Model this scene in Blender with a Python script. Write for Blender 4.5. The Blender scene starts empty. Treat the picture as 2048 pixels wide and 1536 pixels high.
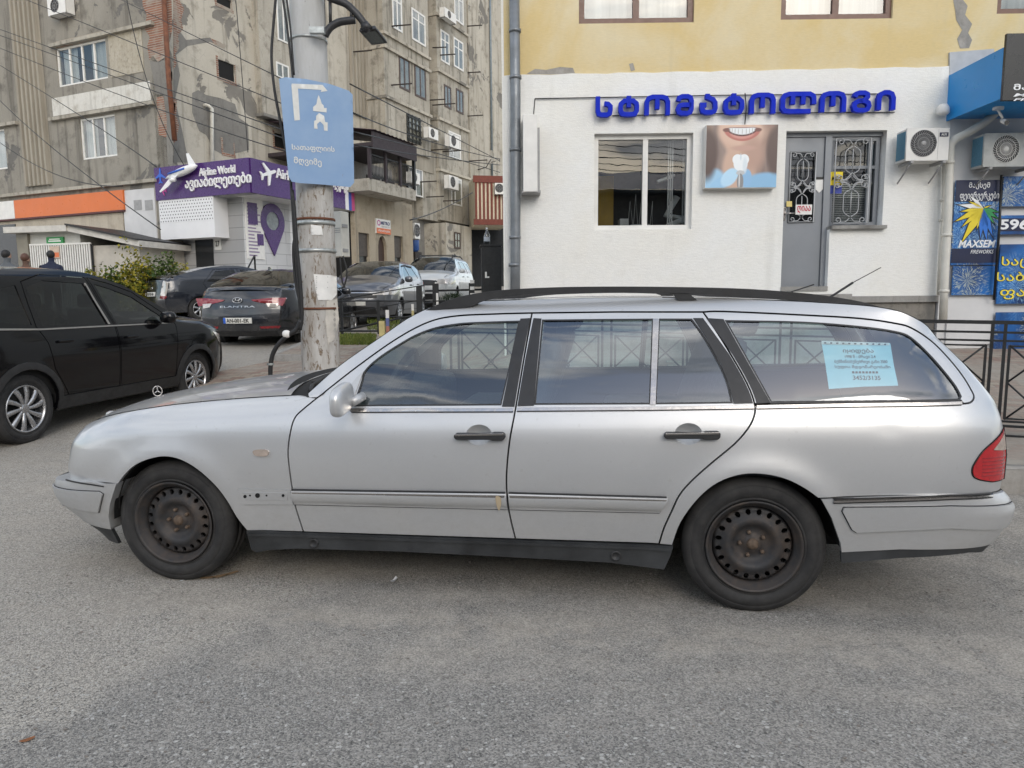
import bpy, bmesh, math, random
import numpy as np
from mathutils import Vector, Matrix
from mathutils.geometry import delaunay_2d_cdt
random.seed(7)
R = math.radians
scene = bpy.context.scene
COL = scene.collection

# ------------------------------------------------------------------ camera
CAM_H, CAM_F, CAM_P, CAM_R = 1.432, 1420.0, R(6.99), R(0.50)
_cp, _sp, _cr, _sr = math.cos(CAM_P), math.sin(CAM_P), math.cos(CAM_R), math.sin(CAM_R)
C_FW = Vector((0, _cp, -_sp)); _up = Vector((0, _sp, _cp)); _rt = Vector((1, 0, 0))
C_RT = _rt * _cr - _up * _sr
C_UP = _up * _cr + _rt * _sr
cam = bpy.data.cameras.new('camera'); cam.sensor_width = 36; cam.lens = CAM_F / 2048 * 36
cam.clip_start = 0.05; cam.clip_end = 2000
camo = bpy.data.objects.new('camera', cam); COL.objects.link(camo)
camo.matrix_world = Matrix(((C_RT.x, C_UP.x, -C_FW.x, 0), (C_RT.y, C_UP.y, -C_FW.y, 0), (C_RT.z, C_UP.z, -C_FW.z, CAM_H), (0, 0, 0, 1)))
scene.camera = camo

# ------------------------------------------------------------------ light
SUN_EL, SUN_AZ = 28, 165          # azimuth clockwise from +Y
sun = bpy.data.lights.new('sun', 'SUN'); sun.energy = .5; sun.angle = R(30); sun.color = (1, .96, .9)
suno = bpy.data.objects.new('sun', sun); COL.objects.link(suno)
_sd = Vector((math.sin(R(SUN_AZ)) * math.cos(R(SUN_EL)), math.cos(R(SUN_AZ)) * math.cos(R(SUN_EL)), math.sin(R(SUN_EL))))
suno.rotation_euler = _sd.to_track_quat('Z', 'Y').to_euler()
w = bpy.data.worlds.new('World'); scene.world = w; w.use_nodes = True
nt = w.node_tree; nt.nodes.clear()
def wn(t, **k):
    n = nt.nodes.new(t)
    for a, b in k.items(): setattr(n, a, b)
    return n
_sky = wn('ShaderNodeTexSky', sky_type='NISHITA', sun_disc=False, sun_elevation=R(SUN_EL), sun_rotation=R(SUN_AZ), air_density=1.2, dust_density=1.5)
_tc = wn('ShaderNodeTexCoord'); _mp = wn('ShaderNodeMapping'); _mp.inputs['Scale'].default_value = (1.3, 1.3, 6.5); _mp.inputs['Rotation'].default_value = (0, 0, R(90))
_n1 = wn('ShaderNodeTexNoise'); _n1.inputs['Scale'].default_value = 1.9; _n1.inputs['Detail'].default_value = 7; _n1.inputs['Roughness'].default_value = .58; _n1.inputs['Distortion'].default_value = .4
_n2 = wn('ShaderNodeTexNoise'); _n2.inputs['Scale'].default_value = 2.6; _n2.inputs['Detail'].default_value = 5
_r1 = wn('ShaderNodeValToRGB'); _r1.color_ramp.elements[0].position = .42; _r1.color_ramp.elements[1].position = .55
_r2 = wn('ShaderNodeValToRGB'); _r2.color_ramp.elements[0].position = .36; _r2.color_ramp.elements[1].position = .66
_r2.color_ramp.elements[0].color = (2.6, 2.9, 3.4, 1); _r2.color_ramp.elements[1].color = (9.0, 9.1, 9.2, 1)
_mx = wn('ShaderNodeMixRGB'); _bg = wn('ShaderNodeBackground'); _bg.inputs['Strength'].default_value = .125; _wo = wn('ShaderNodeOutputWorld')
L = nt.links.new
L(_tc.outputs['Generated'], _mp.inputs['Vector']); L(_mp.outputs[0], _n1.inputs['Vector']); L(_mp.outputs[0], _n2.inputs['Vector'])
L(_n1.outputs['Fac'], _r1.inputs[0]); L(_n2.outputs['Fac'], _r2.inputs[0])
L(_r1.outputs[0], _mx.inputs[0]); L(_sky.outputs[0], _mx.inputs[1]); L(_r2.outputs[0], _mx.inputs[2])
L(_mx.outputs[0], _bg.inputs[0]); L(_bg.outputs[0], _wo.inputs[0])
scene.view_settings.view_transform = 'Standard'; scene.view_settings.look = 'None'
scene.view_settings.gamma = 1; scene.view_settings.exposure = 0.85
scene.cycles.max_bounces = 8; scene.cycles.transparent_max_bounces = 16

# ------------------------------------------------------------------ frames / unprojection
def ray(px, py):
    return C_FW + C_RT * ((px - 1024) / CAM_F) - C_UP * ((py - 768) / CAM_F)
CAMP = Vector((0, 0, CAM_H))
class Fr:
    def __init__(s, loc, yaw):
        s.loc = Vector(loc); s.yaw = yaw; c, n = math.cos(yaw), math.sin(yaw)
        s.ex = Vector((c, n, 0)); s.ey = Vector((-n, c, 0))
    def w(s, x, y, z): return s.loc + s.ex * x + s.ey * y + Vector((0, 0, z))
    def un(s, px, py, y=0.0):
        d = ray(px, py); o = CAMP - s.loc
        t = (y - o.dot(s.ey)) / d.dot(s.ey); p = o + d * t
        return p.dot(s.ex), p.z
    def sub(s, x, y, z, dyaw=0): return Fr(s.w(x, y, z), s.yaw + dyaw)
WORLD = Fr((0, 0, 0), 0)
GY = [-50, 6.5, 8, 10, 12.8, 18.8, 23.4, 40, 90]; GZ = [0, 0, .07, .23, .58, .90, 1.14, 1.9, 3.8]
def gz(y): return float(np.interp(y, GY, GZ))
def gp(px, py, off=0.0):
    d = ray(px, py); y = 8.0
    if d.y <= 0: d.y = 1e-3
    lo, hi = 0.5, 120.0
    for _ in range(50):
        y = (lo + hi) / 2; z = CAM_H + d.z * (y / d.y)
        if z > gz(y) + off: lo = y
        else: hi = y
    return Vector((d.x * y / d.y, y, gz(y) + off))

# ------------------------------------------------------------------ mesh builder
META = {}
class MB:
    def __init__(s): s.v = []; s.f = []; s.n = {}; s.flat = []
    def add(s, vs, fs, flat=False):
        b = len(s.v); s.v += [tuple(p) for p in vs]
        for f in fs: s.f.append(tuple(b + i for i in f)); s.flat.append(flat)
        return b
    def box(s, x0, x1, y0, y1, z0, z1):
        s.add([(x0, y0, z0), (x1, y0, z0), (x1, y1, z0), (x0, y1, z0), (x0, y0, z1), (x1, y0, z1), (x1, y1, z1), (x0, y1, z1)],
              [(0, 3, 2, 1), (4, 5, 6, 7), (0, 1, 5, 4), (1, 2, 6, 5), (2, 3, 7, 6), (3, 0, 4, 7)], True); return s
    def prism(s, pts, y0, y1):      # polygon in x,z extruded along y
        n = len(pts); a = sum(pts[i][0] * pts[(i + 1) % n][1] - pts[(i + 1) % n][0] * pts[i][1] for i in range(n))
        if a < 0: pts = pts[::-1]
        s.add([(p[0], y0, p[1]) for p in pts] + [(p[0], y1, p[1]) for p in pts],
              [tuple(range(n)), tuple(range(2 * n - 1, n - 1, -1))] + [(i, i + n, (i + 1) % n + n, (i + 1) % n) for i in range(n)], True); return s
    def prismz(s, pts, z0, z1):     # polygon in x,y extruded along z
        n = len(pts); a = sum(pts[i][0] * pts[(i + 1) % n][1] - pts[(i + 1) % n][0] * pts[i][1] for i in range(n))
        if a < 0: pts = pts[::-1]
        s.add([(p[0], p[1], z0) for p in pts] + [(p[0], p[1], z1) for p in pts],
              [tuple(range(n - 1, -1, -1)), tuple(range(n, 2 * n))] + [(i, (i + 1) % n, (i + 1) % n + n, i + n) for i in range(n)], True); return s
    def tube(s, pts, r, k=8, cap=True):
        pts = [Vector(p) for p in pts]; rings = []
        rr = r if isinstance(r, (list, tuple)) else [r] * len(pts)
        prev = None
        for i, p in enumerate(pts):
            t = (pts[min(i + 1, len(pts) - 1)] - pts[max(i - 1, 0)]).normalized()
            if prev is None:
                a = t.cross(Vector((0, 0, 1)) if abs(t.z) < .9 else Vector((1, 0, 0))).normalized()
            else:
                a = (prev - t * prev.dot(t)).normalized()
            prev = a; b = t.cross(a)
            rings.append([p + (a * math.cos(2 * math.pi * j / k) + b * math.sin(2 * math.pi * j / k)) * rr[i] for j in range(k)])
        vs = [q for g in rings for q in g]; fs = []
        for i in range(len(pts) - 1):
            for j in range(k): fs.append((i * k + j, i * k + (j + 1) % k, (i + 1) * k + (j + 1) % k, (i + 1) * k + j))
        if cap: fs += [tuple(range(k - 1, -1, -1)), tuple(range((len(pts) - 1) * k, len(pts) * k))]
        s.add(vs, fs); return s
    def lathe(s, prof, c=(0, 0, 0), k=32, axis='y', close=False, a0=0, a1=2 * math.pi):  # prof: (r, h)
        full = abs(a1 - a0 - 2 * math.pi) < 1e-6; m = k if full else k + 1; vs = []
        for (r, h) in prof:
            for j in range(m):
                a = a0 + (a1 - a0) * j / k; ca, sa = r * math.cos(a), r * math.sin(a)
                vs.append((c[0] + ca, c[1] + h, c[2] + sa) if axis == 'y' else (c[0] + ca, c[1] + sa, c[2] + h) if axis == 'z' else (c[0] + h, c[1] + ca, c[2] + sa))
        fs = []
        P = len(prof)
        for i in range(P if close else P - 1):
            i2 = (i + 1) % P
            for j in range(k):
                j2 = (j + 1) % m
                fs.append((i * m + j, i2 * m + j, i2 * m + j2, i * m + j2) if axis == 'y' else (i * m + j, i * m + j2, i2 * m + j2, i2 * m + j))
        s.add(vs, fs); return s
    def grid(s, rows, flip=False, normals=None):
        n = len(rows[0]); vs = [p for r_ in rows for p in r_]; fs = []
        for i in range(len(rows) - 1):
            for j in range(n - 1):
                q = (i * n + j, i * n + j + 1, (i + 1) * n + j + 1, (i + 1) * n + j)
                fs.append(q[::-1] if flip else q)
        s.add(vs, fs); return s
    def merge(s, o):
        b = len(s.v); s.v += o.v; s.f += [tuple(b + i for i in f) for f in o.f]; s.flat += o.flat
        for k_, n_ in o.n.items(): s.n[b + k_] = n_
        return s
    def xf(s, fn): s.v = [tuple(fn(*p)) for p in s.v]; return s
    def mesh(s, name, mat, org=(0, 0, 0)):
        me = bpy.data.meshes.new(name)
        me.from_pydata([(p[0] - org[0], p[1] - org[1], p[2] - org[2]) for p in s.v], [], s.f)
        for i, p in enumerate(me.polygons): p.use_smooth = not s.flat[i]
        if mat: me.materials.append(mat)
        if s.n:
            nn = [(0, 0, 0)] * len(s.v)
            for k_, n_ in s.n.items(): nn[k_] = n_
            me.normals_split_custom_set_from_vertices(nn)
        me.update(); return me
def tag(o, label=None, cat=None, group=None, kind=None):
    if label: o['label'] = label
    if cat: o['category'] = cat
    if group: o['group'] = group
    if kind: o['kind'] = kind
    return o
def thing(name, label, cat, fr=WORLD, org=(0, 0, 0), group=None):
    o = bpy.data.objects.new(name, None); COL.objects.link(o); o.empty_display_size = .2
    o.location = fr.w(*org); o.rotation_euler = (0, 0, fr.yaw); META[o.name] = (fr, org)
    return tag(o, label, cat, group)
def bev(o, w_=.005, seg=2, ang=35):
    m = o.modifiers.new('bevel', 'BEVEL'); m.width = w_; m.segments = seg; m.limit_method = 'ANGLE'; m.angle_limit = R(ang); m.harden_normals = False
    return o
def part(mb, name, mat, parent, bevel=0, label=None, kind=None):
    fr, org = META[parent.name]
    o = bpy.data.objects.new(name, mb.mesh(name, mat, org)); COL.objects.link(o); o.parent = parent
    META[o.name] = (fr, org)
    if bevel: bev(o, bevel)
    return tag(o, label, None, None, kind)
def solo(mb, name, mat, label=None, cat=None, fr=WORLD, org=(0, 0, 0), group=None, kind=None, bevel=0):
    o = bpy.data.objects.new(name, mb.mesh(name, mat, org)); COL.objects.link(o)
    o.location = fr.w(*org); o.rotation_euler = (0, 0, fr.yaw); META[o.name] = (fr, org)
    if bevel: bev(o, bevel)
    return tag(o, label, cat, group, kind)
def kids(o): return [c for c in COL.objects if c.parent == o]
def copy_tree(o, parent=None):
    c = o.copy(); COL.objects.link(c)
    if o.name in META: META[c.name] = META[o.name]
    if parent: c.parent = parent
    for ch in kids(o): copy_tree(ch, c)
    return c

# ------------------------------------------------------------------ curves / panels
def cr(pts, n=8, closed=False):     # Catmull-Rom resample
    P = [np.array(p, float) for p in pts]; out = []
    N = len(P)
    for i in range(N if closed else N - 1):
        p0 = P[(i - 1) % N] if closed or i > 0 else 2 * P[0] - P[1]
        p1 = P[i]; p2 = P[(i + 1) % N]
        p3 = P[(i + 2) % N] if closed or i + 2 < N else 2 * P[-1] - P[-2]
        for k in range(n):
            t = k / n
            out.append(tuple(.5 * (2 * p1 + (p2 - p0) * t + (2 * p0 - 5 * p1 + 4 * p2 - p3) * t * t + (3 * p1 - p0 - 3 * p2 + p3) * t ** 3)))
    if not closed: out.append(tuple(P[-1]))
    return out
def spline(xs, ys):                 # natural cubic spline
    xs = np.array(xs, float); ys = np.array(ys, float); n = len(xs); h = np.diff(xs)
    A = np.zeros((n, n)); b = np.zeros(n); A[0, 0] = A[-1, -1] = 1
    for i in range(1, n - 1):
        A[i, i - 1] = h[i - 1]; A[i, i] = 2 * (h[i - 1] + h[i]); A[i, i + 1] = h[i]
        b[i] = 6 * ((ys[i + 1] - ys[i]) / h[i] - (ys[i] - ys[i - 1]) / h[i - 1])
    m = np.linalg.solve(A, b)
    def f(x):
        x = np.asarray(x, float); i = np.clip(np.searchsorted(xs, x) - 1, 0, n - 2)
        a = (xs[i + 1] - x); c = (x - xs[i]); hh = h[i]
        return m[i] * a ** 3 / (6 * hh) + m[i + 1] * c ** 3 / (6 * hh) + (ys[i] / hh - m[i] * hh / 6) * a + (ys[i + 1] / hh - m[i + 1] * hh / 6) * c
    return f
def pip(poly, pts):
    poly = np.asarray(poly); pts = np.asarray(pts); x, y = pts[:, 0], pts[:, 1]
    ins = np.zeros(len(pts), bool); n = len(poly)
    for i in range(n):
        x1, y1 = poly[i]; x2, y2 = poly[(i + 1) % n]
        if y1 == y2: continue
        c = ((y1 > y) != (y2 > y)) & (x < (x2 - x1) * (y - y1) / (y2 - y1) + x1); ins ^= c
    return ins
def resample(poly, step, closed=True):
    out = []; n = len(poly)
    for i in range(n if closed else n - 1):
        a = np.array(poly[i]); b = np.array(poly[(i + 1) % n]); d = np.linalg.norm(b - a)
        if d < 1e-6: continue
        k = max(1, int(math.ceil(d / step)))
        out += [tuple(a + (b - a) * j / k) for j in range(k)]
    return out
def area(p): return .5 * sum(p[i][0] * p[(i + 1) % len(p)][1] - p[(i + 1) % len(p)][0] * p[i][1] for i in range(len(p)))
def shrink(poly, d):                # + shrinks
    P = [np.array(p, float) for p in poly]
    P = [p for i, p in enumerate(P) if np.linalg.norm(p - P[i - 1]) > 1e-5]
    sg = 1 if area(P) > 0 else -1; out = []; n = len(P)
    for i in range(n):
        a, b, c = P[i - 1], P[i], P[(i + 1) % n]
        u = (b - a) / np.linalg.norm(b - a); v = (c - b) / np.linalg.norm(c - b)
        n1 = np.array((-u[1], u[0])) * sg; n2 = np.array((-v[1], v[0])) * sg
        m = n1 + n2; l = np.linalg.norm(m)
        if l < .2: out.append(tuple(b + n1 * d)); continue
        m /= l; out.append(tuple(b + m * d / max(.35, m.dot(n1))))
    return out
def panel(outer, holes, step, mapf, normf=None, rim=0.0, rimf=None, mb=None, flip=False, bstep=None):
    """flat outline (u,v) with holes, filled with a fine mesh and laid on a surface by mapf(u,v)->(x,y,z)"""
    mb = mb or MB(); bs = bstep or step * .7
    outer = resample(outer, bs); holes = [resample(h, bs) for h in holes]
    if area(outer) < 0: outer = outer[::-1]
    o = np.array(outer); lo, hi = o.min(0), o.max(0)
    gx = np.arange(lo[0] + step * .5, hi[0], step); gy = np.arange(lo[1] + step * .5, hi[1], step)
    pts = np.array([(x + (step * .5 if j % 2 else 0), y) for j, y in enumerate(gy) for x in gx]) if len(gx) and len(gy) else np.zeros((0, 2))
    loops = [outer] + holes
    if len(pts):
        k = pip(outer, pts)
        for h in holes: k &= ~pip(h, pts)
        bp = np.array([p for l in loops for p in l])
        pts = pts[k]
        if len(pts):
            dmin = np.array([np.min((bp[:, 0] - p[0]) ** 2 + (bp[:, 1] - p[1]) ** 2) for p in pts]); pts = pts[dmin > (step * .45) ** 2]
    vs = []; ed = []
    for l in loops:
        b = len(vs); vs += [Vector((float(p[0]), float(p[1]))) for p in l]; ed += [(b + i, b + (i + 1) % len(l)) for i in range(len(l))]
    vs += [Vector((float(p[0]), float(p[1]))) for p in pts]
    V, E_, F_, _, _, _ = delaunay_2d_cdt(vs, ed, [], 0, 1e-6)
    V = np.array([(p.x, p.y) for p in V]); F_ = [f for f in F_ if len(f) >= 3]
    cen = np.array([V[list(f)].mean(0) for f in F_]); k = pip(outer, cen)
    for h in holes: k &= ~pip(h, cen)
    F_ = [tuple(f)[::-1] if flip else tuple(f) for f, q in zip(F_, k) if q]
    used = sorted({i for f in F_ for i in f}); mp = {i: j for j, i in enumerate(used)}
    P3 = [mapf(*V[i]) for i in used]
    b = mb.add(P3, [tuple(mp[i] for i in f) for f in F_])
    if normf:
        for j, i in enumerate(used): mb.n[b + j] = normf(*V[i])
    if rim:
        for li, l in enumerate(loops):
            A = [mapf(*p) for p in l]; B = [rimf(*p) if rimf else None for p in l]
            n = len(l); fs = []
            for i in range(n):
                q = (i, n + i, n + (i + 1) % n, (i + 1) % n)
                if (li > 0) != flip and area(l) > 0 or ((li == 0) and flip): q = q[::-1]
                fs.append(q)
            mb.add(A + B, fs)
    return mb

# ------------------------------------------------------------------ text
def text_mb(body, x0, x1, z0, z1, y, depth=.0, bold=.0, shear=0.0, keep=True, space=1.0):
    """lettering facing -y inside the box x0..x1, z0..z1 (keep: fit height, squeeze to width)"""
    cu = bpy.data.curves.new('lettering', 'FONT'); cu.body = body; cu.size = 1; cu.offset = bold; cu.shear = shear; cu.space_character = space
    cu.resolution_u = 3
    ob = bpy.data.objects.new('lettering', cu); COL.objects.link(ob)
    dg = bpy.context.evaluated_depsgraph_get(); me = bpy.data.meshes.new_from_object(ob.evaluated_get(dg))
    bpy.data.objects.remove(ob); v = np.array([p.co[:] for p in me.vertices]); mb = MB()
    if len(v) == 0: return mb
    lo, hi = v.min(0), v.max(0); sx = (x1 - x0) / (hi[0] - lo[0]); sz = (z1 - z0) / (hi[1] - lo[1])
    n = len(v); P = [(x0 + (p[0] - lo[0]) * sx, y, z0 + (p[1] - lo[1]) * sz) for p in v]
    fs = [tuple(p.vertices) for p in me.polygons]
    if depth:
        es = {}
        for f in fs:
            for i in range(len(f)):
                e = (f[i], f[(i + 1) % len(f)]); es[e] = 1
        side = [(a, n + a, n + b, b) for (a, b) in es if (b, a) not in es]
        mb.add([(p[0], p[1] - depth, p[2]) for p in P] + P, fs + side, True)
    else: mb.add(P, fs, True)
    bpy.data.meshes.remove(me); return mb
# ------------------------------------------------------------------ materials
class NB:
    def __init__(s, name):
        s.m = bpy.data.materials.new(name); s.m.use_nodes = True; s.t = s.m.node_tree; s.t.nodes.clear()
        s.out = s.t.nodes.new('ShaderNodeOutputMaterial'); s.b = s.t.nodes.new('ShaderNodeBsdfPrincipled')
        s.t.links.new(s.b.outputs[0], s.out.inputs[0]); s._c = None
    def n(s, typ, ins=None, **k):
        x = s.t.nodes.new('ShaderNode' + typ)
        for a, b in k.items(): setattr(x, a, b)
        for a, b in (ins or {}).items(): s.set(x, a, b)
        return x
    def set(s, x, a, b):
        i = x.inputs[a]
        if hasattr(b, 'outputs'): s.t.links.new(b.outputs[0], i)
        elif hasattr(b, 'is_output'): s.t.links.new(b, i)
        else: i.default_value = tuple(b) + (1,) if isinstance(b, (tuple, list)) and len(b) == 3 and i.type == 'RGBA' else b
    def P(s, **k):
        for a, b in k.items(): s.set(s.b, a.replace('_', ' '), b)
        return s
    def co(s, scale=(1, 1, 1), rot=(0, 0, 0), loc=(0, 0, 0)):
        if s._c is None: s._c = s.n('TexCoord')
        return s.n('Mapping', {'Vector': s._c.outputs['Object'], 'Scale': scale, 'Rotation': rot, 'Location': loc})
    def noise(s, scale, detail=4, rough=.55, vec=None, dist=0):
        return s.n('TexNoise', {'Vector': vec or s.co(), 'Scale': scale, 'Detail': detail, 'Roughness': rough, 'Distortion': dist}).outputs['Fac']
    def ramp(s, f, a, b, ca=(0, 0, 0), cb=(1, 1, 1)):
        r = s.n('ValToRGB', {0: f}); e = r.color_ramp.elements
        e[0].position = min(a, b); e[1].position = max(a, b)
        c0, c1 = (ca, cb) if a <= b else (cb, ca)
        e[0].color = tuple(c0) + (1,); e[1].color = tuple(c1) + (1,); return r.outputs[0]
    def mix(s, f, a, b, mode='MIX'):
        return s.n('MixRGB', {0: f, 1: a, 2: b}, blend_type=mode).outputs[0]
    def math(s, op, a, b=0.0): return s.n('Math', {0: a, 1: b}, operation=op).outputs[0]
    def xyz(s, vec=None): return s.n('SeparateXYZ', {0: vec or s.co()}).outputs
    def bump(s, h, st=.5, d=.01, prev=None):
        ins = {'Height': h, 'Strength': st, 'Distance': d}
        if prev is not None: ins['Normal'] = prev
        b = s.n('Bump', ins).outputs[0]; s.set(s.b, 'Normal', b); return b
def plain(name, col, rough=.5, metal=0.0, var=.12, vscale=6, bump=0, bscale=40, coat=0, spec=.5):
    k = NB(name); c = tuple(col)
    if var:
        f = k.noise(vscale, 6, .6); a = tuple(x * (1 - var) for x in c); b = tuple(min(1, x * (1 + var)) for x in c)
        c = k.ramp(f, .3, .7, a, b)
        k.P(Roughness=k.n('MapRange', {0: k.noise(vscale * 2.3, 4), 1: .3, 2: .7, 3: max(.02, rough - .1), 4: min(1, rough + .1)}).outputs[0])
    else: k.P(Roughness=rough)
    k.P(Base_Color=c, Metallic=metal, Coat_Weight=coat, Specular_IOR_Level=spec)
    if bump: k.bump(k.noise(bscale, 5), bump, .004)
    return k.m
def brick_nodes(k, sc=1.0, axis=True, c1=(.30, .10, .055), c2=(.20, .07, .045), mor=(.33, .29, .25)):
    v = k.n('TexBrick', {'Vector': k.co(rot=(R(-90), 0, 0)), 'Color1': c1, 'Color2': c2, 'Mortar': mor, 'Scale': sc, 'Mortar Size': .012, 'Bias': 0.0, 'Brick Width': .26, 'Row Height': .078})
    return v
def weathered(name, base, dark, light, streak=.5, patch=None, bumps=.4, scale=1.0, cover=.5):
    """old render: blotches, rain streaks, fallen patches"""
    k = NB(name); big = k.noise(.35 * scale, 6, .62, dist=.3); mid = k.noise(1.6 * scale, 7, .65)
    st = k.noise(1.0, 5, .6, vec=k.co((2.6 * scale, 2.6 * scale, .16 * scale)))
    c = k.mix(k.ramp(big, .35, .68), base, light)
    c = k.mix(k.ramp(mid, .52, .75), c, dark)
    c = k.mix(k.math('MULTIPLY', k.ramp(st, .52, .78), streak), c, tuple(x * .55 for x in dark))
    fine = k.noise(22, 6, .7); c = k.mix(.35, c, k.ramp(fine, .25, .8, (.55, .55, .55), (1.25, 1.25, 1.25)), 'MULTIPLY')
    h = k.mix(.5, fine, mid)
    if patch:
        pm = k.ramp(k.noise(.55 * scale, 8, .62, vec=k.co(loc=(3.1, 7.7, 1.3)), dist=.6), cover, cover + .015)
        c = k.mix(pm, c, k.mix(k.ramp(mid, .3, .7), patch, tuple(x * .7 for x in patch))); h = k.math('SUBTRACT', h, k.math('MULTIPLY', pm, .8))
    # hairline cracks
    cv = k.n('TexVoronoi', {'Vector': k.n('MixRGB', {0: .25, 1: k.co(), 2: k.n('TexNoise', {'Vector': k.co(), 'Scale': 1.3, 'Detail': 5}).outputs['Color']}).outputs[0], 'Scale': .9 * scale}, feature='DISTANCE_TO_EDGE').outputs['Distance']
    cm = k.math('MULTIPLY', k.ramp(cv, .006, .002, (0, 0, 0), (1, 1, 1)), k.ramp(big, .54, .62))
    c = k.mix(k.math('MULTIPLY', cm, .35), c, tuple(x * .3 for x in dark))
    k.P(Base_Color=c, Roughness=.9, Specular_IOR_Level=.2); k.bump(h, bumps, .02); return k.m

def mk_asphalt():
    k = NB('asphalt'); x, y, z = k.xyz()
    v = k.n('MixRGB', {0: .010, 1: k.co(), 2: k.n('TexNoise', {'Vector': k.co(), 'Scale': 55.0, 'Detail': 3}).outputs['Color']}, blend_type='ADD').outputs[0]
    big = k.noise(.8, 6, .6, dist=.4); mid = k.noise(3.7, 7, .68); soft = k.noise(1.9, 5, .6, vec=k.co((.6, 1.5, 1), loc=(4, 1, 0)))
    vo = k.n('TexVoronoi', {'Vector': v, 'Scale': 185.0}, voronoi_dimensions='2D'); vo2 = k.n('TexVoronoi', {'Vector': v, 'Scale': 60.0}, voronoi_dimensions='2D'); vo3 = k.n('TexVoronoi', {'Vector': v, 'Scale': 88.0}, voronoi_dimensions='2D')
    rnd = k.xyz(vo.outputs['Color']); r2 = k.xyz(vo2.outputs['Color']); r3 = k.xyz(vo3.outputs['Color'])
    # dust drifted along the parked car and the road edge, worn pale area to the left
    along = k.math('ADD', y, k.math('MULTIPLY', x, .15)); wob = k.math('ADD', along, k.math('MULTIPLY', k.math('SUBTRACT', mid, .5), .9))
    near = k.n('MapRange', {0: wob, 1: 2.0, 2: 2.95}, interpolation_type='SMOOTHSTEP').outputs[0]
    ridge = k.math('SUBTRACT', 1.0, k.math('MINIMUM', k.math('MULTIPLY', k.math('ABSOLUTE', k.math('SUBTRACT', wob, 3.0)), 5.5), 1.0))
    dm = k.math('MULTIPLY', near, k.ramp(k.math('ADD', k.math('MULTIPLY', soft, .6), k.math('MULTIPLY', mid, .45)), .40, .66))
    dm = k.math('MINIMUM', k.math('ADD', dm, k.math('MULTIPLY', ridge, k.ramp(mid, .35, .65))), 1.0)
    left = k.math('ADD', k.math('ADD', x, k.math('MULTIPLY', y, -.55)), k.math('MULTIPLY', k.math('SUBTRACT', mid, .5), .6))
    lm = k.n('MapRange', {0: left, 1: -2.78, 2: -2.92}).outputs[0]
    base = k.mix(k.ramp(mid, .3, .7), (.248, .238, .220), (.288, .276, .257)); base = k.mix(k.math('MULTIPLY', k.ramp(big, .4, .7), .5), base, (.236, .226, .21))
    base = k.mix(k.math('MULTIPLY', lm, .8), base, (.385, .36, .32))
    grain = k.ramp(rnd[0], 0, 1, (.42, .42, .43), (1.5, 1.48, 1.44)); c = k.mix(.85, base, grain, 'MULTIPLY')
    chip = k.math('MULTIPLY', k.math('GREATER_THAN', r2[1], .82), k.math('LESS_THAN', vo2.outputs['Distance'], k.math('MULTIPLY', r2[2], .42)))
    chip2 = k.math('MULTIPLY', k.math('GREATER_THAN', r3[1], .86), k.math('LESS_THAN', vo3.outputs['Distance'], k.math('MULTIPLY', r3[2], .45)))
    cover = k.math('SUBTRACT', 1.0, k.math('MULTIPLY', dm, .8))
    c = k.mix(k.math('MULTIPLY', k.math('MULTIPLY', chip, cover), .75), c, k.mix(r2[0], (.36, .35, .33), (.62, .60, .56)))
    c = k.mix(k.math('MULTIPLY', k.math('MULTIPLY', chip2, cover), .65), c, k.mix(r3[0], (.32, .31, .30), (.52, .51, .48)))
    pit = k.math('MULTIPLY', k.math('LESS_THAN', r3[1], k.math('ADD', .06, k.math('MULTIPLY', lm, .12))), k.math('LESS_THAN', vo3.outputs['Distance'], k.math('MULTIPLY', r3[0], .5)))
    c = k.mix(k.math('MULTIPLY', pit, .75), c, (.06, .058, .055))
    dust = k.mix(k.ramp(k.noise(8, 7, .72), .3, .7), (.295, .268, .228), (.43, .395, .345)); dust = k.mix(.40, dust, grain, 'MULTIPLY')
    c = k.mix(k.math('MULTIPLY', dm, .78), c, dust)
    k.P(Base_Color=c, Roughness=.9, Specular_IOR_Level=.25)
    h = k.math('ADD', k.math('MULTIPLY', k.ramp(vo.outputs['Distance'], .0, .6, (1, 1, 1), (0, 0, 0)), cover), k.math('MULTIPLY', k.noise(26, 6, .72), .9))
    h = k.math('SUBTRACT', h, k.math('MULTIPLY', pit, .8)); k.bump(h, .5, .006); return k.m
def mk_pavers(name='pavers'):
    k = NB(name); b = k.n('TexBrick', {'Vector': k.co(rot=(0, 0, R(8))), 'Color1': (.33, .28, .22), 'Color2': (.24, .13, .10), 'Mortar': (.16, .14, .12), 'Scale': 1.0, 'Mortar Size': .006, 'Bias': -.1, 'Brick Width': .2, 'Row Height': .1})
    c = k.mix(k.ramp(k.noise(.9, 5, .6), .35, .65), b.outputs[0], (.30, .275, .235)); c = k.mix(.5, c, k.ramp(k.noise(14, 6, .7), .2, .8, (.6, .6, .6), (1.3, 1.3, 1.3)), 'MULTIPLY')
    k.P(Base_Color=c, Roughness=.9); k.bump(k.math('SUBTRACT', 1.0, b.outputs['Fac']), .4, .006); return k.m
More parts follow.
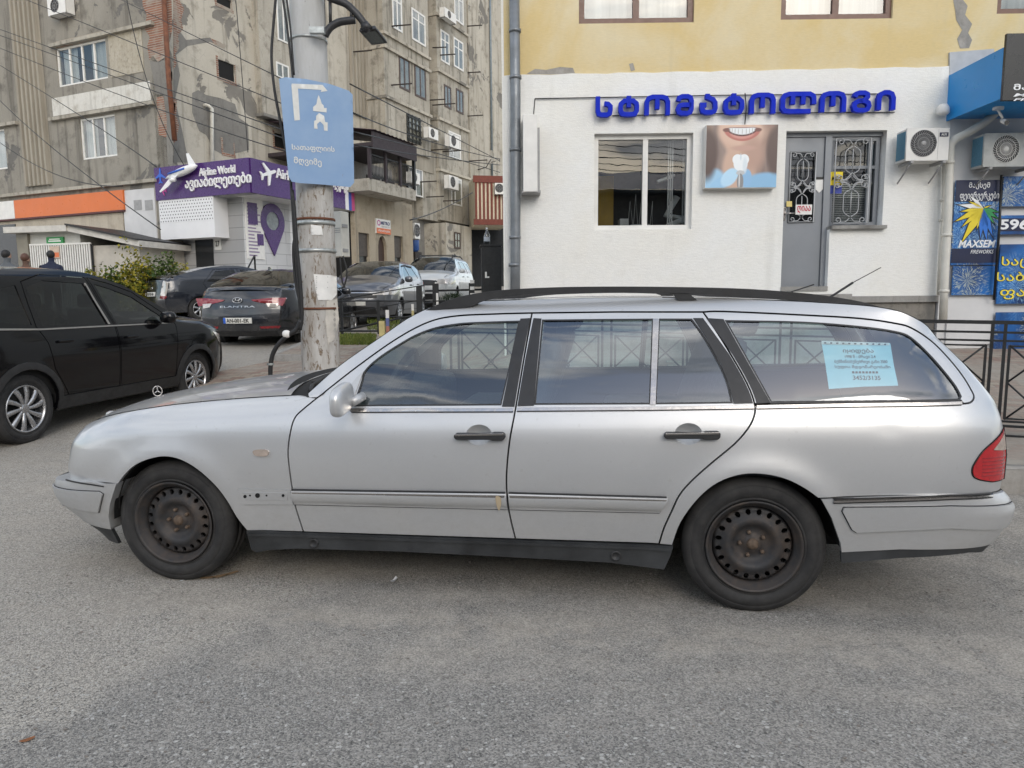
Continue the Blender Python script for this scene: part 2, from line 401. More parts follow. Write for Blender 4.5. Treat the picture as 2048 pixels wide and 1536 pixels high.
def mk_paint(name, col, metal=.75, rough=.32, dirt=.0, dirtcol=(.28, .26, .23), coat=.8, flake=.06, dents=.0):
    k = NB(name); x, y, z = k.xyz()
    f = k.noise(900, 2, .5)
    c = k.ramp(f, .3, .7, tuple(v * (1 - flake) for v in col), tuple(min(1, v * (1 + flake)) for v in col))
    if dirt:
        low = k.n('MapRange', {0: z, 1: .75, 2: .2}).outputs[0]
        d = k.math('MULTIPLY', k.math('ADD', k.math('MULTIPLY', low, .9), .12), k.ramp(k.noise(3.2, 7, .68, vec=k.co((1, 1, 1.6))), .36, .74))
        spots = k.math('MULTIPLY', k.ramp(k.noise(38, 3, .5), .66, .74), .25)
        d = k.math('MULTIPLY', k.math('ADD', d, spots), dirt)
        c = k.mix(d, c, dirtcol)
        k.P(Metallic=k.math('MULTIPLY', k.math('SUBTRACT', 1.0, d), metal), Roughness=k.math('ADD', k.math('MULTIPLY', d, .4), rough), Coat_Weight=k.math('MULTIPLY', k.math('SUBTRACT', 1.0, d), coat))
    else: k.P(Metallic=metal, Roughness=rough, Coat_Weight=coat)
    k.P(Base_Color=c, Coat_Roughness=.05)
    if dents: k.bump(k.noise(2.2, 2, .4), dents, .02)
    return k.m
def mk_glass(name, tint=(.62, .70, .68), refl=1.0, rough=.0, wave=0, ior=1.5):
    k = NB(name); k.t.nodes.remove(k.b)
    tr = k.n('BsdfTransparent', {0: tint}); gl = k.n('BsdfGlossy', {0: (1, 1, 1), 'Roughness': rough})
    fr = k.n('Fresnel', {'IOR': ior}); fac = k.math('MULTIPLY', k.math('MINIMUM', k.math('MULTIPLY', fr.outputs[0], refl), 1.0), k.math('SUBTRACT', 1.0, k.n('NewGeometry').outputs['Backfacing']))
    if wave:
        b = k.n('Bump', {'Height': k.noise(2.0, 2), 'Strength': wave, 'Distance': .02}).outputs[0]; k.set(gl, 'Normal', b)
    mx = k.n('MixShader', {0: fac, 1: tr, 2: gl}); k.t.links.new(mx.outputs[0], k.out.inputs[0]); return k.m
def mk_rubber():
    k = NB('rubber'); f = k.noise(7, 7, .7); c = k.ramp(f, .3, .75, (.014, .014, .015), (.052, .050, .048))
    k.P(Base_Color=c, Roughness=.72, Specular_IOR_Level=.35); k.bump(k.noise(60, 4), .2, .002); return k.m
def mk_rustysteel():
    k = NB('bare_steel'); f = k.noise(9, 7, .7); r_ = k.noise(22, 6, .7); 
    c = k.mix(k.ramp(f, .42, .66), (.036, .036, .038), (.075, .058, .047)); c = k.mix(k.ramp(r_, .62, .75), c, (.12, .09, .07))
    k.P(Base_Color=c, Roughness=.6, Metallic=.25); k.bump(r_, .2, .002); return k.m
def mk_pole():
    k = NB('pole_concrete'); v = k.co((1, 1, .22)); f = k.noise(5, 8, .7, vec=v); g = k.noise(18, 7, .75, vec=k.co((1, 1, .35)), dist=.5); x, y, z = k.xyz()
    c = k.mix(k.ramp(f, .35, .62), (.28, .25, .215), (.50, .49, .47))
    c = k.mix(k.ramp(g, .54, .60), c, (.17, .125, .085))
    up = k.ramp(k.n('MapRange', {0: z, 1: 2.55, 2: 2.75}).outputs[0], 0, 1)
    c2 = k.mix(k.ramp(f, .3, .62), (.52, .53, .54), (.42, .42, .41)); c2 = k.mix(k.ramp(g, .64, .68), c2, (.12, .11, .10))
    c = k.mix(up, c, c2); k.P(Base_Color=c, Roughness=.85); k.bump(g, .5, .008); return k.m
def mk_stucco(name, base, stain, patch=None, line=0, st=.5):
    """rough-cast wall paint with drips and patches"""
    k = NB(name); big = k.noise(.8, 6, .6, dist=.5); mid = k.noise(5, 6, .65); fine = k.noise(55, 5, .7)
    rid = k.noise(1.0, 5, .6, vec=k.co((14, 14, 60)))
    c = k.mix(k.ramp(big, .42, .68), base, stain); c = k.mix(k.math('MULTIPLY', k.ramp(mid, .58, .8), .35), c, tuple(v * .82 for v in stain))
    c = k.mix(.25, c, k.ramp(rid, .3, .7, (.75, .75, .75), (1.1, 1.1, 1.1)), 'MULTIPLY')
    drip = k.ramp(k.noise(1.0, 6, .62, vec=k.co((3.2, 3.2, .22))), .56, .78); c = k.mix(k.math('MULTIPLY', drip, .32), c, tuple(v * .66 for v in stain))
    if patch:
        pm = k.ramp(k.noise(.7, 8, .65, vec=k.co(loc=(2.2, 0, 5.1)), dist=.8), .67, .68); c = k.mix(pm, c, patch)
    k.P(Base_Color=c, Roughness=.92, Specular_IOR_Level=.2); k.bump(k.math('ADD', fine, k.math('MULTIPLY', rid, .8)), st, .006); return k.m
def mk_fireworks():
    k = NB('firework_print'); 
    v = k.n('TexVoronoi', {'Vector': k.co((1, 0, 1)), 'Scale': 2.2}, voronoi_dimensions='3D')
    d = v.outputs['Distance']; df = k.n('VectorMath', {0: k.co((2.2, 0, 2.2)), 1: k.n('VectorMath', {0: v.outputs['Position'], 1: (2.2, 0, 2.2)}, operation='MULTIPLY').outputs[0]}, operation='SUBTRACT').outputs[0]
    x, y, z = k.xyz(df); ang = k.math('ARCTAN2', z, x)
    cb = k.n('CombineXYZ', {0: k.math('MULTIPLY', ang, 6.0), 1: k.math('MULTIPLY', d, 4.0), 2: k.xyz(v.outputs['Color'])[0]})
    rays = k.ramp(k.n('TexNoise', {'Vector': cb, 'Scale': 2.6, 'Detail': 4, 'Roughness': .7}).outputs['Fac'], .52, .60)
    core = k.ramp(d, .10, .0); fall = k.ramp(d, .75, .2); sp = k.math('MAXIMUM', k.math('MULTIPLY', rays, fall), core)
    bg = k.mix(k.ramp(k.noise(1.6, 4), .35, .65), (.004, .018, .085), (.012, .15, .48))
    col = k.mix(k.ramp(k.xyz(v.outputs['Color'])[1], .45, .6), (.42, .72, .95), (.86, .88, .55))
    c = k.mix(sp, bg, col); k.P(Base_Color=c, Roughness=.35); return k.m
def mk_curtain():
    k = NB('net_curtain'); f = k.noise(1.0, 4, .6, vec=k.co((16, 16, .3))); k.P(Base_Color=k.ramp(f, .3, .7, (.34, .36, .36), (.56, .575, .57)), Roughness=.9); return k.m  # vertical grey bands put the shading of the folds into the colour
def mk_leaf(name, a, b):
    k = NB(name); gi = k.n('ObjectInfo'); ge = k.n('NewGeometry'); c = k.ramp(ge.outputs['Random Per Island'], 0, 1, a, b)
    k.P(Base_Color=c, Roughness=.6, Specular_IOR_Level=.3); return k.m
ASPHALT = mk_asphalt(); PAVERS = mk_pavers()
KERB = weathered('kerb_concrete', (.30, .28, .25), (.19, .17, .145), (.37, .35, .32), .3, scale=3)
SILVER = mk_paint('silver_paint', (.57, .575, .58), .62, .38, dirt=.6, coat=.7, dents=.03)
SILVER_DULL = mk_paint('dusty_silver_paint', (.50, .505, .51), .55, .48, dirt=.8, coat=.3)
CHROME = plain('chrome', (.50, .47, .445), .18, 1, .08, 30)
TRIM = plain('black_trim', (.018, .018, .019), .42, 0, .25, 12)
BLACKPLASTIC = plain('black_plastic', (.022, .022, .023), .55, 0, .3, 8, .2, 200)
SILLP = plain('dusty_black_plastic', (.032, .034, .036), .6, 0, .5, 5, .2, 120)
DARK = plain('dark_void', (.006, .006, .006), .9, 0, 0)
RUBBER = mk_rubber(); STEELW = mk_rustysteel()
CARGLASS = mk_glass('car_glass', (.70, .79, .77), 3.4)
CARGLASS2 = mk_glass('rear_car_glass', (.64, .78, .80), 5.0)
TINTED = mk_glass('tinted_glass', (.06, .07, .07), 1.2)
SMOKED = mk_glass('lightly_tinted_glass', (.30, .35, .34), 1.6)
PANE = mk_glass('window_glass', (.86, .88, .88), 2.0, wave=.04)
BLACKPAINT = mk_paint('black_paint', (.0035, .0035, .0045), .0, .10, coat=.35, flake=0)
BLACKPAINT.node_tree.nodes['Principled BSDF'].inputs['Specular IOR Level'].default_value = .3
NAVYPAINT = mk_paint('dark_navy_paint', (.012, .016, .026), .3, .22, coat=1, dirt=.25)
NIGHTPAINT = mk_paint('dark_slate_paint', (.018, .021, .028), .3, .22, coat=1, dirt=.25)
GREYPAINT = mk_paint('grey_paint', (.13, .135, .15), .55, .28, coat=1, dirt=.25)
WHITEPAINT = mk_paint('white_paint', (.66, .665, .65), .1, .3, coat=.8, dirt=.3)
ALLOY = plain('alloy', (.45, .45, .46), .3, .85, .15, 20)
REDLENS = plain('red_lens', (.42, .012, .016), .14, 0, .15, 60, coat=1)
REDDARK = plain('dark_red_lens', (.24, .008, .014), .15, 0, .15, 30, coat=1)
CLEARLENS = plain('clear_lens', (.62, .58, .54), .14, .2, .2, 40, coat=1)
BEIGELENS = plain('smoked_clear_lens', (.40, .33, .28), .16, .1, .2, 40, coat=1)
SEATF = plain('seat_cloth', (.055, .06, .07), .9, 0, .3, 30)
DASH = plain('dash_plastic', (.03, .032, .036), .7, 0, .2, 20)
WHITEPL = plain('white_plastic', (.70, .69, .66), .42, 0, .08, 5)
GREYPL = plain('grey_plastic', (.30, .30, .30), .5, 0, .15, 8)
PLATEW = plain('plate_white', (.72, .71, .66), .4, 0, .05, 10)
INK = plain('black_ink', (.012, .012, .012), .5, 0, 0)
BLACKMETAL = plain('black_metal', (.016, .017, .018), .5, .2, .35, 14, .2, 90)
# ------------------------------------------------------------------ wheels
def tyre_mb(r, wd, rr, k=56):
    h = wd / 2
    return MB().lathe([(rr, -h * .86), (rr + .012, -h * .98), (rr + .016, -h * 1.0), (rr + .018, -h * .975), (rr + .024, -h * .975), (rr + .026, -h * 1.015), (rr + (r - rr) * .45, -h * 1.03), (rr + (r - rr) * .62, -h * 1.02), (rr + (r - rr) * .64, -h * .99), (rr + (r - rr) * .68, -h * .99), (rr + (r - rr) * .70, -h * .995), (r - .022, -h * .93), (r - .006, -h * .80), (r, -h * .62), (r, -h * .3), (r - .006, -h * .28), (r - .006, -h * .22), (r, -h * .2), (r, h * .2), (r - .006, h * .22), (r - .006, h * .28), (r, h * .3), (r, h * .62), (r - .006, h * .80), (r - .022, h * .93), (rr + .012, h * .98), (rr, h * .86)], k=k)
def steel_wheel(parent_name, label, fr, c, sgn=-1, r=.317, wd=.195):
    pass
def steel_rim_parts(wheel, c, sg, rr=.207):
    """pressed steel wheel with oval vents; sg=-1 faces -y"""
    fy = lambda d: sg * d
    rim = MB().lathe([(rr + .003, fy(.098)), (rr + .006, fy(.104)), (rr, fy(.106)), (rr - .008, fy(.098)), (rr - .013, fy(.080)), (rr - .026, fy(.072)), (rr - .028, fy(.02))] if sg < 0 else
                     [(rr - .028, .02), (rr - .026, .072), (rr - .013, .080), (rr - .008, .098), (rr, .106), (rr + .006, .104), (rr + .003, .098)], k=48)
    def dep(r_): return float(np.interp(r_, [0, .035, .036, .055, .075, .10, .117, .128, .150, .168, .176, .182], [.058, .058, .050, .045, .047, .074, .078, .070, .060, .062, .040, .02]))
    R0 = .181; outer = [(R0 * math.cos(a), R0 * math.sin(a)) for a in np.linspace(0, 2 * math.pi, 72, endpoint=False)]
    holes = []
    for i in range(20):
        a = 2 * math.pi * (i + .5) / 20; ca, sa = math.cos(a), math.sin(a)
        holes.append([((.152 + .0145 * math.cos(t)) * ca - .0115 * math.sin(t) * sa, (.152 + .0145 * math.cos(t)) * sa + .0115 * math.sin(t) * ca) for t in np.linspace(0, 2 * math.pi, 12, endpoint=False)])
    dish = panel(outer, holes, .011, lambda u, v: (u, sg * dep(math.hypot(u, v)), v), rim=.01, rimf=lambda u, v: (u, sg * (dep(math.hypot(u, v)) - .012), v), flip=sg > 0, bstep=.008)
    for q in (rim, dish): q.xf(lambda x, y, z: (x + c[0], y + c[1], z + c[2]))
    part(rim, 'rim', STEELW, wheel); d = part(dish, 'wheel_dish', STEELW, wheel)
    hub = MB().lathe([(.001, fy(.072)), (.020, fy(.070)), (.026, fy(.062)), (.028, fy(.05))] if sg < 0 else [(.028, .05), (.026, .062), (.020, .070), (.001, .072)], c=c, k=20); part(hub, 'hub_cap', plain('hub_rust', (.12, .085, .06), .7, .2, .4, 60), wheel)
    for i in range(5):
        a = 2 * math.pi * i / 5 + .6; b = MB().lathe([(.0095, fy(.04)), (.0095, fy(.062)), (.005, fy(.066)), (.001, fy(.066))], c=(c[0] + .056 * math.cos(a), c[1], c[2] + .056 * math.sin(a)), k=6); part(b, 'wheel_bolt', bpy.data.materials['hub_rust'], wheel)
    part(MB().lathe([(.17, fy(-.0)), (.06, fy(.01)), (.001, fy(.01))], c=c, k=24), 'brake_drum', DARK, wheel)
def alloy_rim(wheel, c, sg, rr, n=10, mat=None, twist=.16, wd=.014, hubr=.055):
    mat = mat or ALLOY; fy = lambda d: sg * d; mb = MB()
    mb.lathe([(rr + .004, fy(.095)), (rr, fy(.106)), (rr - .01, fy(.10)), (rr - .016, fy(.075)), (rr - .02, fy(.0))], c=c, k=40)
    mb.lathe([(hubr, fy(.05)), (hubr, fy(.085)), (hubr * .6, fy(.092)), (.001, fy(.092))], c=c, k=20)
    for i in range(n):
        a = 2 * math.pi * i / n; rows = []
        for t in np.linspace(0, 1, 5):
            r_ = hubr * .8 + (rr - .012 - hubr * .8) * t; aa = a + twist * t; w0 = wd * (1.0 + .9 * t); d = .088 + .012 * math.sin(t * 3.1)
            ca, sa = math.cos(aa), math.sin(aa)
            rows.append([(c[0] + r_ * ca - s_ * w0 * sa, c[1] + fy(d - (0 if abs(s_) < 1 else .022)), c[2] + r_ * sa + s_ * w0 * ca) for s_ in (-1, -.9, .9, 1)])
        mb.grid(rows, flip=sg > 0)
    part(mb, 'rim', mat, wheel)
    part(MB().lathe([(rr - .005, fy(.0)), (.05, fy(.02)), (.001, fy(.02))], c=c, k=24), 'brake_disc', DARK, wheel)

# ------------------------------------------------------------------ the silver estate car
FC = Fr((-1.7296, 3.4452, 0), R(-8.58)); CW = 1.80
def sstep(a, b, x):
    t = np.clip((x - a) / (b - a), 0, 1); return t * t * (3 - 2 * t)
_tum = spline([.12, .25, .36, .50, .62, .75, .85, .92, 1.0, 1.1, 1.2, 1.3, 1.36, 1.40, 1.44, 1.48], [.062, .046, .028, .008, .0, .005, .020, .045, .085, .140, .197, .255, .300, .345, .41, .50])
_noseZ = [.10, .45, .55, .69, .76, .80, .84, .90, .97]; _noseS = [-.72, -.745, -.742, -.70, -.645, -.59, -.50, -.40, -.30]
TOPE = [(3.071, 1.401), (3.331, 1.381), (3.46, 1.357), (3.535, 1.325), (3.60, 1.285), (3.672, 1.205), (3.738, 1.123), (3.79, 1.045), (3.834, .971), (3.852, .90), (3.860, .851), (3.868, .74), (3.867, .643), (3.855, .56), (3.84, .30), (3.82, .1)]
_tailZ = [p[1] for p in TOPE][::-1]; _tailS = [p[0] + .008 for p in TOPE][::-1]
SEAM = cr([(-.552, .797), (-.44, .828), (-.27, .865), (-.049, .900), (.22, .929), (.479, .949), (.66, .960)], 5)
_seamS = [p[0] for p in SEAM]; _seamZ = [p[1] for p in SEAM]
def W(s, z):
    zc = z - ((.910 + (s - .975) * .0242) - .94) * float(sstep(.5, .9, z))
    v = float(_tum(min(max(zc, .12), 1.48)))
    u = np.clip((.05 - s) / (.05 - np.interp(z, _noseZ, _noseS)), 0, .985)
    v += .30 * (1 - math.sqrt(1 - u ** 2.6)) * (1 - .85 * float(sstep(.80, .92, z)))
    te = np.interp(z, _tailZ, _tailS); u = np.clip((s - (te - .5)) / .5, 0, .99)
    v += .15 * (1 - math.sqrt(1 - u ** 2.8)) * (1 - float(sstep(1.22, 1.37, z)))
    if s < 1.0:     # bonnet shoulder
        d = np.interp(s, _seamS, _seamZ) - z
        if d < .13: v += .095 * (1 - math.sqrt(max(0, 1 - (min(1, (.13 - d) / .135)) ** 2))) * (1 - float(sstep(.55, .95, s)))
    for (ax, az) in ((0.03, .312), (2.84, .312)):   # flared arches
        d = math.hypot(s - ax, z - az)
        if .3 < d < .55: v -= .015 * math.exp(-((d - .345) / .075) ** 2)
    v += .012 * math.exp(-((s - 1.28) / .10) ** 2 - ((z - .885) / .022) ** 2) * .35 + .0016 * math.exp(-((s - 3.36) / .05) ** 2 - ((z - .855) / .035) ** 2)
    return v
def Wn(s, z, sg=-1):
    e = .004; a = (W(s + e, z) - W(s - e, z)) / (2 * e); b = (W(s, z + e) - W(s, z - e)) / (2 * e)
    return Vector((a, sg, b)).normalized()[:]
def U(px, py, ins=None, f=W):
    y = .05 if ins is None else ins
    for _ in range(1 if ins is not None else 7):
        s, z = FC.un(px, py, y)
        if ins is None: y = .5 * y + .5 * f(s, z)
    return FC.un(px, py, y)
def UU(pts, ins=None, f=W): return [U(*p, ins=ins, f=f) for p in pts]
CAR = thing('estate_car', 'silver estate car on bare steel wheels with black roof rails', 'car', FC, (1.55, .9, 0))
def cpanel(name, poly, mat, holes=(), off=0.0, gap=.0040, step=.03, parent=None, both=False, f=W, fn=Wn, rim=.022, label=None, raw=False, pillow=0):
    outs = []
    poly = poly if raw else shrink(resample(poly, .03), gap)
    for sg in ((-1, 1) if both else (-1,)):
        ym = (lambda y: y) if sg < 0 else (lambda y: CW - y)
        mp = lambda s, z: (s, ym(f(s, z) - off), z)
        rf = lambda s, z: (s, ym(f(s, z) - off + rim), z)
        mb = panel(poly, list(holes), step, mp, (lambda s, z: fn(s, z, sg)) if fn else None, rim=rim, rimf=rf, flip=sg > 0)
        outs.append(part(mb, name, mat, parent or CAR, label=label if sg < 0 else None))
    return outs
G_FD = cr([(634, 796), (607, 818), (589, 837), (580, 869), (576, 904), (579, 939), (584, 974), (591, 1013), (607, 1064)], 4)
G_GUT = cr([(634, 796), (716, 732), (794, 677), (857, 644), (912, 632), (990, 628), (1064, 626)], 5)
G_B = cr([(1064, 626), (1048, 716), (1031, 818), (1019, 884), (1013, 951), (1015, 1001), (1021, 1037), (1031, 1078)], 4)
G_C = cr([(1406, 624), (1430, 658), (1461, 708), (1488, 755), (1504, 790), (1510, 814), (1508, 833), (1496, 857), (1469, 888), (1422, 927), (1383, 962), (1359, 990), (1344, 1021), (1328, 1056), (1318, 1088)], 3)
G_SEAL = cr([(1406, 624), (1448, 623), (1604, 630), (1721, 637), (1792, 647), (1823, 656), (1862, 681), (1897, 716), (1925, 751), (1942, 779), (1948, 794), (1941, 805), (1922, 808)], 4)
def arcp(ax, az, r, a0, a1, n=24): return [(ax + r * math.cos(R(a0 + (a1 - a0) * i / n)), az + r * math.sin(R(a0 + (a1 - a0) * i / n))) for i in range(n + 1)]
# front fender
ARF = cr(UU([(237, 968), (251, 949), (271, 931), (299, 919), (329, 914), (360, 920), (394, 939), (429, 970), (453, 1001), (473, 1035), (494, 1062)]), 4)
ARR = cr(UU([(1345, 1091), (1363, 1044), (1398, 997), (1437, 966), (1484, 950), (1531, 950), (1573, 960), (1609, 978), (1636, 997)]), 4)
nose = [(float(np.interp(z, _noseZ, _noseS)) + .010, z) for z in np.linspace(.797, .478, 16)]
fd = UU(G_FD)
fender = SEAM[::-1] + nose[1:] + UU([(183, 963)]) + ARF + fd[::-1]
pl = UU([(478, 979), (580, 981), (586, 1008), (491, 1008)])
FEN = cpanel('front_fender', fender, SILVER)[0]
def mirror(o):
    """the same part on the far side of the car"""
    me = o.data.copy(); fr, org = META[o.name]; nn = [tuple(l.vector) for l in me.corner_normals]
    m2 = MB(); off = org[1]
    m2.v = [(v.co.x + org[0], CW - (v.co.y + org[1]), v.co.z + org[2]) for v in me.vertices]
    vn = {}
    for p in me.polygons:
        for li in p.loop_indices: vn.setdefault(me.loops[li].vertex_index, nn[li])
        m2.f.append(tuple(me.loops[i].vertex_index for i in reversed(p.loop_indices))); m2.flat.append(not p.use_smooth)
    m2.n = {i: (n[0], -n[1], n[2]) for i, n in vn.items()}
    c = part(m2, o.name.split('.')[0], me.materials[0], o.parent)
    bpy.data.meshes.remove(me)
    for mdf in o.modifiers:
        if mdf.type == 'BEVEL': bev(c, mdf.width)
    return c
MIR = [FEN]
# doors
win1 = UU([(706, 813), (713, 790)]) + cr(UU([(722, 763), (729, 741), (755, 716), (794, 690), (833, 668), (872, 654), (912, 647), (950, 644), (1040, 641)]), 4) + UU([(1022, 726), (1003, 811)])
win2 = UU([(1084, 639), (1307, 637), (1301, 809), (1068, 810)])
win3 = UU([(1317, 637), (1384, 637)]) + cr(UU([(1384, 637), (1410, 674), (1441, 729), (1457, 768), (1466, 807)]), 3)[1:] + UU([(1310, 809)])
win4 = cr(UU([(1449, 640), (1604, 643), (1721, 652), (1792, 662), (1823, 674), (1858, 706), (1889, 741), (1913, 772), (1924, 793)]), 4) + UU([(1920, 801), (1542, 806)])
gb = UU(G_B); gc = UU(G_C); gg = UU(G_GUT); gs = UU(G_SEAL)
cup = lambda px, py, rx, ry: [U(px + rx * math.cos(t), py + ry * math.sin(t)) for t in np.linspace(0, 2 * math.pi, 28, endpoint=False)]
c1 = cup(958, 870, 26, 21); c2 = cup(1377, 868, 28, 22)
d1 = fd[::-1] + gg[1:] + gb[1:]
D1 = cpanel('front_door', d1, SILVER, [win1, c1])[0]
d2 = gb[::-1] + UU([(1230, 624)]) + gc
D2 = cpanel('rear_door', d2, SILVER, [win2, win3, c2])[0]
# window surround of the load bay
sur = gs[:-1] + UU([(1922, 801), (1542, 807), (1509, 808)]) + UU(G_C[:15])[::-1]
SU = cpanel('window_surround', sur, SILVER, [win4])[0]
qt = [TOPE[i] for i in range(13)]
roofe = [U(677, 732, .17), U(763, 673, .25), U(833, 627, .33), U(896, 605, .37), U(1000, 600, .38), U(1150, 595, .38), U(1312, 594, .38), U(1450, 596, .38)]
roofe = cr([(.70, .966)] + roofe + [(3.071, 1.401)], 4)
qpoly = roofe + qt[1:] + [(3.857, .588)] + [U(1800, 991), U(1640, 997)] + ARR[::-1] + gc[::-1][:-1][:len(gc)]
qpoly = roofe + cr(qt, 4)[1:] + [(3.857, .588), U(1800, 991), U(1642, 997)] + ARR[::-1] + [U(1320, 1089)] + gc[::-1][: len(gc) - 14] + [U(1511, 812)] + gs[::-1][1:] + UU([(1230, 624)]) + gg[::-1] + [U(618, 797)]
QP = cpanel('rear_quarter', qpoly, SILVER, gap=.004)[0]
MIR += [D1, D2, SU, QP]
def nfn(f):
    def g(s, z, sg=-1):
        e = .004; a = (f(s + e, z) - f(s - e, z)) / (2 * e); b = (f(s, z + e) - f(s, z - e)) / (2 * e); return Vector((a, sg, b)).normalized()[:]
    return g
# glass and trims
def tr(name, px, mat, off=.004, parent=None, rim=.006, gap=0, step=.03, label=None):
    o = cpanel(name, UU(px) if len(px[0]) == 2 and abs(px[0][0]) > 20 else px, mat, off=off, gap=gap, rim=rim, parent=parent, step=step, label=label)[0]; return o
for wp, pr, g in ((win1, D1, CARGLASS), (win2, D2, CARGLASS2), (win3, D2, CARGLASS2), (win4, SU, CARGLASS2)):
    o = cpanel('window', wp, g, off=-.007, gap=-.004, step=.06, parent=pr, rim=0)[0]; MIR.append(o)
    ring = [shrink(resample(wp, .02), .007)]; MIR.append(cpanel('window_seal', wp, TRIM, ring, off=-.001, gap=-.003, parent=pr, rim=.008)[0])
MIR.append(tr('pillar_trim', [(1041, 637), (1061, 636), (1045, 716), (1029, 813), (1004, 813), (1022, 726)], TRIM, parent=D1))
MIR.append(tr('pillar_trim', [(1067, 636), (1083, 637), (1068, 811), (1035, 812), (1051, 716)], TRIM, parent=D2))
MIR.append(tr('pillar_trim', [(1386, 636), (1406, 636)] + [(x - 3, y) for x, y in G_C[6:15]] + [(1506, 806), (1467, 807), (1457, 767), (1441, 728), (1410, 673)], TRIM, parent=D2))
MIR.append(tr('pillar_trim', [(1413, 636), (1447, 638), (1492, 718), (1541, 805), (1511, 807)] + [(x + 4, y) for x, y in G_C[6:15]][::-1], TRIM, parent=SU))
MIR.append(tr('window_divider', [(1306, 637), (1318, 637), (1311, 809), (1300, 809)], CHROME, off=.006, parent=D2))
for px, pr in (([(700, 816), (1027, 816), (1026, 822), (704, 823)], D1), ([(1035, 815), (1300, 813), (1507, 810), (1508, 816), (1300, 819), (1034, 821)], D2), ([(1513, 810), (1720, 806), (1923, 802), (1923, 808), (1720, 812), (1513, 816)], SU)):
    MIR.append(tr('belt_strip', px, CHROME, off=.008, parent=pr, rim=.012))
    MIR.append(tr('belt_seal', [(x, y + (5 if i < len(px) / 2 else 2.5)) for i, (x, y) in enumerate(px)], TRIM, off=.004, parent=pr, rim=.006))
def Wmo(s, z):
    zc = .4885 + .0140 * (s - .67); return W(s, z) - .015 * max(0.0, 1 - ((z - zc) / .040) ** 2) ** .6
for px, pr in (([(585, 980), (1013, 986), (1016, 1018), (590, 1008)], D1), ([(1018, 986), (1335, 995), (1334, 1001), (1319, 1025), (1020, 1018)], D2)):
    MIR.append(cpanel('side_moulding', UU(px), SILVER, off=.008, f=Wmo, fn=nfn(Wmo), gap=0, step=.012, parent=pr, rim=.02)[0]); MIR.append(tr('moulding_seal_shade', [(px[-1][0] + 1, px[-1][1] - .5)] + [(p[0], p[1] - .5) for p in px[2:-1][::-1]] + [(p[0], p[1] + 1.6) for p in px[2:-1]] + [(px[-1][0] + 1, px[-1][1] + 1.6)], TRIM, off=.004, parent=pr, rim=.004))  # dark strip below the pad paints the shadow along its lower edge
    a, b = px[0], px[1]; xr = b[0] - 2
    MIR.append(tr('moulding_strip', [(a[0] + 2, a[1] + 2.5), (xr, b[1] + 2.5), (xr - 2, b[1] + 9), (a[0] + 3, a[1] + 9)], CHROME, off=.022, parent=pr, rim=.012))
    MIR.append(tr('moulding_seal_shade', [(a[0], a[1] - 2.5), (xr, b[1] - 2.5), (xr, b[1] + 1), (a[0], a[1] + 1)], TRIM, off=.012, parent=pr, rim=.012))
    MIR.append(tr('moulding_seal_shade', [(a[0] + 3, a[1] + 10), (xr - 2, b[1] + 10), (xr - 2, b[1] + 11.5), (a[0] + 3, a[1] + 11.5)], TRIM, off=.0225, parent=pr, rim=.012))
tr('patch_of_rust', cr(UU([(993, 990), (1003, 992), (1004, 1006), (1000, 1018), (995, 1008)]), 3, True), plain('rust_stain', (.45, .36, .24), .6), off=.0245, parent=D1, rim=0)
# empty moulding seat on the fender
pf = tr('clip_plate', [(476, 978), (581, 980), (587, 1009), (490, 1009)], SILVER, off=.006, parent=FEN, rim=.006)
_cp = shrink(resample(UU([(476, 978), (581, 980), (587, 1009), (490, 1009)]), .02), -.002)
cpanel('clip_seal', _cp, GREYPL, [shrink(_cp, .003)], off=.003, gap=0, parent=FEN, rim=.004)
tr('clip_recess', [(486, 984), (575, 985), (577, 1000), (493, 1000)], SILVER_DULL, off=.0085, parent=FEN, rim=.003)
for (px, py, r_) in ((492, 992, 3.5), (502, 990, 2), (517, 990, 5), (535, 990, 2), (568, 990, 3)):
    tr('clip_hole', [(px + r_ * math.cos(t), py + r_ * math.sin(t)) for t in np.linspace(0, 6.28, 10, endpoint=False)], DARK, off=.0095, parent=FEN, rim=0)
tr('side_repeater', cr([(507, 903), (513, 899), (530, 898), (538, 902), (537, 910), (529, 912), (513, 911)], 3, True), BEIGELENS, off=.010, parent=FEN, rim=.01)
# handles
for (cx, cy, x0, x1, y0, y1, pr, cp, rx) in ((958, 870, 911, 1012, 863, 879, D1, c1, 26), (1377, 868, 1327, 1439, 860, 877, D2, c2, 28)):
    s0, z0 = U(cx, cy); rows = []
    ctr = np.array([s0, z0])
    for t in np.linspace(1, 0, 7):
        rows.append([(float(p_[0]), W(s0, z0) + .030 * (1 - t ** 2.2) + (W(*p) - W(s0, z0)) * t, float(p_[1])) for p in cp + cp[:1] for p_ in [ctr + (np.array(p) - ctr) * t]])
    MIR.append(part(MB().grid(rows, flip=True), 'handle_recess', SILVER, pr))
    yb = W(s0, z0)
    h = MB(); bar = [(x0, cy - 2), (x0 + 4, cy - 6), (cx + rx, cy - 6), (cx + rx + 6, cy - 8), (x1 - 4, cy - 8), (x1, cy - 4), (x1, cy + 4), (x1 - 5, cy + 9), (cx + rx + 4, cy + 9), (cx + rx - 2, cy + 7), (x0 + 5, cy + 7), (x0, cy + 3)]
    q = [U(*p) for p in bar]; h.prism(q, yb - .040, yb - .008)
    hd = part(h, 'door_handle', BLACKPLASTIC, pr, bevel=.005); MIR.append(hd)
    q = [U(*p) for p in [(x0 + 3, cy - 5), (x1 - 3, cy - 7), (x1 - 3, cy - 3), (x0 + 3, cy - 1)]]; MIR.append(part(MB().prism(q, yb - .0425, yb - .030), 'handle_strip', CHROME, pr, bevel=.001))
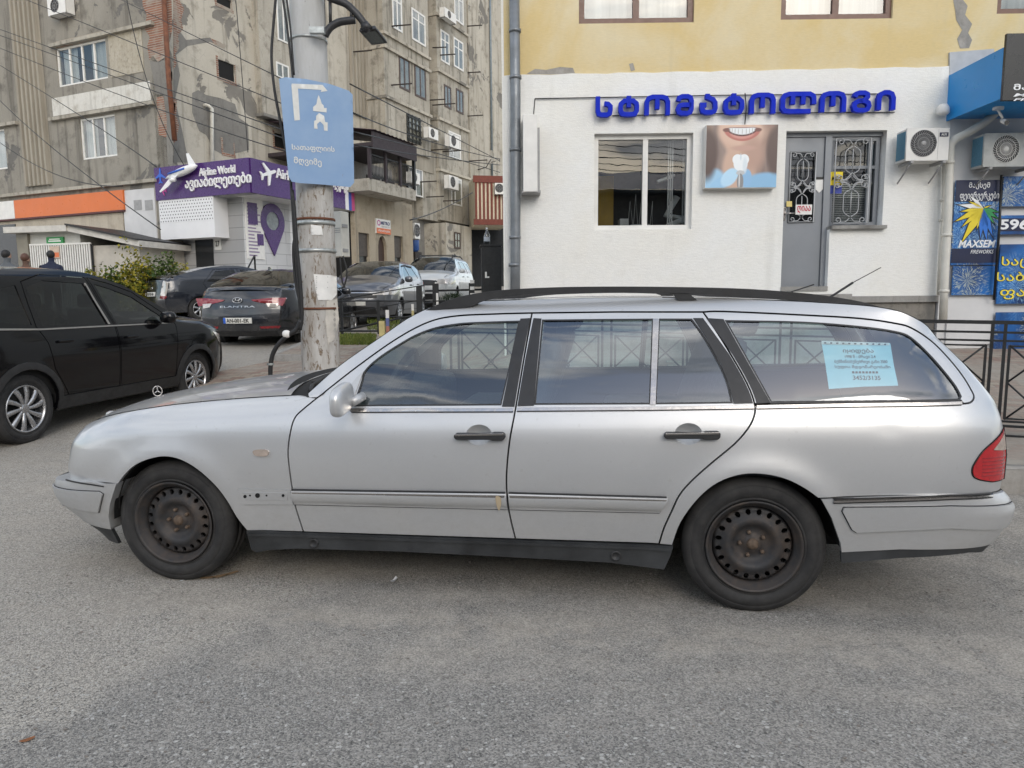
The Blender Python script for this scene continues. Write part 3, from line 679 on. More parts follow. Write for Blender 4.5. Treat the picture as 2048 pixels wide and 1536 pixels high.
# sill
sill = [(494, 1061), (607, 1065), (800, 1072), (1031, 1080), (1318, 1091), (1346, 1093), (1340, 1112), (1328, 1138), (1290, 1133), (1219, 1124), (1000, 1112), (800, 1102), (593, 1096), (541, 1099), (514, 1104), (504, 1098)]
MIR.append(tr('sill', sill, SILLP, off=.008, rim=.05))
MIR.append(tr('sill_lip', [(500, 1066), (607, 1068), (800, 1075), (1031, 1083), (1318, 1094), (1343, 1096), (1342, 1101), (1318, 1099), (1031, 1088), (800, 1080), (607, 1073), (501, 1071)], SILLP, off=.016, rim=.012))
for (px, py) in ((629, 1085), (1232, 1110)):
    s, z = U(px, py); MIR.append(part(MB().lathe([(.026, -.002), (.024, -.008), (.017, -.008), (.014, -.002), (.001, -.002)], c=(s, W(s, z) - .008, z), k=16), 'jack_plug', BLACKPLASTIC, CAR))
# tail lamp
rl = [(2012, 858), (1987, 876), (1960, 900), (1940, 923), (1935, 935), (1938, 947), (1952, 954), (1975, 957)]
tl = [(3.862, .853)] + cr([U(p[0], p[1], .07 if p[0] < 1965 else .10) for p in rl[1:]], 3) + [(3.871, .640), (3.874, .74)]
TLP = cpanel('tail_lamp', tl, REDLENS, off=.006, gap=0, step=.02, rim=.012)[0]; MIR.append(TLP)
tc = [(3.863, .845), (3.79, .775), (3.872, .765)]; MIR.append(cpanel('reversing_lens', tc, BEIGELENS, off=.009, gap=0, step=.02, parent=TLP, rim=.004)[0])
for z in (.665, .68, .695, .71, .725, .74): cpanel('lens_rib', [(3.74, z), (3.872, z), (3.872, z + .003), (3.74, z + .003)], REDDARK, off=.008, gap=0, parent=TLP, rim=.002)
cpanel('lamp_seal', shrink(resample(tl, .02), -.006), DARK, [shrink(resample(tl, .02), -.001)], off=.002, gap=0, rim=.004, raw=True)
# bumpers
_fbZ = [.10, .20, .26, .33, .40, .46, .50, .54]; _fbS = [-.50, -.60, -.70, -.795, -.835, -.835, -.80, -.77]
def Wfb(s, z):
    u = np.clip((.0 - s) / (.0 - np.interp(z, _fbZ, _fbS)), 0, .985); return float(_tum(z)) - .012 + .30 * (1 - math.sqrt(1 - u ** 2.8))
UF = lambda L_: UU(L_, f=Wfb)
fbend = [(float(np.interp(z, _fbZ, _fbS)) + .012, z) for z in np.linspace(.48, .262, 14)]
fb = fbend + UF([(222, 1059), (217, 1033), (220, 1008), (233, 967), (208, 969), (183, 964)])
FB = cpanel('front_bumper', fb, SILVER_DULL, f=Wfb, fn=nfn(Wfb), gap=0, rim=.16)[0]
pad = [(float(np.interp(z, _fbZ, _fbS)) + .012, z) for z in np.linspace(.445, .315, 8)] + UF([(128, 1010), (199, 1024), (207, 988), (200, 983)])
PD = cpanel('bumper_pad', pad, SILVER_DULL, off=.012, f=Wfb, fn=nfn(Wfb), gap=0, parent=FB, rim=.014)[0]
gv = cpanel('bumper_groove', shrink(resample(pad, .02), -.004), DARK, off=.001, f=Wfb, fn=nfn(Wfb), gap=0, parent=FB, rim=0)[0]
sp_ = [(-.66, .255), (-.60, .205)] + UF([(200, 1076), (236, 1088), (222, 1060)])
SPL = cpanel('bumper_lip', sp_, SILLP, off=-.004, f=Wfb, fn=nfn(Wfb), gap=0, parent=FB)[0]
st_ = UF([(131, 961), (183, 970.5), (208, 974.5), (208, 972), (183, 967.5), (131, 958)]); cpanel('bumper_seal', st_, TRIM, off=.002, f=Wfb, fn=nfn(Wfb), gap=0, parent=FB, rim=.004)
_rbZ = [.10, .20, .30, .36, .45, .51, .555, .60]; _rbS = [3.76, 3.80, 3.845, 3.885, 3.925, 3.935, 3.91, 3.87]
def Wrb(s, z):
    te = np.interp(z, _rbZ, _rbS); u = np.clip((s - (te - .5)) / .5, 0, .985); return float(_tum(z)) - .012 + .17 * (1 - math.sqrt(1 - u ** 2.8))
UR = lambda L_: UU(L_, f=Wrb)
rbend = [(float(np.interp(z, _rbZ, _rbS)) - .010, z) for z in np.linspace(.345, .583, 14)]
rb = UR([(1683, 1105), (1800, 1099)]) + rbend + UR([(1900, 989), (1800, 992), (1642, 998), (1663, 1036), (1681, 1087)])
RB = cpanel('rear_bumper', rb, SILVER, f=Wrb, fn=nfn(Wrb), gap=.001)[0]
rpad = UR([(1687, 1015), (1800, 1014), (1900, 1012)]) + [(float(np.interp(z, _rbZ, _rbS)) - .010, z) for z in np.linspace(.535, .425, 8)] + UR([(1900, 1055), (1800, 1060), (1712, 1064), (1703, 1058), (1684, 1022)])
RPD = cpanel('bumper_pad', rpad, SILVER, off=.012, f=Wrb, fn=nfn(Wrb), gap=0, parent=RB, rim=.013)[0]
RGV = cpanel('bumper_groove', shrink(resample(rpad, .02), -.0038), DARK, off=.001, f=Wrb, fn=nfn(Wrb), gap=0, parent=RB, rim=0)[0]
for (a, b, m, of, th) in ((997.2, 984.4, TRIM, .006, 2), (1000.2, 987.4, CHROME, .012, 4), (1005.6, 993, TRIM, .006, 1.6)):
    MIR.append(cpanel('bumper_strip', UR([(1666, a), (1800, a - 4), (1900, a - 8), (1985, b), (1985, b + th), (1900, a - 8 + th), (1800, a - 4 + th), (1667, a + th)]), m, off=of, f=Wrb, fn=nfn(Wrb), gap=0, parent=RB, rim=.012)[0])
rv = UR([(1683, 1106), (1800, 1100)]) + [(3.86, .343), (3.83, .30)] + UR([(1940, 1106), (1800, 1117), (1684, 1127)])
RLP = cpanel('bumper_lip', rv, SILLP, off=-.006, f=Wrb, fn=nfn(Wrb), gap=0, parent=RB)[0]
MIR += [FB, PD, SPL, RB, RPD, RLP]
# strips across the car: bonnet, windscreen, roof, tailgate, nose, bumper faces
def across(rows, bul, n=24, f=W, pw=2.4, dz=0.0, flip=False):
    """rows: (s,z) edge points; bul: list of (ds,dz) centre bulge"""
    out = []
    for (s, z), (bs, bz) in zip(rows, bul):
        y0 = f(s, z); yc = CW / 2; h = yc - y0; r_ = []
        for i in range(n + 1):
            t = -1 + 2 * i / n; t = math.copysign(abs(t) ** .8, t); k = 1 - abs(t) ** pw
            r_.append((s + bs * k, yc + h * t, z + bz * k + dz))
        out.append(r_)
    return MB().grid(out, flip=flip)
hs = [p for p in SEAM if p[0] < .60] + [(.615, .957)]
part(across(hs, [(-.10 * (1 - i / (len(hs) - 1)) ** 2 - .0 + (-.10 * max(0, (i - len(hs) + 4) / 3)), .018 + .018 * min(1, i / 6)) for i in range(len(hs))], dz=.0, flip=True), 'bonnet', SILVER, CAR)
ws = [(.715, .965), (.80, 1.035)] + [p for p in roofe if .85 < p[0] < 1.38]
part(across(ws, [(-.05 + .03 * i / len(ws), .03 - .02 * i / len(ws)) for i in range(len(ws))], dz=.0, flip=True), 'windscreen', SMOKED, CAR)
cw = [(.600, .945), (.66, .935), (.73, .955)]
part(across(cw, [(-.16, .055), (-.15, .055), (-.13, .06)], flip=True), 'cowl', DARK, CAR)
part(MB().tube([(.64, .35, 1.0), (.70, .55, 1.03), (.60, 1.15, 1.02)], .009).tube([(.68, .42, 1.015), (.66, .30, .985), (.70, .19, .975)], .012), 'wiper', BLACKPLASTIC, CAR)
rs_ = [p for p in roofe if p[0] > 1.36] + cr(TOPE[:4], 3)[1:]
part(across(rs_, [(0, .006) for i in range(len(rs_))], flip=True), 'roof', SILVER, CAR)
tg = cr(TOPE[3:13], 3); tgo = part(across(tg, [(.055, .02) for _ in tg], flip=True), 'tailgate', SILVER, CAR)
tgl = [p for p in tg if .99 < p[1] < 1.27]; part(across(tgl, [(.063, .022) for _ in tgl], dz=.004, flip=True).xf(lambda x, y, z: (x + .004, .9 + (y - .9) * .9, z)), 'rear_window', TINTED, tgo)
part(across(nose, [(-.075, .0) for _ in nose], flip=False), 'nose_panel', SILVER, CAR)
for yy, rr in ((.33, .085), (.52, .07)):
    for q in (yy, CW - yy): part(MB().lathe([(rr, -.50), (rr * .98, -.672), (rr * .6, -.69), (.001, -.695)], c=(0, q, .655), k=20, axis='x'), 'headlamp', CLEARLENS, CAR)
part(MB().box(-.835, -.70, .66, 1.14, .56, .77), 'grille', CHROME, CAR, bevel=.02)
part(across(fbend, [(-.06, 0) for _ in fbend], f=Wfb), 'bumper_face', SILVER_DULL, FB); part(across(rbend, [(.05, 0) for _ in rbend], f=Wrb), 'bumper_face', SILVER, RB)
part(across([(-.655, .265), (-.59, .20)], [(-.06, 0)] * 2, f=Wfb, flip=False), 'bumper_face', SILLP, SPL)
# number plate at the back, roof rails, aerial, star
part(MB().box(3.90, 3.925, .64, 1.16, .70, .81), 'number_plate', PLATEW, CAR, bevel=.003)
rail = [U(*p, ins=.34) for p in cr([(846, 623), (890, 603), (930, 591), (985, 582), (1050, 577), (1130, 574), (1250, 573), (1390, 574.5), (1500, 578), (1600, 585.5), (1660, 592.5), (1720, 603), (1757, 613)], 3)]
raib = [U(*p, ins=.34) for p in cr([(1757, 614), (1700, 613), (1640, 606), (1560, 599), (1450, 592), (1390, 588), (1250, 584), (1130, 586), (1050, 590), (985, 598), (958, 605), (942, 613), (880, 620)], 3)]
for y0 in (.335, CW - .335 - .035):
    part(MB().prism(rail + raib, y0, y0 + .035), 'roof_rail', BLACKPLASTIC, CAR, bevel=.008)
    for q in ([(1322, 582), (1372, 582), (1394, 600), (1355, 600), (1348, 590)],): part(MB().prism([U(*p, ins=.34) for p in q], y0 + .004, y0 + .03), 'rail_foot', BLACKPLASTIC, CAR)
a0 = FC.un(1640, 600, .75); a1 = FC.un(1762, 535, .75); a2 = FC.un(1706, 565, .75)
part(MB().tube([(a0[0], .75, a0[1] - .02), (a2[0], .75, a2[1])], .006).tube([(a2[0], .75, a2[1]), (a1[0], .75, a1[1])], .0022).lathe([(.03, 0), (.026, .02), (.01, .03), (.001, .031)], c=(a0[0], .75, a0[1] - .01), k=12, axis='z'), 'aerial', BLACKPLASTIC, CAR)
a0 = FC.un(1556, 582, 1.1); a1 = FC.un(1628, 569, 1.1); part(MB().tube([(a0[0], 1.1, a0[1] - .03), (a1[0], 1.1, a1[1])], .004), 'aerial', BLACKPLASTIC, CAR)
sc_, sz_ = FC.un(315, 782, .9); stm = MB(); cyaw = .9
ringp = [(sc_ + .026 * math.sin(t) * math.sin(.95), .9 + .026 * math.sin(t) * math.cos(.95), sz_ + .031 * math.cos(t)) for t in np.linspace(0, 2 * math.pi, 29)]
stm.tube(ringp, .0032, 6)
for t in (0, 2.094, 4.189): stm.tube([(sc_, .9, sz_), (sc_ + .026 * math.sin(t) * math.sin(.95), .9 + .026 * math.sin(t) * math.cos(.95), sz_ + .031 * math.cos(t))], [.005, .0015], 6)
stm.tube([(sc_, .9, sz_ - .031), (sc_, .9, sz_ - .15)], .005, 8); part(stm, 'bonnet_star', CHROME, CAR)
# mirror
s0, z0 = FC.un(686, 798, -.03); mm = MB(); rows = []
def sell(c, r, ex, n=16, m=24):
    f_ = lambda w_, e: math.copysign(abs(w_) ** e, w_); out = []
    for i in range(n + 1):
        a = -math.pi / 2 + math.pi * i / n; row = []
        for j in range(m + 1):
            b = 2 * math.pi * j / m; row.append((c[0] + r[0] * f_(math.cos(a), ex) * f_(math.cos(b), ex), c[1] + r[1] * f_(math.cos(a), ex) * f_(math.sin(b), ex), c[2] + r[2] * f_(math.sin(a), ex)))
        out.append(row)
    return out
mm.grid(sell((0, 0, 0), (.031, .092, .068), .62)); mm.xf(lambda x, y, z: (s0 + x + (.022 if x > 0 else 0) * 0 + .20 * y * .35, -.045 + y, z0 + z - .10 * x + .02 * (y / .1)))
mo = part(mm, 'wing_mirror', SILVER, CAR); MIR.append(mo)
part(MB().tube([(s0 + .03, .0, z0 - .02), (s0 + .06, .07, z0 + .0)], .022, 10), 'mirror_foot', SILVER_DULL, CAR)
MIR.append(tr('mirror_sail', [(702, 812), (722, 757), (728, 742), (716, 752), (700, 772), (694, 805)], SILVER_DULL, off=.008, parent=D1))
# wheel wells, liner, cabin
for ax in (0.03, 2.84):
    for y0, y1 in ((.05, .42), (CW - .42, CW - .05)):
        part(MB().lathe([(.365, 0), (.365, y1 - y0)], c=(ax, y0, .315), k=24, a0=R(0), a1=R(180)), 'wheel_arch', DARK, CAR)
    part(MB().box(ax - .37, ax + .37, .42, CW - .42, .24, .7), 'arch_wall', DARK, CAR)
lin = [(-.55, .3), (-.55, .76), (.0, .84), (.68, .9), (1.0, .885), (3.6, .945), (3.75, .6), (3.75, .3)]
lh = [arcp(.03, .312, .352, 0, 360, 40)[:-1], arcp(2.84, .312, .352, 0, 360, 40)[:-1]]
lin2 = [(-.55, .36)] + lin[1:-1] + [(3.75, .36)] + [(p[0], p[1]) for p in arcp(2.84, .312, .352, 8, 172, 20)] + [(2.47, .30), (.42, .30)] + [(p[0], p[1]) for p in arcp(.03, .312, .352, 2, 172, 20)]
MIR.append(cpanel('inner_panel', lin2, DARK, off=-.045, gap=0, rim=0, fn=None, step=.1)[0])
lb = shrink(resample(sur, .03), -.012); MIR.append(cpanel('inner_panel', lb, DARK, [shrink(resample(win4, .03), -.005)], off=-.016, gap=0, rim=0, fn=None, step=.1)[0])
for dd, hh in ((d1, [win1]), (d2, [win2, win3])):
    up_ = [p for p in dd]; MIR.append(cpanel('inner_panel', shrink(resample(up_, .03), -.012), DARK, [shrink(resample(q, .03), -.004) for q in hh], off=-.03, gap=0, rim=0, fn=None, step=.1)[0])
part(MB().box(.42, 2.46, .12, CW - .12, .20, .27).box(-.5, 3.7, .45, CW - .45, .2, .3), 'underbody', DARK, CAR)
part(MB().box(.75, 3.75, .09, CW - .09, .62, .66), 'cabin_floor', SEATF, CAR)
part(MB().box(.78, 1.12, .14, CW - .14, .66, .93), 'dashboard', DASH, CAR, bevel=.06)
def seat(s, y, w2, hr=True):
    mb = MB().box(s - .25, s + .25, y - w2, y + w2, .66, .80)
    q = [(s + .20, .76), (s + .32, .76), (s + .46, 1.22), (s + .36, 1.24)]; mb.prism(q, y - w2, y + w2); o = part(mb, 'seat', SEATF, CAR, bevel=.05)
    if hr:
        for yy in ([y] if w2 < .4 else [y - .42, y + .42]): part(MB().prism([(s + .40, 1.24), (s + .49, 1.23), (s + .53, 1.38), (s + .45, 1.40)], yy - .12, yy + .12), 'headrest', SEATF, CAR, bevel=.03)
seat(1.50, .52, .25); seat(1.50, 1.28, .25); seat(2.38, .9, .62)
cx_, cz_ = 1.06, .98; part(MB().tube([(cx_ + .19 * math.cos(t) * .42, .52 + .19 * math.sin(t), cz_ + .19 * math.cos(t) * .9) for t in np.linspace(0, 6.2832, 33)], .014, 8).tube([(cx_, .34, cz_), (cx_ - .02, .52, cz_), (cx_, .70, cz_)], .02, 8).tube([(cx_ - .2, .52, cz_ - .1), (cx_, .52, cz_)], .03, 8), 'steering_wheel', DASH, CAR)
for o in list(MIR): mirror(o)
# wheels
for ax, cy in ((.0, .145), (2.833, .145), (.0, CW - .145), (2.833, CW - .145)):
    sg = -1 if cy < .9 else 1
    wl = bpy.data.objects.new('wheel', None); COL.objects.link(wl); wl.parent = CAR; META[wl.name] = (FC, (ax, cy, .31))
    wl.location = Vector((ax - 1.55, cy - .9, .31)); cc = (ax, cy, .31)
    part(tyre_mb(.317, .195, .205).xf(lambda x, y, z: (x + ax, y + cy, max(z + .31, .001))), 'tyre', RUBBER, wl)
    steel_rim_parts(wl, cc, sg)
# the sale notice
PAPER = plain('blue_paper', (.43, .72, .80), .7, 0, .06, 6); PAPERW = plain('white_paper', (.74, .73, .70), .8, 0, .08, 9)
nfr = thing('sale_notice', 'light blue paper notice taped inside the rear side window of the silver estate', 'notice', FC, (3.2, .2, 1.05))
q = [(1645, 684), (1710, 684), (1783, 687), (1790, 730), (1799, 772), (1730, 774), (1660, 779), (1653, 730)]
inn = .016
part(panel(UU(q), [], .04, lambda s, z: (s, W(s, z) + inn + .004 * math.sin(9 * s), z)), 'sheet', PAPER, nfr)
part(panel(UU([(1645, 682), (1781, 686), (1781, 691), (1645, 689)]), [], .04, lambda s, z: (s, W(s, z) + inn - .002 + .004 * math.sin(9 * s), z)), 'punched_edge', PAPERW, nfr)
hl = MB()
for i in range(11):
    x = 1652 + i * 12; hl = panel([U(x + 2.6 * math.cos(t), 686 + i * .3 + 1.6 * math.sin(t)) for t in np.linspace(0, 6.28, 8, endpoint=False)], [], .02, lambda s, z: (s, W(s, z) + inn - .004 + .004 * math.sin(9 * s), z), mb=hl)
part(hl, 'punched_holes', INK, nfr)
tm = MB()
for (body, x0, x1, y0, y1) in (('იყიდება', 1688, 1748, 697, 708), ('1998 წ - ძრავი 2.4', 1692, 1752, 710, 718), ('ბენზინი/ბუნებრივი გაზი 3500', 1671, 1776, 720, 728), ('სუფთა მდგომარეობაში', 1672, 1782, 731, 738), ('3452/3135', 1708, 1762, 752, 760)):
    a = U(x0, y1); b = U(x1, y0); tm.merge(text_mb(body, a[0], b[0], a[1], b[1], 0, bold=.01))
for (x0, x1, y) in ((1706, 1760, 745),):
    for i in range(8):
        xx = x0 + (x1 - x0) * i / 8; a = U(xx, y + 2); b = U(xx + 4, y - 2); tm.add([(a[0], 0, a[1]), (b[0], 0, a[1]), (b[0], 0, b[1]), (a[0], 0, b[1])], [(0, 1, 2, 3)], True)
tm.xf(lambda x, y, z: (x, W(x, z) + inn - .003 + .004 * math.sin(9 * x), z)); part(tm, 'lettering', INK, nfr)
# ------------------------------------------------------------------ ground, pavement, kerbs
def rect(fr, x0, y0, x1, y1, y=0.0):
    a = fr.un(x0, (y0 + y1) / 2, y)[0]; b = fr.un(x1, (y0 + y1) / 2, y)[0]; c = fr.un((x0 + x1) / 2, y0, y)[1]; d = fr.un((x0 + x1) / 2, y1, y)[1]
    return a, b, d, c
g = MB(); g.grid([[(x, y, gz(y)) for x in (-90, -20, -6, 0, 6, 20, 90)] for y in (-40, 0, 3, 6.5, 8, 10, 12.8, 18.8, 23.4, 40, 90)])
solo(g, 'road', ASPHALT, kind='structure')
def zs(x, y):
    return gz(y) + .02 + .16 * float(sstep(-4.2, -2.0, x)) + .30 * float(sstep(6.4, 9.8, y) * sstep(-1.5, .5, x))
KL = lambda x: 5.00 - (x - 3.2) * .150          # kerb line behind the parked car
pav_pts = [(9, KL(9)), (-2.4, KL(-2.4)), (-3.2, 6.2), (-3.9, 7.4), (-4.4, 9.4)] + [tuple(gp(424, 748).xy), tuple(gp(560, 722).xy), (-2.2, 11.6), (0, 11.2), (0, 10.5), (9, 10.5)]
solo(panel(pav_pts, [], .35, lambda x, y: (x, y, zs(x, y))), 'pavement', PAVERS, kind='structure')
kb = MB(); kl = [(9, KL(9))] + [(x, KL(x)) for x in (6, 4, 2, 0, -2.4)] + [(-3.2, 6.2), (-3.9, 7.4), (-4.4, 9.4)]
kl = resample(kl, .5, False)
def kerb_strip(pts, zt, zb, wd=.14):
    mb = MB(); rows = []
    for i, p in enumerate(pts):
        a = np.array(pts[max(0, i - 1)]); b = np.array(pts[min(len(pts) - 1, i + 1)]); t = (b - a) / np.linalg.norm(b - a); nrm = np.array((t[1], -t[0]))
        x, y = p; top = zt(x, y) + .006
        q = np.array(p) + nrm * 0; r_ = np.array(p) + nrm * wd
        rows.append([(q[0], q[1], zb(x, y) - .1), (q[0], q[1], top - .012), (q[0] + nrm[0] * .012, q[1] + nrm[1] * .012, top), (r_[0], r_[1], top), (r_[0], r_[1], zb(x, y) - .1)])
    return mb.grid(rows, flip=True)
solo(kerb_strip(kl, zs, lambda x, y: gz(y)), 'kerb', KERB, kind='structure')
# raised island behind the pole
isl = [tuple(gp(557, 724).xy), (-1.6, 11.0), (.2, 10.8), (.2, 16.5), (-2.2, 15.5), (-3.4, 13.4)]
zi = lambda x, y: gz(y) + .13
solo(panel(isl, [], .5, lambda x, y: (x, y, zi(x, y))), 'path', mk_pavers('island_pavers'), kind='structure')
solo(kerb_strip(resample([isl[5], isl[0], isl[1], isl[2]], .6, False)[::1], lambda x, y: zi(x, y), lambda x, y: gz(y) - .1), 'kerb', KERB, kind='structure')

# ------------------------------------------------------------------ ironwork fence behind the car
FF = Fr((4.2, 6.15, 0), R(-20))
fz = lambda py: FF.un(2000, py)[1]
fence = thing('railing', 'black iron railing of crossed diagonal bars along the pavement behind the silver car', 'railing', FF, (-1.5, 0, .2))
FX0, FX1 = FF.un(838, 640)[0], 2.6
fsh = lambda m: m.xf(lambda x, y, z: (x, y, z - .015 * x))
r1 = MB()
for (a, b) in ((641, 648.5), (662.5, 667), (679.5, 683.5), (840, 844), (849, 853.5), (868.5, 875.5)): r1.box(FX0, FX1, -.012, .012, fz(b), fz(a)); part(fsh(r1), 'rail', BLACKMETAL, fence); r1 = MB()
zt, zb, z2, z3 = fz(648), fz(868), fz(690), fz(838)
xc = FF.un(1992, 740)[0]; per = .86
k = math.ceil((FX0 - xc) / per)
bars = []; cells = []
while xc + k * per < FX1:
    x = xc + k * per; bars += [x - .048, x + .048]; cells.append((x + .088, x + per - .088)); k += 1
for x in bars:
    if FX0 < x < FX1: part(fsh(MB().box(x - .011, x + .011, -.010, .010, zb - .12, zt)), 'baluster', BLACKMETAL, fence)
for (a, b) in cells:
    a = max(a, FX0); b = min(b, FX1)
    if b - a < .3: continue
    f = MB(); f.box(a - .009, a + .009, -.009, .009, z3, z2).box(b - .009, b + .009, -.009, .009, z3, z2).box(a, b, -.009, .009, z2 - .014, z2).box(a, b, -.009, .009, z3, z3 + .014)
    zm = (z2 + z3) / 2; xm = (a + b) / 2
    for xa_, xb_ in ((a, xm), (xm, b)):
        for za_, zb__ in ((z3, zm), (zm, z2)):
            f.tube([(xa_, 0, za_), (xb_, 0, zb__)], .0085, 6).tube([(xa_, 0, zb__), (xb_, 0, za_)], .0085, 6)
    f.tube([(xm + .03 * math.cos(t), -.004, zm + .03 * math.sin(t)) for t in np.linspace(0, 6.2832, 17)], .006, 6)
    part(fsh(f), 'lattice', BLACKMETAL, fence)
# ------------------------------------------------------------------ dental surgery building
FD = Fr((0, 9.8, 0), R(-.6))
WHITEW = mk_stucco('white_roughcast', (.80, .80, .775), (.79, .775, .72), None, st=.7)
YELLOW = mk_stucco('yellow_render', (.64, .505, .26), (.68, .60, .42), (.46, .43, .36), st=.25)
STONE = weathered('rubble_stone', (.20, .19, .17), (.10, .095, .085), (.28, .26, .23), .3, scale=4)
CONC = weathered('worn_concrete', (.27, .265, .25), (.16, .155, .145), (.34, .33, .31), .4, scale=2)
GREYDOOR = plain('grey_door_paint', (.215, .23, .25), .45, .1, .06, 3); REVEAL = plain('reveal_grey', (.30, .31, .32), .8, 0, .1, 3)
DB = thing('dental_building', 'building with rough white ground floor and peeling yellow upper wall', 'building', FD, (3, 0, .5))
dx0 = FD.un(1010, 350)[0]; dxm = FD.un(1893, 300)[0]; zb_ = .35
zsplit = lambda x: np.interp(x, [dx0, dxm], [FD.un(1030, 151)[1], FD.un(1893, 134)[1]])
wn_ = rect(FD, 1188, 267, 1384, 459); op = [FD.un(1573, 262), FD.un(1775, 260), FD.un(1752, 452), FD.un(1663, 453), FD.un(1650, 574), FD.un(1560, 574)]
dX0 = (FD.un(1566, 420)[0]); dX1 = FD.un(1660, 420)[0]; wX1 = FD.un(1768, 350)[0]; zt_ = FD.un(1660, 262)[1]; zs_ = FD.un(1700, 452)[1]; zd_ = FD.un(1605, 573)[1]
opn = [(dX0, zd_), (dX1, zd_), (dX1, zs_), (wX1, zs_), (wX1, zt_), (dX0, zt_)]
wr = [(wn_[0], wn_[2]), (wn_[1], wn_[2]), (wn_[1], wn_[3]), (wn_[0], wn_[3])]
base_z = FD.un(1800, 590)[1]
top = [(x, float(zsplit(x)) + .006 * math.sin(9 * x) + .004 * math.sin(23 * x)) for x in np.linspace(dxm, dx0, 40)]
part(panel([(dx0, base_z - .02), (dxm, base_z - .02)] + top, [wr, opn], .5, lambda u, v: (u, -.02, v), rim=.2, rimf=lambda u, v: (u, .20, v)), 'white_wall', WHITEW, DB)
part(MB().box(dx0, dxm, -.045, .3, base_z - .10, base_z - .01), 'plinth_ledge', CONC, DB, bevel=.008)
part(MB().box(dx0 + .02, dxm - .02, .0, .3, -.2, base_z - .1), 'plinth', STONE, DB)
part(MB().box(dx0 - .03, dx0 - .001, .002, 8, 0, 9), 'side_wall', WHITEW, DB)
uw = [rect(FD, 1158, -160, 1390, 46), rect(FD, 1565, -160, 1790, 38), rect(FD, 2000, -160, 2230, 26)]
part(panel([(dx0, 4.2), (9.5, 4.2), (9.5, 9), (dx0, 9)], [[(a, c), (b, c), (b, d), (a, d)] for a, b, c, d in uw], 1.0, lambda u, v: (u, 0, v), rim=.2, rimf=lambda u, v: (u, .14, v)), 'yellow_wall', YELLOW, DB)
part(MB().box(dx0 + .02, 9.5, 2.3, 7.98, .0, 8.98), 'core', DARK, DB)
BROWN = plain('brown_frame', (.13, .062, .042), .4, 0, .15, 12); CURT = mk_curtain(); GREYPATCH = weathered('bare_cement', (.30, .285, .26), (.22, .2, .18), (.37, .35, .32), .3, scale=3)
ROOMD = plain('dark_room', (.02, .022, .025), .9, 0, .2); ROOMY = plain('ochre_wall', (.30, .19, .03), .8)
def window(fr, r_, parent, mat, wd=.06, dep=.10, mull=(.5,), pane=PANE, behind=None, y=.06, trans=(), name='window', sill=None):
    a, b, c, d = r_; m = MB()
    m.box(a, a + wd, y, y + dep, c, d).box(b - wd, b, y, y + dep, c, d).box(a + wd, b - wd, y, y + dep, d - wd, d).box(a + wd, b - wd, y, y + dep, c, c + wd)
    for t in mull: x = a + (b - a) * t; m.box(x - wd * .55, x + wd * .55, y + .004, y + dep - .004, c + wd, d - wd)
    for t in trans: z = c + (d - c) * t; m.box(a + wd, b - wd, y + .006, y + dep - .006, z - wd * .4, z + wd * .4)
    o = part(m, name, mat, parent)
    part(MB().box(a + wd * .5, b - wd * .5, y + dep * .5, y + dep * .5 + .006, c + wd * .5, d - wd * .5), 'pane', pane, o)
    if behind: part(MB().box(a, b, y + dep + .06, y + dep + .08, c, d), 'curtain', behind, o)
    if sill: part(MB().box(a - .04, b + .04, y - .12, y + .02, c - .04, c - .005), 'sill', sill, o)
    return o
for r_ in uw: window(FD, r_, DB, BROWN, .075, .07, behind=CURT, y=.04)
for px in ([(1906, 0), (1922, -5), (1935, 12), (1930, 30), (1944, 48), (1936, 66), (1944, 80), (1938, 96), (1920, 97), (1914, 78), (1924, 60), (1912, 40), (1910, 20)], [(1053, 148), (1070, 138), (1092, 140), (1120, 134), (1146, 136), (1150, 147), (1100, 149)], [(1258, 128), (1266, 126), (1270, 140), (1262, 143)]):
    part(panel([FD.un(*p) for p in px], [], .1, lambda u, v: (u, -.004, v)), 'bare_patch', GREYPATCH, DB)
part(MB().prism([FD.un(1897, 106), FD.un(1985, 99), FD.un(1990, 160), FD.un(1897, 160)], -.03, 0), 'cement_board', plain('board_grey', (.42, .43, .44), .8), DB)
# surgery window and room
sw = window(FD, wn_, DB, WHITEPL, .062, .08, mull=(.53,), y=.06); sw['label'] = 'wide white framed window looking into the surgery'
a, b, c, d = wn_
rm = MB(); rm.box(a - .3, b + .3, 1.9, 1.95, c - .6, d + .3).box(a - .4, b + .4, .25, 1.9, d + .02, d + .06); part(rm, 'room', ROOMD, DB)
part(MB().box(a - .1, a + .42, 1.2, 1.25, c - .3, d - .35), 'ochre_partition', ROOMY, DB)
cx = MB(); cx.tube([(a + 1.15, .7, c + .1), (a + 1.4, .8, c + .22), (b - .15, .9, c + .28), (b, .9, c + .55)], .05, 8).tube([(a + .95, .5, d - .55), (a + 1.2, .6, d - .45)], .025, 8)
part(cx, 'dental_chair', WHITEPL, DB)
for i in range(5): part(MB().tube([(a + .55 + .08 * i, .6, c + .1), (a + .58 + .08 * i, .6, c + .45 + .1 * (i % 2)), (a + .62 + .07 * i, .6, c + .12)], .006, 6), 'drill_hose', GREYPL, DB)
part(MB().box(a + .42, a + .55, .5, .7, c + .05, c + .2).box(a + .58, a + .85, .5, .7, c + .04, c + .12), 'instrument_tray', GREYPL, DB, bevel=.01)
for i in range(6): part(MB().box(a + 1.04 + .028 * i + .12 * (i > 2), a + 1.055 + .028 * i + .12 * (i > 2), .25, .27, c, d), 'blind_slat', GREYPL, DB)
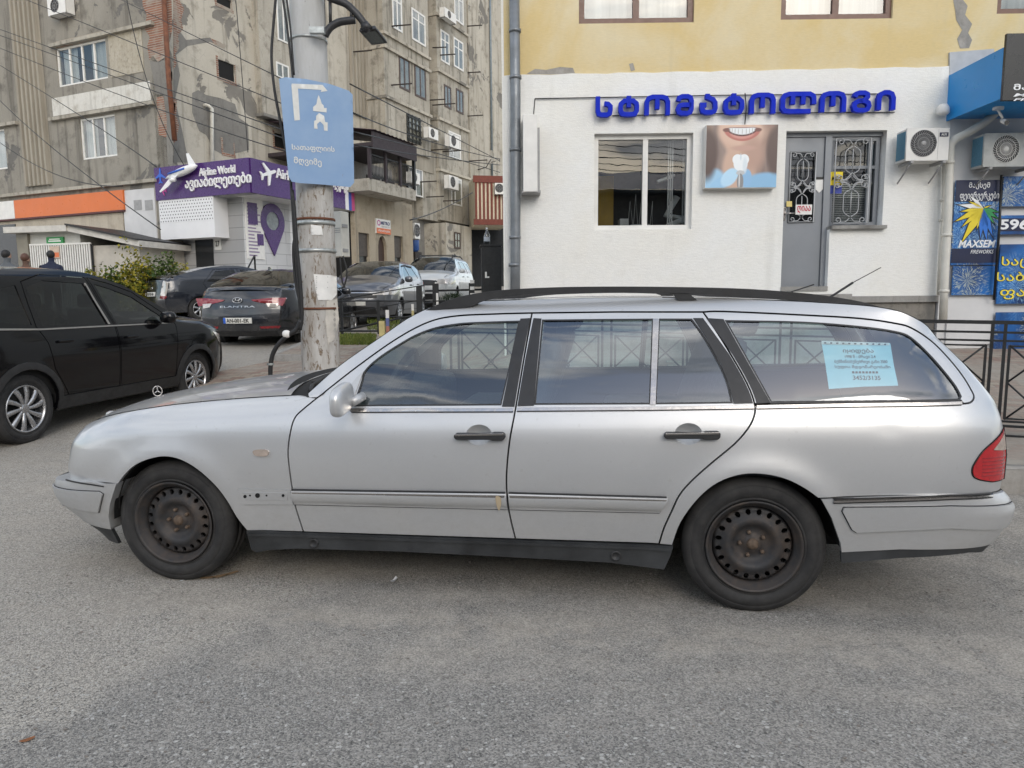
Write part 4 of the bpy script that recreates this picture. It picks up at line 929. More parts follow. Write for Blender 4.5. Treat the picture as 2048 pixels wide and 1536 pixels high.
# door, side window, grilles
DR = []
dm = panel([(dX0, zd_), (dX1 - .07, zd_), (dX1 - .07, zt_ - .06), (dX0, zt_ - .06)], [[(dX0 + .10, zd_ + .86), (dX1 - .17, zd_ + .86), (dX1 - .17, zt_ - .24), (dX0 + .10, zt_ - .24)]], .4, lambda u, v: (u, .10, v), rim=.04, rimf=lambda u, v: (u, .15, v))
DO = part(dm, 'door', GREYDOOR, DB, label='grey metal door with a scrolled iron grille over its glass')
gx0, gx1, gz0, gz1 = dX0 + .10, dX1 - .17, zd_ + .86, zt_ - .24
part(MB().box(gx0, gx1, .13, .136, gz0, gz1), 'pane', PANE, DO)
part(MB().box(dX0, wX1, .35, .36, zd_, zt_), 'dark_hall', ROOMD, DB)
part(MB().box(dX0, wX1, .08, .14, zt_ - .055, zt_).box(dX1 - .065, dX1 + .02, .07, .15, zd_, zt_ - .055), 'door_frame', GREYDOOR, DB)
part(MB().box(dX0 - .0, dX1, -.04, .1, zd_ - .06, zd_), 'threshold', CONC, DB)
IRON = plain('grey_iron', (.40, .41, .42), .45, .2, .1, 30)
def spiral(cx, cz, r, a0, turns, sx=1, n=18): return [(cx + sx * r * (1 - .75 * t) * math.cos(a0 + turns * 6.283 * t), cz + r * (1 - .75 * t) * math.sin(a0 + turns * 6.283 * t)) for t in np.linspace(0, 1, n)]
def grille(x0, x1, z0, z1, y, parent, name='grille'):
    m = MB(); w_ = x1 - x0; h = z1 - z0; xm = (x0 + x1) / 2; t = .0062
    def T(p, r_=t): m.tube([(x, y, z) for x, z in p], r_, 6)
    T([(x0, z0), (x1, z0), (x1, z1), (x0, z1), (x0, z0)], .010)
    for zc, hh in ((z0 + h * .25, h * .25), (z0 + h * .75, h * .25)):
        for sg in (-1, 1):
            T(cr([(xm + sg * .01, zc + hh * .62), (xm + sg * w_ * .20, zc + hh * .40), (xm + sg * w_ * .22, zc), (xm + sg * w_ * .20, zc - hh * .45), (xm + sg * .01, zc - hh * .68)], 5))
            T(cr([(xm + sg * .012, zc + hh * .70), (xm + sg * w_ * .12, zc + hh * .90), (xm + sg * w_ * .30, zc + hh * .92)], 5)); T(spiral(xm + sg * w_ * .36, zc + hh * .84, w_ * .10, 1.57, 1.1, sg))
            T(cr([(xm + sg * .012, zc - hh * .75), (xm + sg * w_ * .14, zc - hh * .92), (xm + sg * w_ * .30, zc - hh * .93)], 5)); T(spiral(xm + sg * w_ * .36, zc - hh * .84, w_ * .10, -1.57, -1.1, sg))
        T([(xm, zc - hh * .5), (xm, zc + hh * .5)])
    zc = z0 + h * .5
    for sg in (-1, 1):
        T([(xm + sg * w_ * .12, zc), (x0 if sg < 0 else x1, zc)]); T(cr([(xm, zc + .1 * h), (xm + sg * w_ * .2, zc + .015 * h), (xm + sg * w_ * .33, zc + .02 * h)], 5)); T(cr([(xm, zc - .1 * h), (xm + sg * w_ * .2, zc - .015 * h), (xm + sg * w_ * .33, zc - .02 * h)], 5))
        T(spiral(xm + sg * w_ * .40, zc + .055 * h, w_ * .08, -1.57, 1.1, sg)); T(spiral(xm + sg * w_ * .40, zc - .055 * h, w_ * .08, 1.57, -1.1, sg))
    return part(m, name, IRON, parent)
grille(gx0 + .01, gx1 - .01, gz0 + .01, gz1 - .01, .085, DO)
hx = dX0 + .05; hz = FD.un(1570, 426)[1]; part(MB().tube([(hx, .10, hz), (hx, .04, hz), (hx + .13, .035, hz)], .010, 8).box(hx - .02, hx + .02, .09, .098, hz - .09, hz + .09), 'door_handle', CHROME, DO)
part(MB().prism([FD.un(*p) for p in ((1577, 401), (1588, 401), (1588, 412), (1577, 412))], .070, .075), 'yellow_note', plain('note_yellow', (.72, .58, .22), .8), DO)
q = rect(FD, 1595, 408, 1628, 428); part(MB().box(q[0], q[1], .064, .07, q[2], q[3]), 'door_sign', PAPERW, DO)
part(text_mb('ღიაა', q[0] + .02, q[1] - .02, q[2] + .015, q[3] - .015, .062, .001, .02), 'lettering', plain('red_ink', (.5, .02, .05), .6, 0, 0), DO)
q = rect(FD, 1637, 357, 1652, 384); part(MB().prism([(q[0], q[2] + .05), ((q[0] + q[1]) / 2, q[2]), (q[1], q[2] + .05), (q[1], q[3]), (q[0], q[3])], .092, .099), 'security_shield', PAPERW, DO, bevel=.002)
part(MB().box(q[0], q[1], .09, .1, q[3] + .005, q[3] + .035), 'lock_plate', INK, DO)
s2 = (dX1 + .02, wX1 - .02, zs_ + .01, zt_ - .06)
W2 = window(FD, s2, DB, GREYDOOR, .05, .06, mull=(.82,), trans=(.665,), y=.11, behind=ROOMD); W2['label'] = 'tall side window behind a scrolled iron grille'
grille(s2[0] + .05, s2[0] + (s2[1] - s2[0]) * .78, s2[2] + .03, s2[3] - .02, .06, W2)
for i in range(22): part(MB().box(s2[0] + .06, s2[1] - .1, .19, .192, s2[2] + .05 + i * .024, s2[2] + .063 + i * .024), 'blind_slat', GREYPL if i < 14 else WHITEPL, W2)
q = rect(FD, 1667, 341, 1692, 368); part(MB().box(q[0], q[1], .098, .102, q[2], q[3]), 'yellow_sticker', plain('sticker_yellow', (.80, .62, .02), .5), W2); part(text_mb('MDS', q[0] + .015, q[1] - .015, q[2] + .06, q[3] - .06, .096, .001, .02, .3), 'lettering', INK, W2)
q = rect(FD, 1667, 369, 1690, 385); part(MB().box(q[0], q[1], .098, .102, q[2], q[3]), 'blue_sticker', plain('sticker_blue', (.03, .05, .30), .5), W2)
part(MB().box(dX1 + .0, wX1 + .03, -.10, .12, zs_ - .045, zs_), 'window_sill', CONC, DB)
# steps
q = rect(FD, 1430, 589, 1640, 650)
stp = thing('porch_steps', 'worn grey concrete porch slab with slatted edge in front of the grey door', 'steps', FD, (q[0], -.6, .4))
part(MB().box(q[0], q[1] - .1, -1.15, -.05, q[3] - .07, q[3]), 'landing', CONC, stp, bevel=.01); part(MB().box(q[0] + .05, q[1] - .15, -1.1, -.05, .2, q[3] - .07), 'plinth', GREYPATCH, stp)
for i in range(3): part(MB().box(q[1] - .1 + .25 * i, q[1] + .15 + .25 * i, -1.1, -.1, .2, q[3] - .22 - .2 * i), 'step', CONC, stp, bevel=.01)
# blue letters
BLUE = plain('blue_acrylic', (.003, .022, .46), .5, 0, .06, 4, spec=.12)
q0 = FD.un(1189, 190); q1 = FD.un(1792, 178); SG = thing('letter_sign', 'row of raised blue Georgian letters across the white wall', 'sign', FD, ((q0[0] + q1[0]) / 2, -.1, 3.9))
word = 'სტომატოლოგი'; xs_ = [(1190, 1226, 190, 236), (1236, 1279, 189, 235), (1289, 1340, 187, 234), (1351, 1388, 186, 233), (1399, 1436, 185, 231), (1446, 1489, 184, 231), (1499, 1551, 183, 231), (1561, 1629, 181, 229), (1640, 1692, 180, 228), (1703, 1743, 179, 227), (1752, 1792, 178, 224)]
GL = {'ს': [[(.14, 1), (.14, .3), (.2, .15), (.35, .1), (.68, .1), (.84, .17), (.88, .32), (.88, .5), (.74, .62), (.52, .64)]],
 'ტ': [[(.5, .76), (.3, .76), (.14, .62), (.12, .5), (.12, .28), (.2, .13), (.35, .1), (.65, .1), (.8, .13), (.88, .28), (.88, .5), (.86, .62), (.7, .76), (.49, .76)], [(.5, 1), (.5, .44)]],
 'ო': [[(.1, .04), (.1, .66), (.17, .84), (.32, .9), (.68, .9), (.83, .84), (.9, .66), (.9, .04)], [(.5, .88), (.5, .32)]],
 'მ': [[(.12, .68), (.18, .84), (.34, .9), (.66, .9), (.82, .84), (.88, .68), (.88, .3), (.82, .16), (.66, .1), (.34, .1), (.18, .16), (.12, .3), (.2, .46), (.36, .5), (.86, .5)]],
 'ა': [[(.42, 1), (.42, .84), (.74, .72), (.86, .56), (.88, .3), (.82, .16), (.66, .1), (.34, .1), (.18, .16), (.12, .3), (.12, .46), (.36, .46)]],
 'ლ': [[(.10, .46), (.10, .66), (.15, .84), (.26, .9), (.82, .9), (.92, .8), (.94, .66), (.94, .42)], [(.37, .88), (.37, .42)], [(.65, .88), (.65, .42)], [(.10, .47), (.10, .26), (.16, .13), (.28, .1), (.86, .1)]],
 'გ': [[(.14, .72), (.2, .86), (.36, .91), (.62, .91), (.78, .84), (.80, .72), (.7, .6), (.5, .54), (.7, .52), (.84, .44), (.89, .3), (.82, .15), (.66, .1), (.34, .1), (.18, .15), (.12, .3), (.18, .45), (.34, .53), (.52, .54)]],
 'ი': [[(.13, .04), (.13, .62), (.22, .82), (.4, .9), (.6, .9), (.78, .82), (.87, .62), (.87, .04)]]}
def ribbon(pts, wd):
    P = [np.array(p) for p in pts]; Lf, Rt = [], []
    for i, p in enumerate(P):
        u = P[i] - P[i - 1] if i else P[1] - P[0]; v = P[i + 1] - P[i] if i < len(P) - 1 else u
        u = u / np.linalg.norm(u); v = v / np.linalg.norm(v); n1 = np.array((-u[1], u[0])); n2 = np.array((-v[1], v[0])); m = n1 + n2; m /= np.linalg.norm(m); k_ = wd / 2 / max(.6, m.dot(n1))
        Lf.append(p + m * k_); Rt.append(p - m * k_)
    return Lf, Rt
for ch, (x0, x1, y0, y1) in zip(word, xs_):
    q = rect(FD, x0, y0, x1, y1, -.12); m = MB(); hh = q[3] - q[2]; ww = q[1] - q[0]; sw_ = .058
    for j, st in enumerate(GL[ch]):
        Pp = [(q[0] + sw_ / 2 + (ww - sw_) * (a_ - .1) / .8, q[2] + (sw_ / 2 + (hh - sw_) * (b_ - .06) / .9)) for a_, b_ in st]
        Lf, Rt = ribbon(Pp, sw_); yy = -.135 + .0012 * j; n_ = len(Pp)
        V = [(p[0], yy, p[1]) for p in Lf] + [(p[0], yy, p[1]) for p in Rt] + [(p[0], -.07, p[1]) for p in Lf] + [(p[0], -.07, p[1]) for p in Rt]
        F4 = []
        for i in range(n_ - 1): F4 += [(i, i + 1, n_ + i + 1, n_ + i), (i, 2 * n_ + i, 2 * n_ + i + 1, i + 1), (n_ + i, n_ + i + 1, 3 * n_ + i + 1, 3 * n_ + i)]
        F4 += [(0, n_, 3 * n_, 2 * n_), (n_ - 1, 3 * n_ - 1, 4 * n_ - 1, 2 * n_ - 1)]
        m.add(V, F4, True)
    part(m, 'letter', BLUE, SG)
for (ya, yb) in ((197, 187), (231, 224)):
    p0 = FD.un(1070 if ya < 200 else 1225, ya, -.05); p1 = FD.un(1790, yb, -.05); part(MB().tube([(p0[0], -.04, p0[1]), ((p0[0] + p1[0]) / 2, -.045, (p0[1] + p1[1]) / 2 + .01), (p1[0], -.04, p1[1])], .007, 6), 'mounting_rail', BLACKMETAL, SG)
p0 = FD.un(1070, 197, -.03); p1 = FD.un(1067, 232, -.03); part(MB().tube([(p0[0], -.03, p0[1]), (p1[0], -.03, p1[1])], .006, 6), 'cable', BLACKMETAL, SG)
p0 = FD.un(1490, 186, -.05); p1 = FD.un(1489, 250, -.05); part(MB().tube([(p0[0], -.05, p0[1]), (p0[0] + .02, -.06, (p0[1] + p1[1]) / 2), (p1[0], -.06, p1[1])], .007, 6), 'cable', BLACKMETAL, SG)
# tooth billboard
q = rect(FD, 1411, 249, 1555, 376, -.16); BBD = thing('picture_board', 'square picture of a smiling mouth and a tooth implant on the white wall', 'sign', FD, (q[0], -.1, q[2]))
x0, x1, z0, z1 = q; bw, bh = x1 - x0, z1 - z0
part(MB().box(x0, x1, -.16, -.0, z0, z1), 'light_box', WHITEPL, BBD, bevel=.004)
pr_ = NB('picture_print'); _pu = pr_.xyz(pr_.co((1 / bw, 1, 1 / bh)))
def ell(cx, cz, rx, rz, soft=.15, rot=0.0, arch=0.0):
    u = pr_.math('SUBTRACT', _pu[0], cx); v = pr_.math('SUBTRACT', _pu[2], cz)
    if arch: v = pr_.math('SUBTRACT', v, pr_.math('MULTIPLY', pr_.math('MULTIPLY', u, u), arch))
    if rot:
        cq, sq = math.cos(rot), math.sin(rot); u, v = pr_.math('ADD', pr_.math('MULTIPLY', u, cq), pr_.math('MULTIPLY', v, sq)), pr_.math('SUBTRACT', pr_.math('MULTIPLY', v, cq), pr_.math('MULTIPLY', u, sq))
    a_ = pr_.math('POWER', pr_.math('ABSOLUTE', pr_.math('DIVIDE', u, rx)), 2.0); b_ = pr_.math('POWER', pr_.math('ABSOLUTE', pr_.math('DIVIDE', v, rz)), 2.0)
    return pr_.n('MapRange', {0: pr_.math('ADD', a_, b_), 1: 1.0 + soft, 2: 1.0 - soft}, interpolation_type='SMOOTHSTEP').outputs[0]
_c = pr_.ramp(pr_.noise(2.2, 3, .5, vec=pr_.co((2.4, 1, .35))), .35, .65, (.10, .062, .055), (.33, .25, .22))
for args, col in (((.04, .6, .06, .5, .9), (.36, .24, .18)), ((.5, 1.02, .33, .52, .25), (.58, .38, .29)), ((.47, .3, .23, .42, .35), (.56, .38, .29)), ((.86, .92, .10, .30, .8), (.30, .19, .15)), ((.5, .88, .30, .2, .8), (.66, .46, .36)), ((.66, .55, .16, .3, .9), (.44, .28, .22)),
                  ((.52, .63, .16, .045, .9), (.50, .31, .25)), ((.08, .10, .22, .22, .35), (.33, .56, .76)), ((.86, .04, .34, .20, .3), (.24, .46, .68)), ((.50, .845, .25, .105, .16, 0, .9), (.44, .14, .115)), ((.50, .825, .16, .05, .5, 0, .9), (.60, .27, .23)), ((.50, .885, .215, .070, .12, 0, .9), (.10, .03, .03)), ((.50, .893, .19, .052, .2, 0, 1.0), (.74, .77, .79)), ((0.360, 0.904, .0045, .05, .5), (.42, .40, .40)), ((0.400, 0.894, .0045, .05, .5), (.42, .40, .40)), ((0.445, 0.888, .0045, .05, .5), (.42, .40, .40)), ((0.500, 0.885, .0045, .05, .5), (.42, .40, .40)), ((0.555, 0.888, .0045, .05, .5), (.42, .40, .40)), ((0.600, 0.894, .0045, .05, .5), (.42, .40, .40)), ((0.640, 0.904, .0045, .05, .5), (.42, .40, .40)), ((.28, .915, .05, .03, .6), (.16, .06, .05)), ((.72, .915, .05, .03, .6), (.16, .06, .05)), ((.02, .55, .15, .42, .5), (.085, .05, .045)), ((.97, .60, .13, .36, .5), (.10, .062, .055)),
                  ((.27, .12, .25, .085, .2, .62), (.30, .54, .76)), ((.34, .17, .10, .16, .3, -.55), (.45, .68, .86)), ((.58, .16, .07, .14, .25), (.25, .46, .70)), ((.445, .45, .070, .085, .12), (.80, .84, .86)), ((.535, .45, .070, .085, .12), (.80, .84, .86)), ((.49, .385, .098, .12, .12), (.80, .84, .86)), ((.55, .36, .03, .12, .9), (.66, .73, .78)), ((.49, .49, .012, .05, .9), (.62, .70, .75)), ((.49, .24, .058, .04, .12), (.50, .52, .54)), ((.49, .10, .046, .13, .12), (.24, .24, .25)), ((.478, .12, .010, .12, .5), (.60, .61, .62))):
    _c = pr_.mix(ell(*args), _c, col)
pr_.P(Base_Color=_c, Roughness=.35)
part(MB().box(x0 + .006, x1 - .006, -.163, -.160, z0 + .006, z1 - .006), 'print', pr_.m, BBD)
# air conditioners
def aircon(fr, r_, y0, dep, label, group=None, brand=None, body=WHITEPL, detail=True, fanx=.40, sidec=None):
    a, b, c, d = r_; w_, h = b - a, d - c; t = thing('air_conditioner', label, 'air conditioner', fr, ((a + b) / 2, y0, c), group)
    fx, fz_, fr_ = a + w_ * fanx, c + h * .53, h * .41
    circ = [(fx + fr_ * math.cos(q), fz_ + fr_ * math.sin(q)) for q in np.linspace(0, 6.2832, 30, endpoint=False)]
    part(MB().box(a, b, y0 - dep + .02, y0, c, d), 'casing', body, t, bevel=.012 if detail else 0)
    part(panel([(a, c), (b, c), (b, d), (a, d)], [circ], .2, lambda u, v: (u, y0 - dep, v), rim=.02, rimf=lambda u, v: (u, y0 - dep + .04, v)), 'front', body, t)
    part(MB().lathe([(fr_, 0), (.001, 0)], c=(fx, y0 - dep + .018, fz_), k=24), 'fan', plain('fan_dark', (.05, .05, .052), .6, 0, 0) if 'fan_dark' not in bpy.data.materials else bpy.data.materials['fan_dark'], t)
    if detail:
        m = MB()
        for k_ in range(30):
            q = k_ / 30 * 6.283; m.tube([(fx + r2 * math.cos(q + .9 * (1 - r2 / fr_)), y0 - dep - .004, fz_ + r2 * math.sin(q + .9 * (1 - r2 / fr_))) for r2 in np.linspace(.18 * fr_, fr_, 6)], .0032, 4)
        for r2 in (.45, .72, 1.0): m.tube([(fx + r2 * fr_ * math.cos(q), y0 - dep - .003, fz_ + r2 * fr_ * math.sin(q)) for q in np.linspace(0, 6.2832, 33)], .0035, 5)
        m.lathe([(fr_ * .19, .0), (fr_ * .19, -.006), (fr_ * .15, -.012), (.001, -.012)][::-1], c=(fx, y0 - dep - .002, fz_), k=20); part(m, 'fan_guard', GREYPL if not brand == 'gorenje' else WHITEPL, t)
        part(MB().box(b - w_ * .26, b - w_ * .255, y0 - dep - .002, y0 - dep, c + .01, d - .01), 'panel_gap', GREYPL, t)
        for xx in (a + w_ * .1, b - w_ * .14): part(MB().box(xx, xx + .035, y0 - dep - .03, y0 + .02, c - .035, c - .002).tube([(xx + .017, y0 - dep, c - .03), (xx + .017, y0 + .05, c - .24)], .011, 6), 'bracket', GREYPL, t)
        part(MB().box(a - .004, a, y0 - dep + .03, y0 - .02, c + .03, d - .03), 'coil', plain('coil_blue', (.10, .25, .36), .4, .4, .3, 120) if 'coil_blue' not in bpy.data.materials else bpy.data.materials['coil_blue'], t)
    else:
        m = MB()
        for r2 in (.5, .95): m.tube([(fx + r2 * fr_ * math.cos(q), y0 - dep - .004, fz_ + r2 * fr_ * math.sin(q)) for q in np.linspace(0, 6.2832, 17)], .008, 4)
        for k_ in range(8): q = k_ * .785; m.tube([(fx, y0 - dep - .004, fz_), (fx + fr_ * math.cos(q), y0 - dep - .004, fz_ + fr_ * math.sin(q))], .006, 4)
        part(m, 'fan_guard', GREYPL, t); part(MB().box(a + .05, a + .09, y0 - dep, y0 + .1, c - .04, c - .002).box(b - .09, b - .05, y0 - dep, y0 + .1, c - .04, c - .002), 'bracket', GREYPL, t)
    if brand:
        if brand == 'AUX': part(MB().box(b - w_ * .235, b - w_ * .03, y0 - dep - .004, y0 - dep, d - h * .27, d - h * .14), 'badge', plain('badge_navy', (.012, .018, .05), .4, 0, 0), t); part(text_mb(brand, b - w_ * .20, b - w_ * .065, d - h * .24, d - h * .17, y0 - dep - .006, .001, .03), 'lettering', WHITEPL, t)
        else: part(text_mb(brand, b - w_ * .27, b - w_ * .04, d - h * .25, d - h * .14, y0 - dep - .004, .001, .01), 'lettering', GREYPL, t)
    return t
YA = -.36
aircon(FD, rect(FD, 1813, 256, 1898, 321, YA), -.10, .26, 'clean cream air conditioner with round fan high on the white wall', brand='AUX')
aircon(FD, rect(FD, 1968, 266, 2078, 333, YA), -.10, .26, 'grimy grey air conditioner under the blue canopy', brand='gorenje', body=plain('dirty_plastic', (.40, .41, .40), .5, 0, .2, 6))
# drainpipes, light box, lamp
ZINC = plain('zinc_pipe', (.20, .215, .23), .45, .5, .2, 5); OFFW = plain('cream_pipe', (.60, .585, .53), .5, 0, .12, 5)
def pipe(fr, pts, r_, mat, name, label, cat, y, straps=(), joints=()):
    P = [fr.un(px, py, y) for px, py in pts]; t = thing(name, label, cat, fr, (P[-1][0], y, P[-1][1]))
    part(MB().tube([(p[0], y + (0 if i < 99 else 0), p[1]) for i, p in enumerate(P)], r_, 14), 'pipe', mat, t)
    for (px, py) in straps:
        x, z = fr.un(px, py, y); part(MB().lathe([(r_ * 1.0, -.02), (r_ * 1.16, -.02), (r_ * 1.16, .02), (r_, .02)], c=(x, y, z), k=16, axis='z').box(x - .015, x + .015, y, y + .12, z - .012, z + .012), 'collar', mat, t)
    return t
pipe(FD, [(1028, -60), (1031, 200), (1031, 400), (1031, 520), (1030, 640)], .068, ZINC, 'drainpipe', 'long grey zinc drainpipe at the left corner of the white wall', 'drainpipe', -.14, [(1030, 62), (1031, 155), (1031, 300), (1030, 475), (1029, 530)])
wp = pipe(FD, [(1997, 222), (1965, 248), (1935, 266), (1912, 277), (1901, 290), (1899, 330), (1895, 450), (1889, 560), (1886, 645)], .05, OFFW, 'drainpipe', 'cream plastic drainpipe bending under the blue canopy', 'drainpipe', -.22, [(1899, 325), (1894, 470), (1889, 582)])
pipe(FD, [(1887, 330), (1886, 420), (1880, 500), (1876, 590)], .018, OFFW, 'conduit', 'thin cream conduit with clips beside the cream drainpipe', 'pipe', -.07, [(1886, 400), (1883, 440)])
q = rect(FD, 1046, 229, 1075, 384, -.3); LB = thing('light_box_sign', 'blank white box sign mounted edge-on near the zinc drainpipe', 'sign', FD, (q[0], -.1, q[2]))
part(MB().box(q[0], q[1] + .0, -.32, -.04, q[2], q[3]), 'box', WHITEPL, LB, bevel=.008); part(MB().box(q[1] + .002, q[1] + .03, -.28, .0, q[2] + .02, q[3] - .16), 'frame', GREYPL, LB); part(MB().box(q[0] - .02, q[1] + .04, -.30, .0, q[2] - .01, q[2] + .02), 'tray', GREYPL, LB)
x, z = FD.un(1884, 222, -.1); FLP = thing('flood_light', 'white dome light on the white wall beside the blue canopy', 'lamp', FD, (x, -.1, z))
part(MB().lathe([(.001, .09), (.05, .075), (.075, .03), (.08, -.03), (.06, -.05), (.001, -.05)][::-1], c=(x, -.12, z), k=20, axis='z'), 'housing', WHITEPL, FLP); part(MB().box(x - .02, x + .02, -.12, 0, z - .01, z + .03), 'arm', WHITEPL, FLP)
# fireworks shop next door
SH = thing('firework_shop', 'shop front covered in blue firework posters beside the white wall', 'shop', FD, (7, 0, .5))
CLAD = plain('white_cladding', (.60, .60, .60), .5, 0, .06, 3)
sx0 = dxm + .0; part(MB().box(sx0, 9.5, -.04, .3, .3, 4.2), 'wall', CLAD, SH)
FWP = mk_fireworks(); NAVY = plain('poster_navy', (.006, .012, .05), .4, 0, .2, 3); POSTW = plain('poster_white', (.78, .80, .82), .5, 0, 0)
def board(px0, py0, px1, py1, y, mat=FWP, name='poster'):
    q = rect(FD, px0, py0, px1, py1, y); return part(MB().box(q[0], q[1], y, y + .02, q[2], q[3]), name, mat, SH), q
P1, q = board(1907, 360, 2000, 530, -.10); P2, q2 = board(1905, 532, 2000, 590, -.10)
part(MB().box(q[0], q[1], -.103, -.1, q[3] - .28, q[3]), 'header', NAVY, P1)
part(text_mb('მაქსემ', q[0] + .17, q[1] - .17, q[3] - .12, q[3] - .03, -.105, .001, .008), 'lettering', POSTW, P1); part(text_mb('ფეიერვერკები', q[0] + .06, q[1] - .04, q[3] - .27, q[3] - .15, -.105, .001, .006), 'lettering', POSTW, P1)
part(MB().box(q[0], q[1], -.103, -.1, q[2] + .03, q[2] + .22), 'band', NAVY, P1)
part(text_mb('MAXSEM', q[0] + .08, q[1] - .04, q[2] + .23, q[2] + .33, -.105, .001, .025, .25), 'lettering', POSTW, P1); part(text_mb('FIREWORKS', q[0] + .25, q[1] - .06, q[2] + .15, q[2] + .20, -.105, .001, .0, .25), 'lettering', POSTW, P1)
lc = FD.un(1966, 421, -.1); rays_ = [(172, .34, 'w'), (140, .25, 'w'), (156, .22, 'y'), (188, .30, 'y'), (205, .40, 'y'), (222, .36, 'y'), (240, .52, 'y'), (256, .28, 'y'), (268, .40, 'b'), (280, .44, 'b'), (292, .40, 'b'), (308, .26, 'g'), (326, .26, 'g'), (345, .22, 'g'), (20, .10, 'y')]
cm_ = {'y': plain('logo_yellow', (.75, .60, .03), .4, 0, 0), 'w': POSTW, 'b': plain('logo_blue', (.02, .16, .60), .4, 0, 0), 'g': plain('logo_green', (.03, .28, .09), .4, 0, 0)}
for col in cm_:
    m = MB(); mk_ = MB()
    for an, ln, c_ in rays_:
        if c_ != col: continue
        A = R(an); pts = [(0, 0), (ln * .5 * math.cos(A - .2), ln * .5 * math.sin(A - .2)), (ln * math.cos(A), ln * math.sin(A)), (ln * .45 * math.cos(A + .2), ln * .45 * math.sin(A + .2))]
        m.add([(lc[0] + p[0], -.1065, lc[1] + .03 + p[1]) for p in pts], [(0, 1, 2, 3)], True)
        mk_.add([(lc[0] + p[0] * 1.06, -.105, lc[1] + .03 + p[1] * 1.06) for p in shrink(pts, -.008)], [(0, 1, 2, 3)], True)
    part(mk_, 'logo_outline', INK, P1); part(m, 'logo', cm_[col], P1)
P3, q3 = board(2006, 352, 2160, 412, -.12); P4, q4 = board(2000, 430, 2160, 468, -.12); part(MB().box(q4[0], q4[1], -.123, -.12, q4[2] + .04, q4[3] - .04), 'band', NAVY, P4)
part(text_mb('596 18 18 18', q4[0] + .0, q4[0] + 1.35, q4[2] + .06, q4[3] - .05, -.125, .001, .03), 'lettering', POSTW, P4)
P5, q5 = board(1997, 488, 2160, 607, -.12); YL = plain('poster_yellow', (.80, .66, .06), .5, 0, 0)
for tx, ya, yb, l_ in (('საცალო', 512, 538, .9), ('საბითუმო', 543, 569, 1.15), ('ფასები', 573, 600, .95)):
    z0 = FD.un(2000, yb, -.12)[1]; z1 = FD.un(2000, ya, -.12)[1]; x0 = q5[0] + (.02 if ya < 540 else -.03 if ya < 570 else .03)
    part(text_mb(tx, x0, x0 + l_, z0, z1, -.123, .001, .030), 'lettering_edge', INK, P5); part(text_mb(tx, x0 + .008, x0 + l_ - .008, z0 + .008, z1 - .008, -.126, .001, .008), 'lettering', YL, P5)
P6, q6 = board(1990, 624, 2160, 700, -.12)
part(MB().tube([(FD.un(2003, 350, -.16)[0], -.16, FD.un(2003, 350, -.16)[1]), (FD.un(1999, 450, -.16)[0], -.16, FD.un(1999, 450, -.16)[1]), (FD.un(1988, 600, -.16)[0], -.16, FD.un(1988, 600, -.16)[1])], .016, 8), 'shutter_strap', BLACKMETAL, SH)
q = rect(FD, 1893, 600, 1985, 688, -.06); part(MB().box(q[0], q[1], -.07, -.041, q[2], q[3]), 'lower_panel', CLAD, SH)
# canopy
cx0 = FD.un(1893, 200)[0]; cd = 1.08; cz0, cz1 = FD.un(1893, 243)[1], FD.un(1893, 152)[1]
CY = thing('canopy', 'bright blue boxed canopy with a black lettered front over the shop', 'canopy', FD, (cx0, -.5, cz0))
SKYB = plain('canopy_blue', (.012, .25, .62), .35, 0, .05, 2); BLK = plain('canopy_black', (.010, .011, .013), .3, 0, .1, 5)
part(MB().box(cx0, cx0 + .03, -cd, 0, cz0, cz1 + .0), 'side_panel', SKYB, CY); part(MB().box(cx0, 9.5, -cd - .04, -cd, cz0 - .03, cz1 + .14), 'fascia', BLK, CY, bevel=.004)
part(MB().box(cx0 + .03, 9.5, -cd, -.0, cz0 + .02, cz0 + .05).box(cx0 + .03, 9.5, -cd, 0, cz1 - .05, cz1 - .02), 'soffit', SKYB, CY)
for tx, ya, yb, sh, l_ in (('მაქსემ', 168, 184, 0, .55), ('MAXSEM', 187, 193.5, .25, .8), ('FIREWORKS', 197, 202, .25, .9)):
    p0 = FD.un(2026, yb, -cd - .04); p1 = FD.un(2026, ya, -cd - .04); part(text_mb(tx, p0[0], p0[0] + l_, p0[1], p1[1], -cd - .043, .001, .02, sh), 'lettering', POSTW, CY)
x, z = FD.un(2017, 238, -.85); CMR = thing('security_camera', 'small white security camera hanging under the blue canopy', 'camera', FD, (x, -.85, z))
part(MB().lathe([(.03, .02), (.032, -.16)], c=(x, -.75, z), k=14).xf(lambda a, b, c: (a + (b + .75) * .35, b, c + (b + .75) * .35)), 'body', WHITEPL, CMR); part(MB().tube([(x - .04, -.8, z + .02), (x - .10, -.8, z + .12)], .014, 8).lathe([(.06, .0), (.06, .03)], c=(x - .10, -.8, z + .12), k=14, axis='z'), 'bracket', WHITEPL, CMR); part(MB().lathe([(.026, -.001), (.001, -.001)], c=(x - .057, -.912, z - .057), k=14), 'lens', INK, CMR)
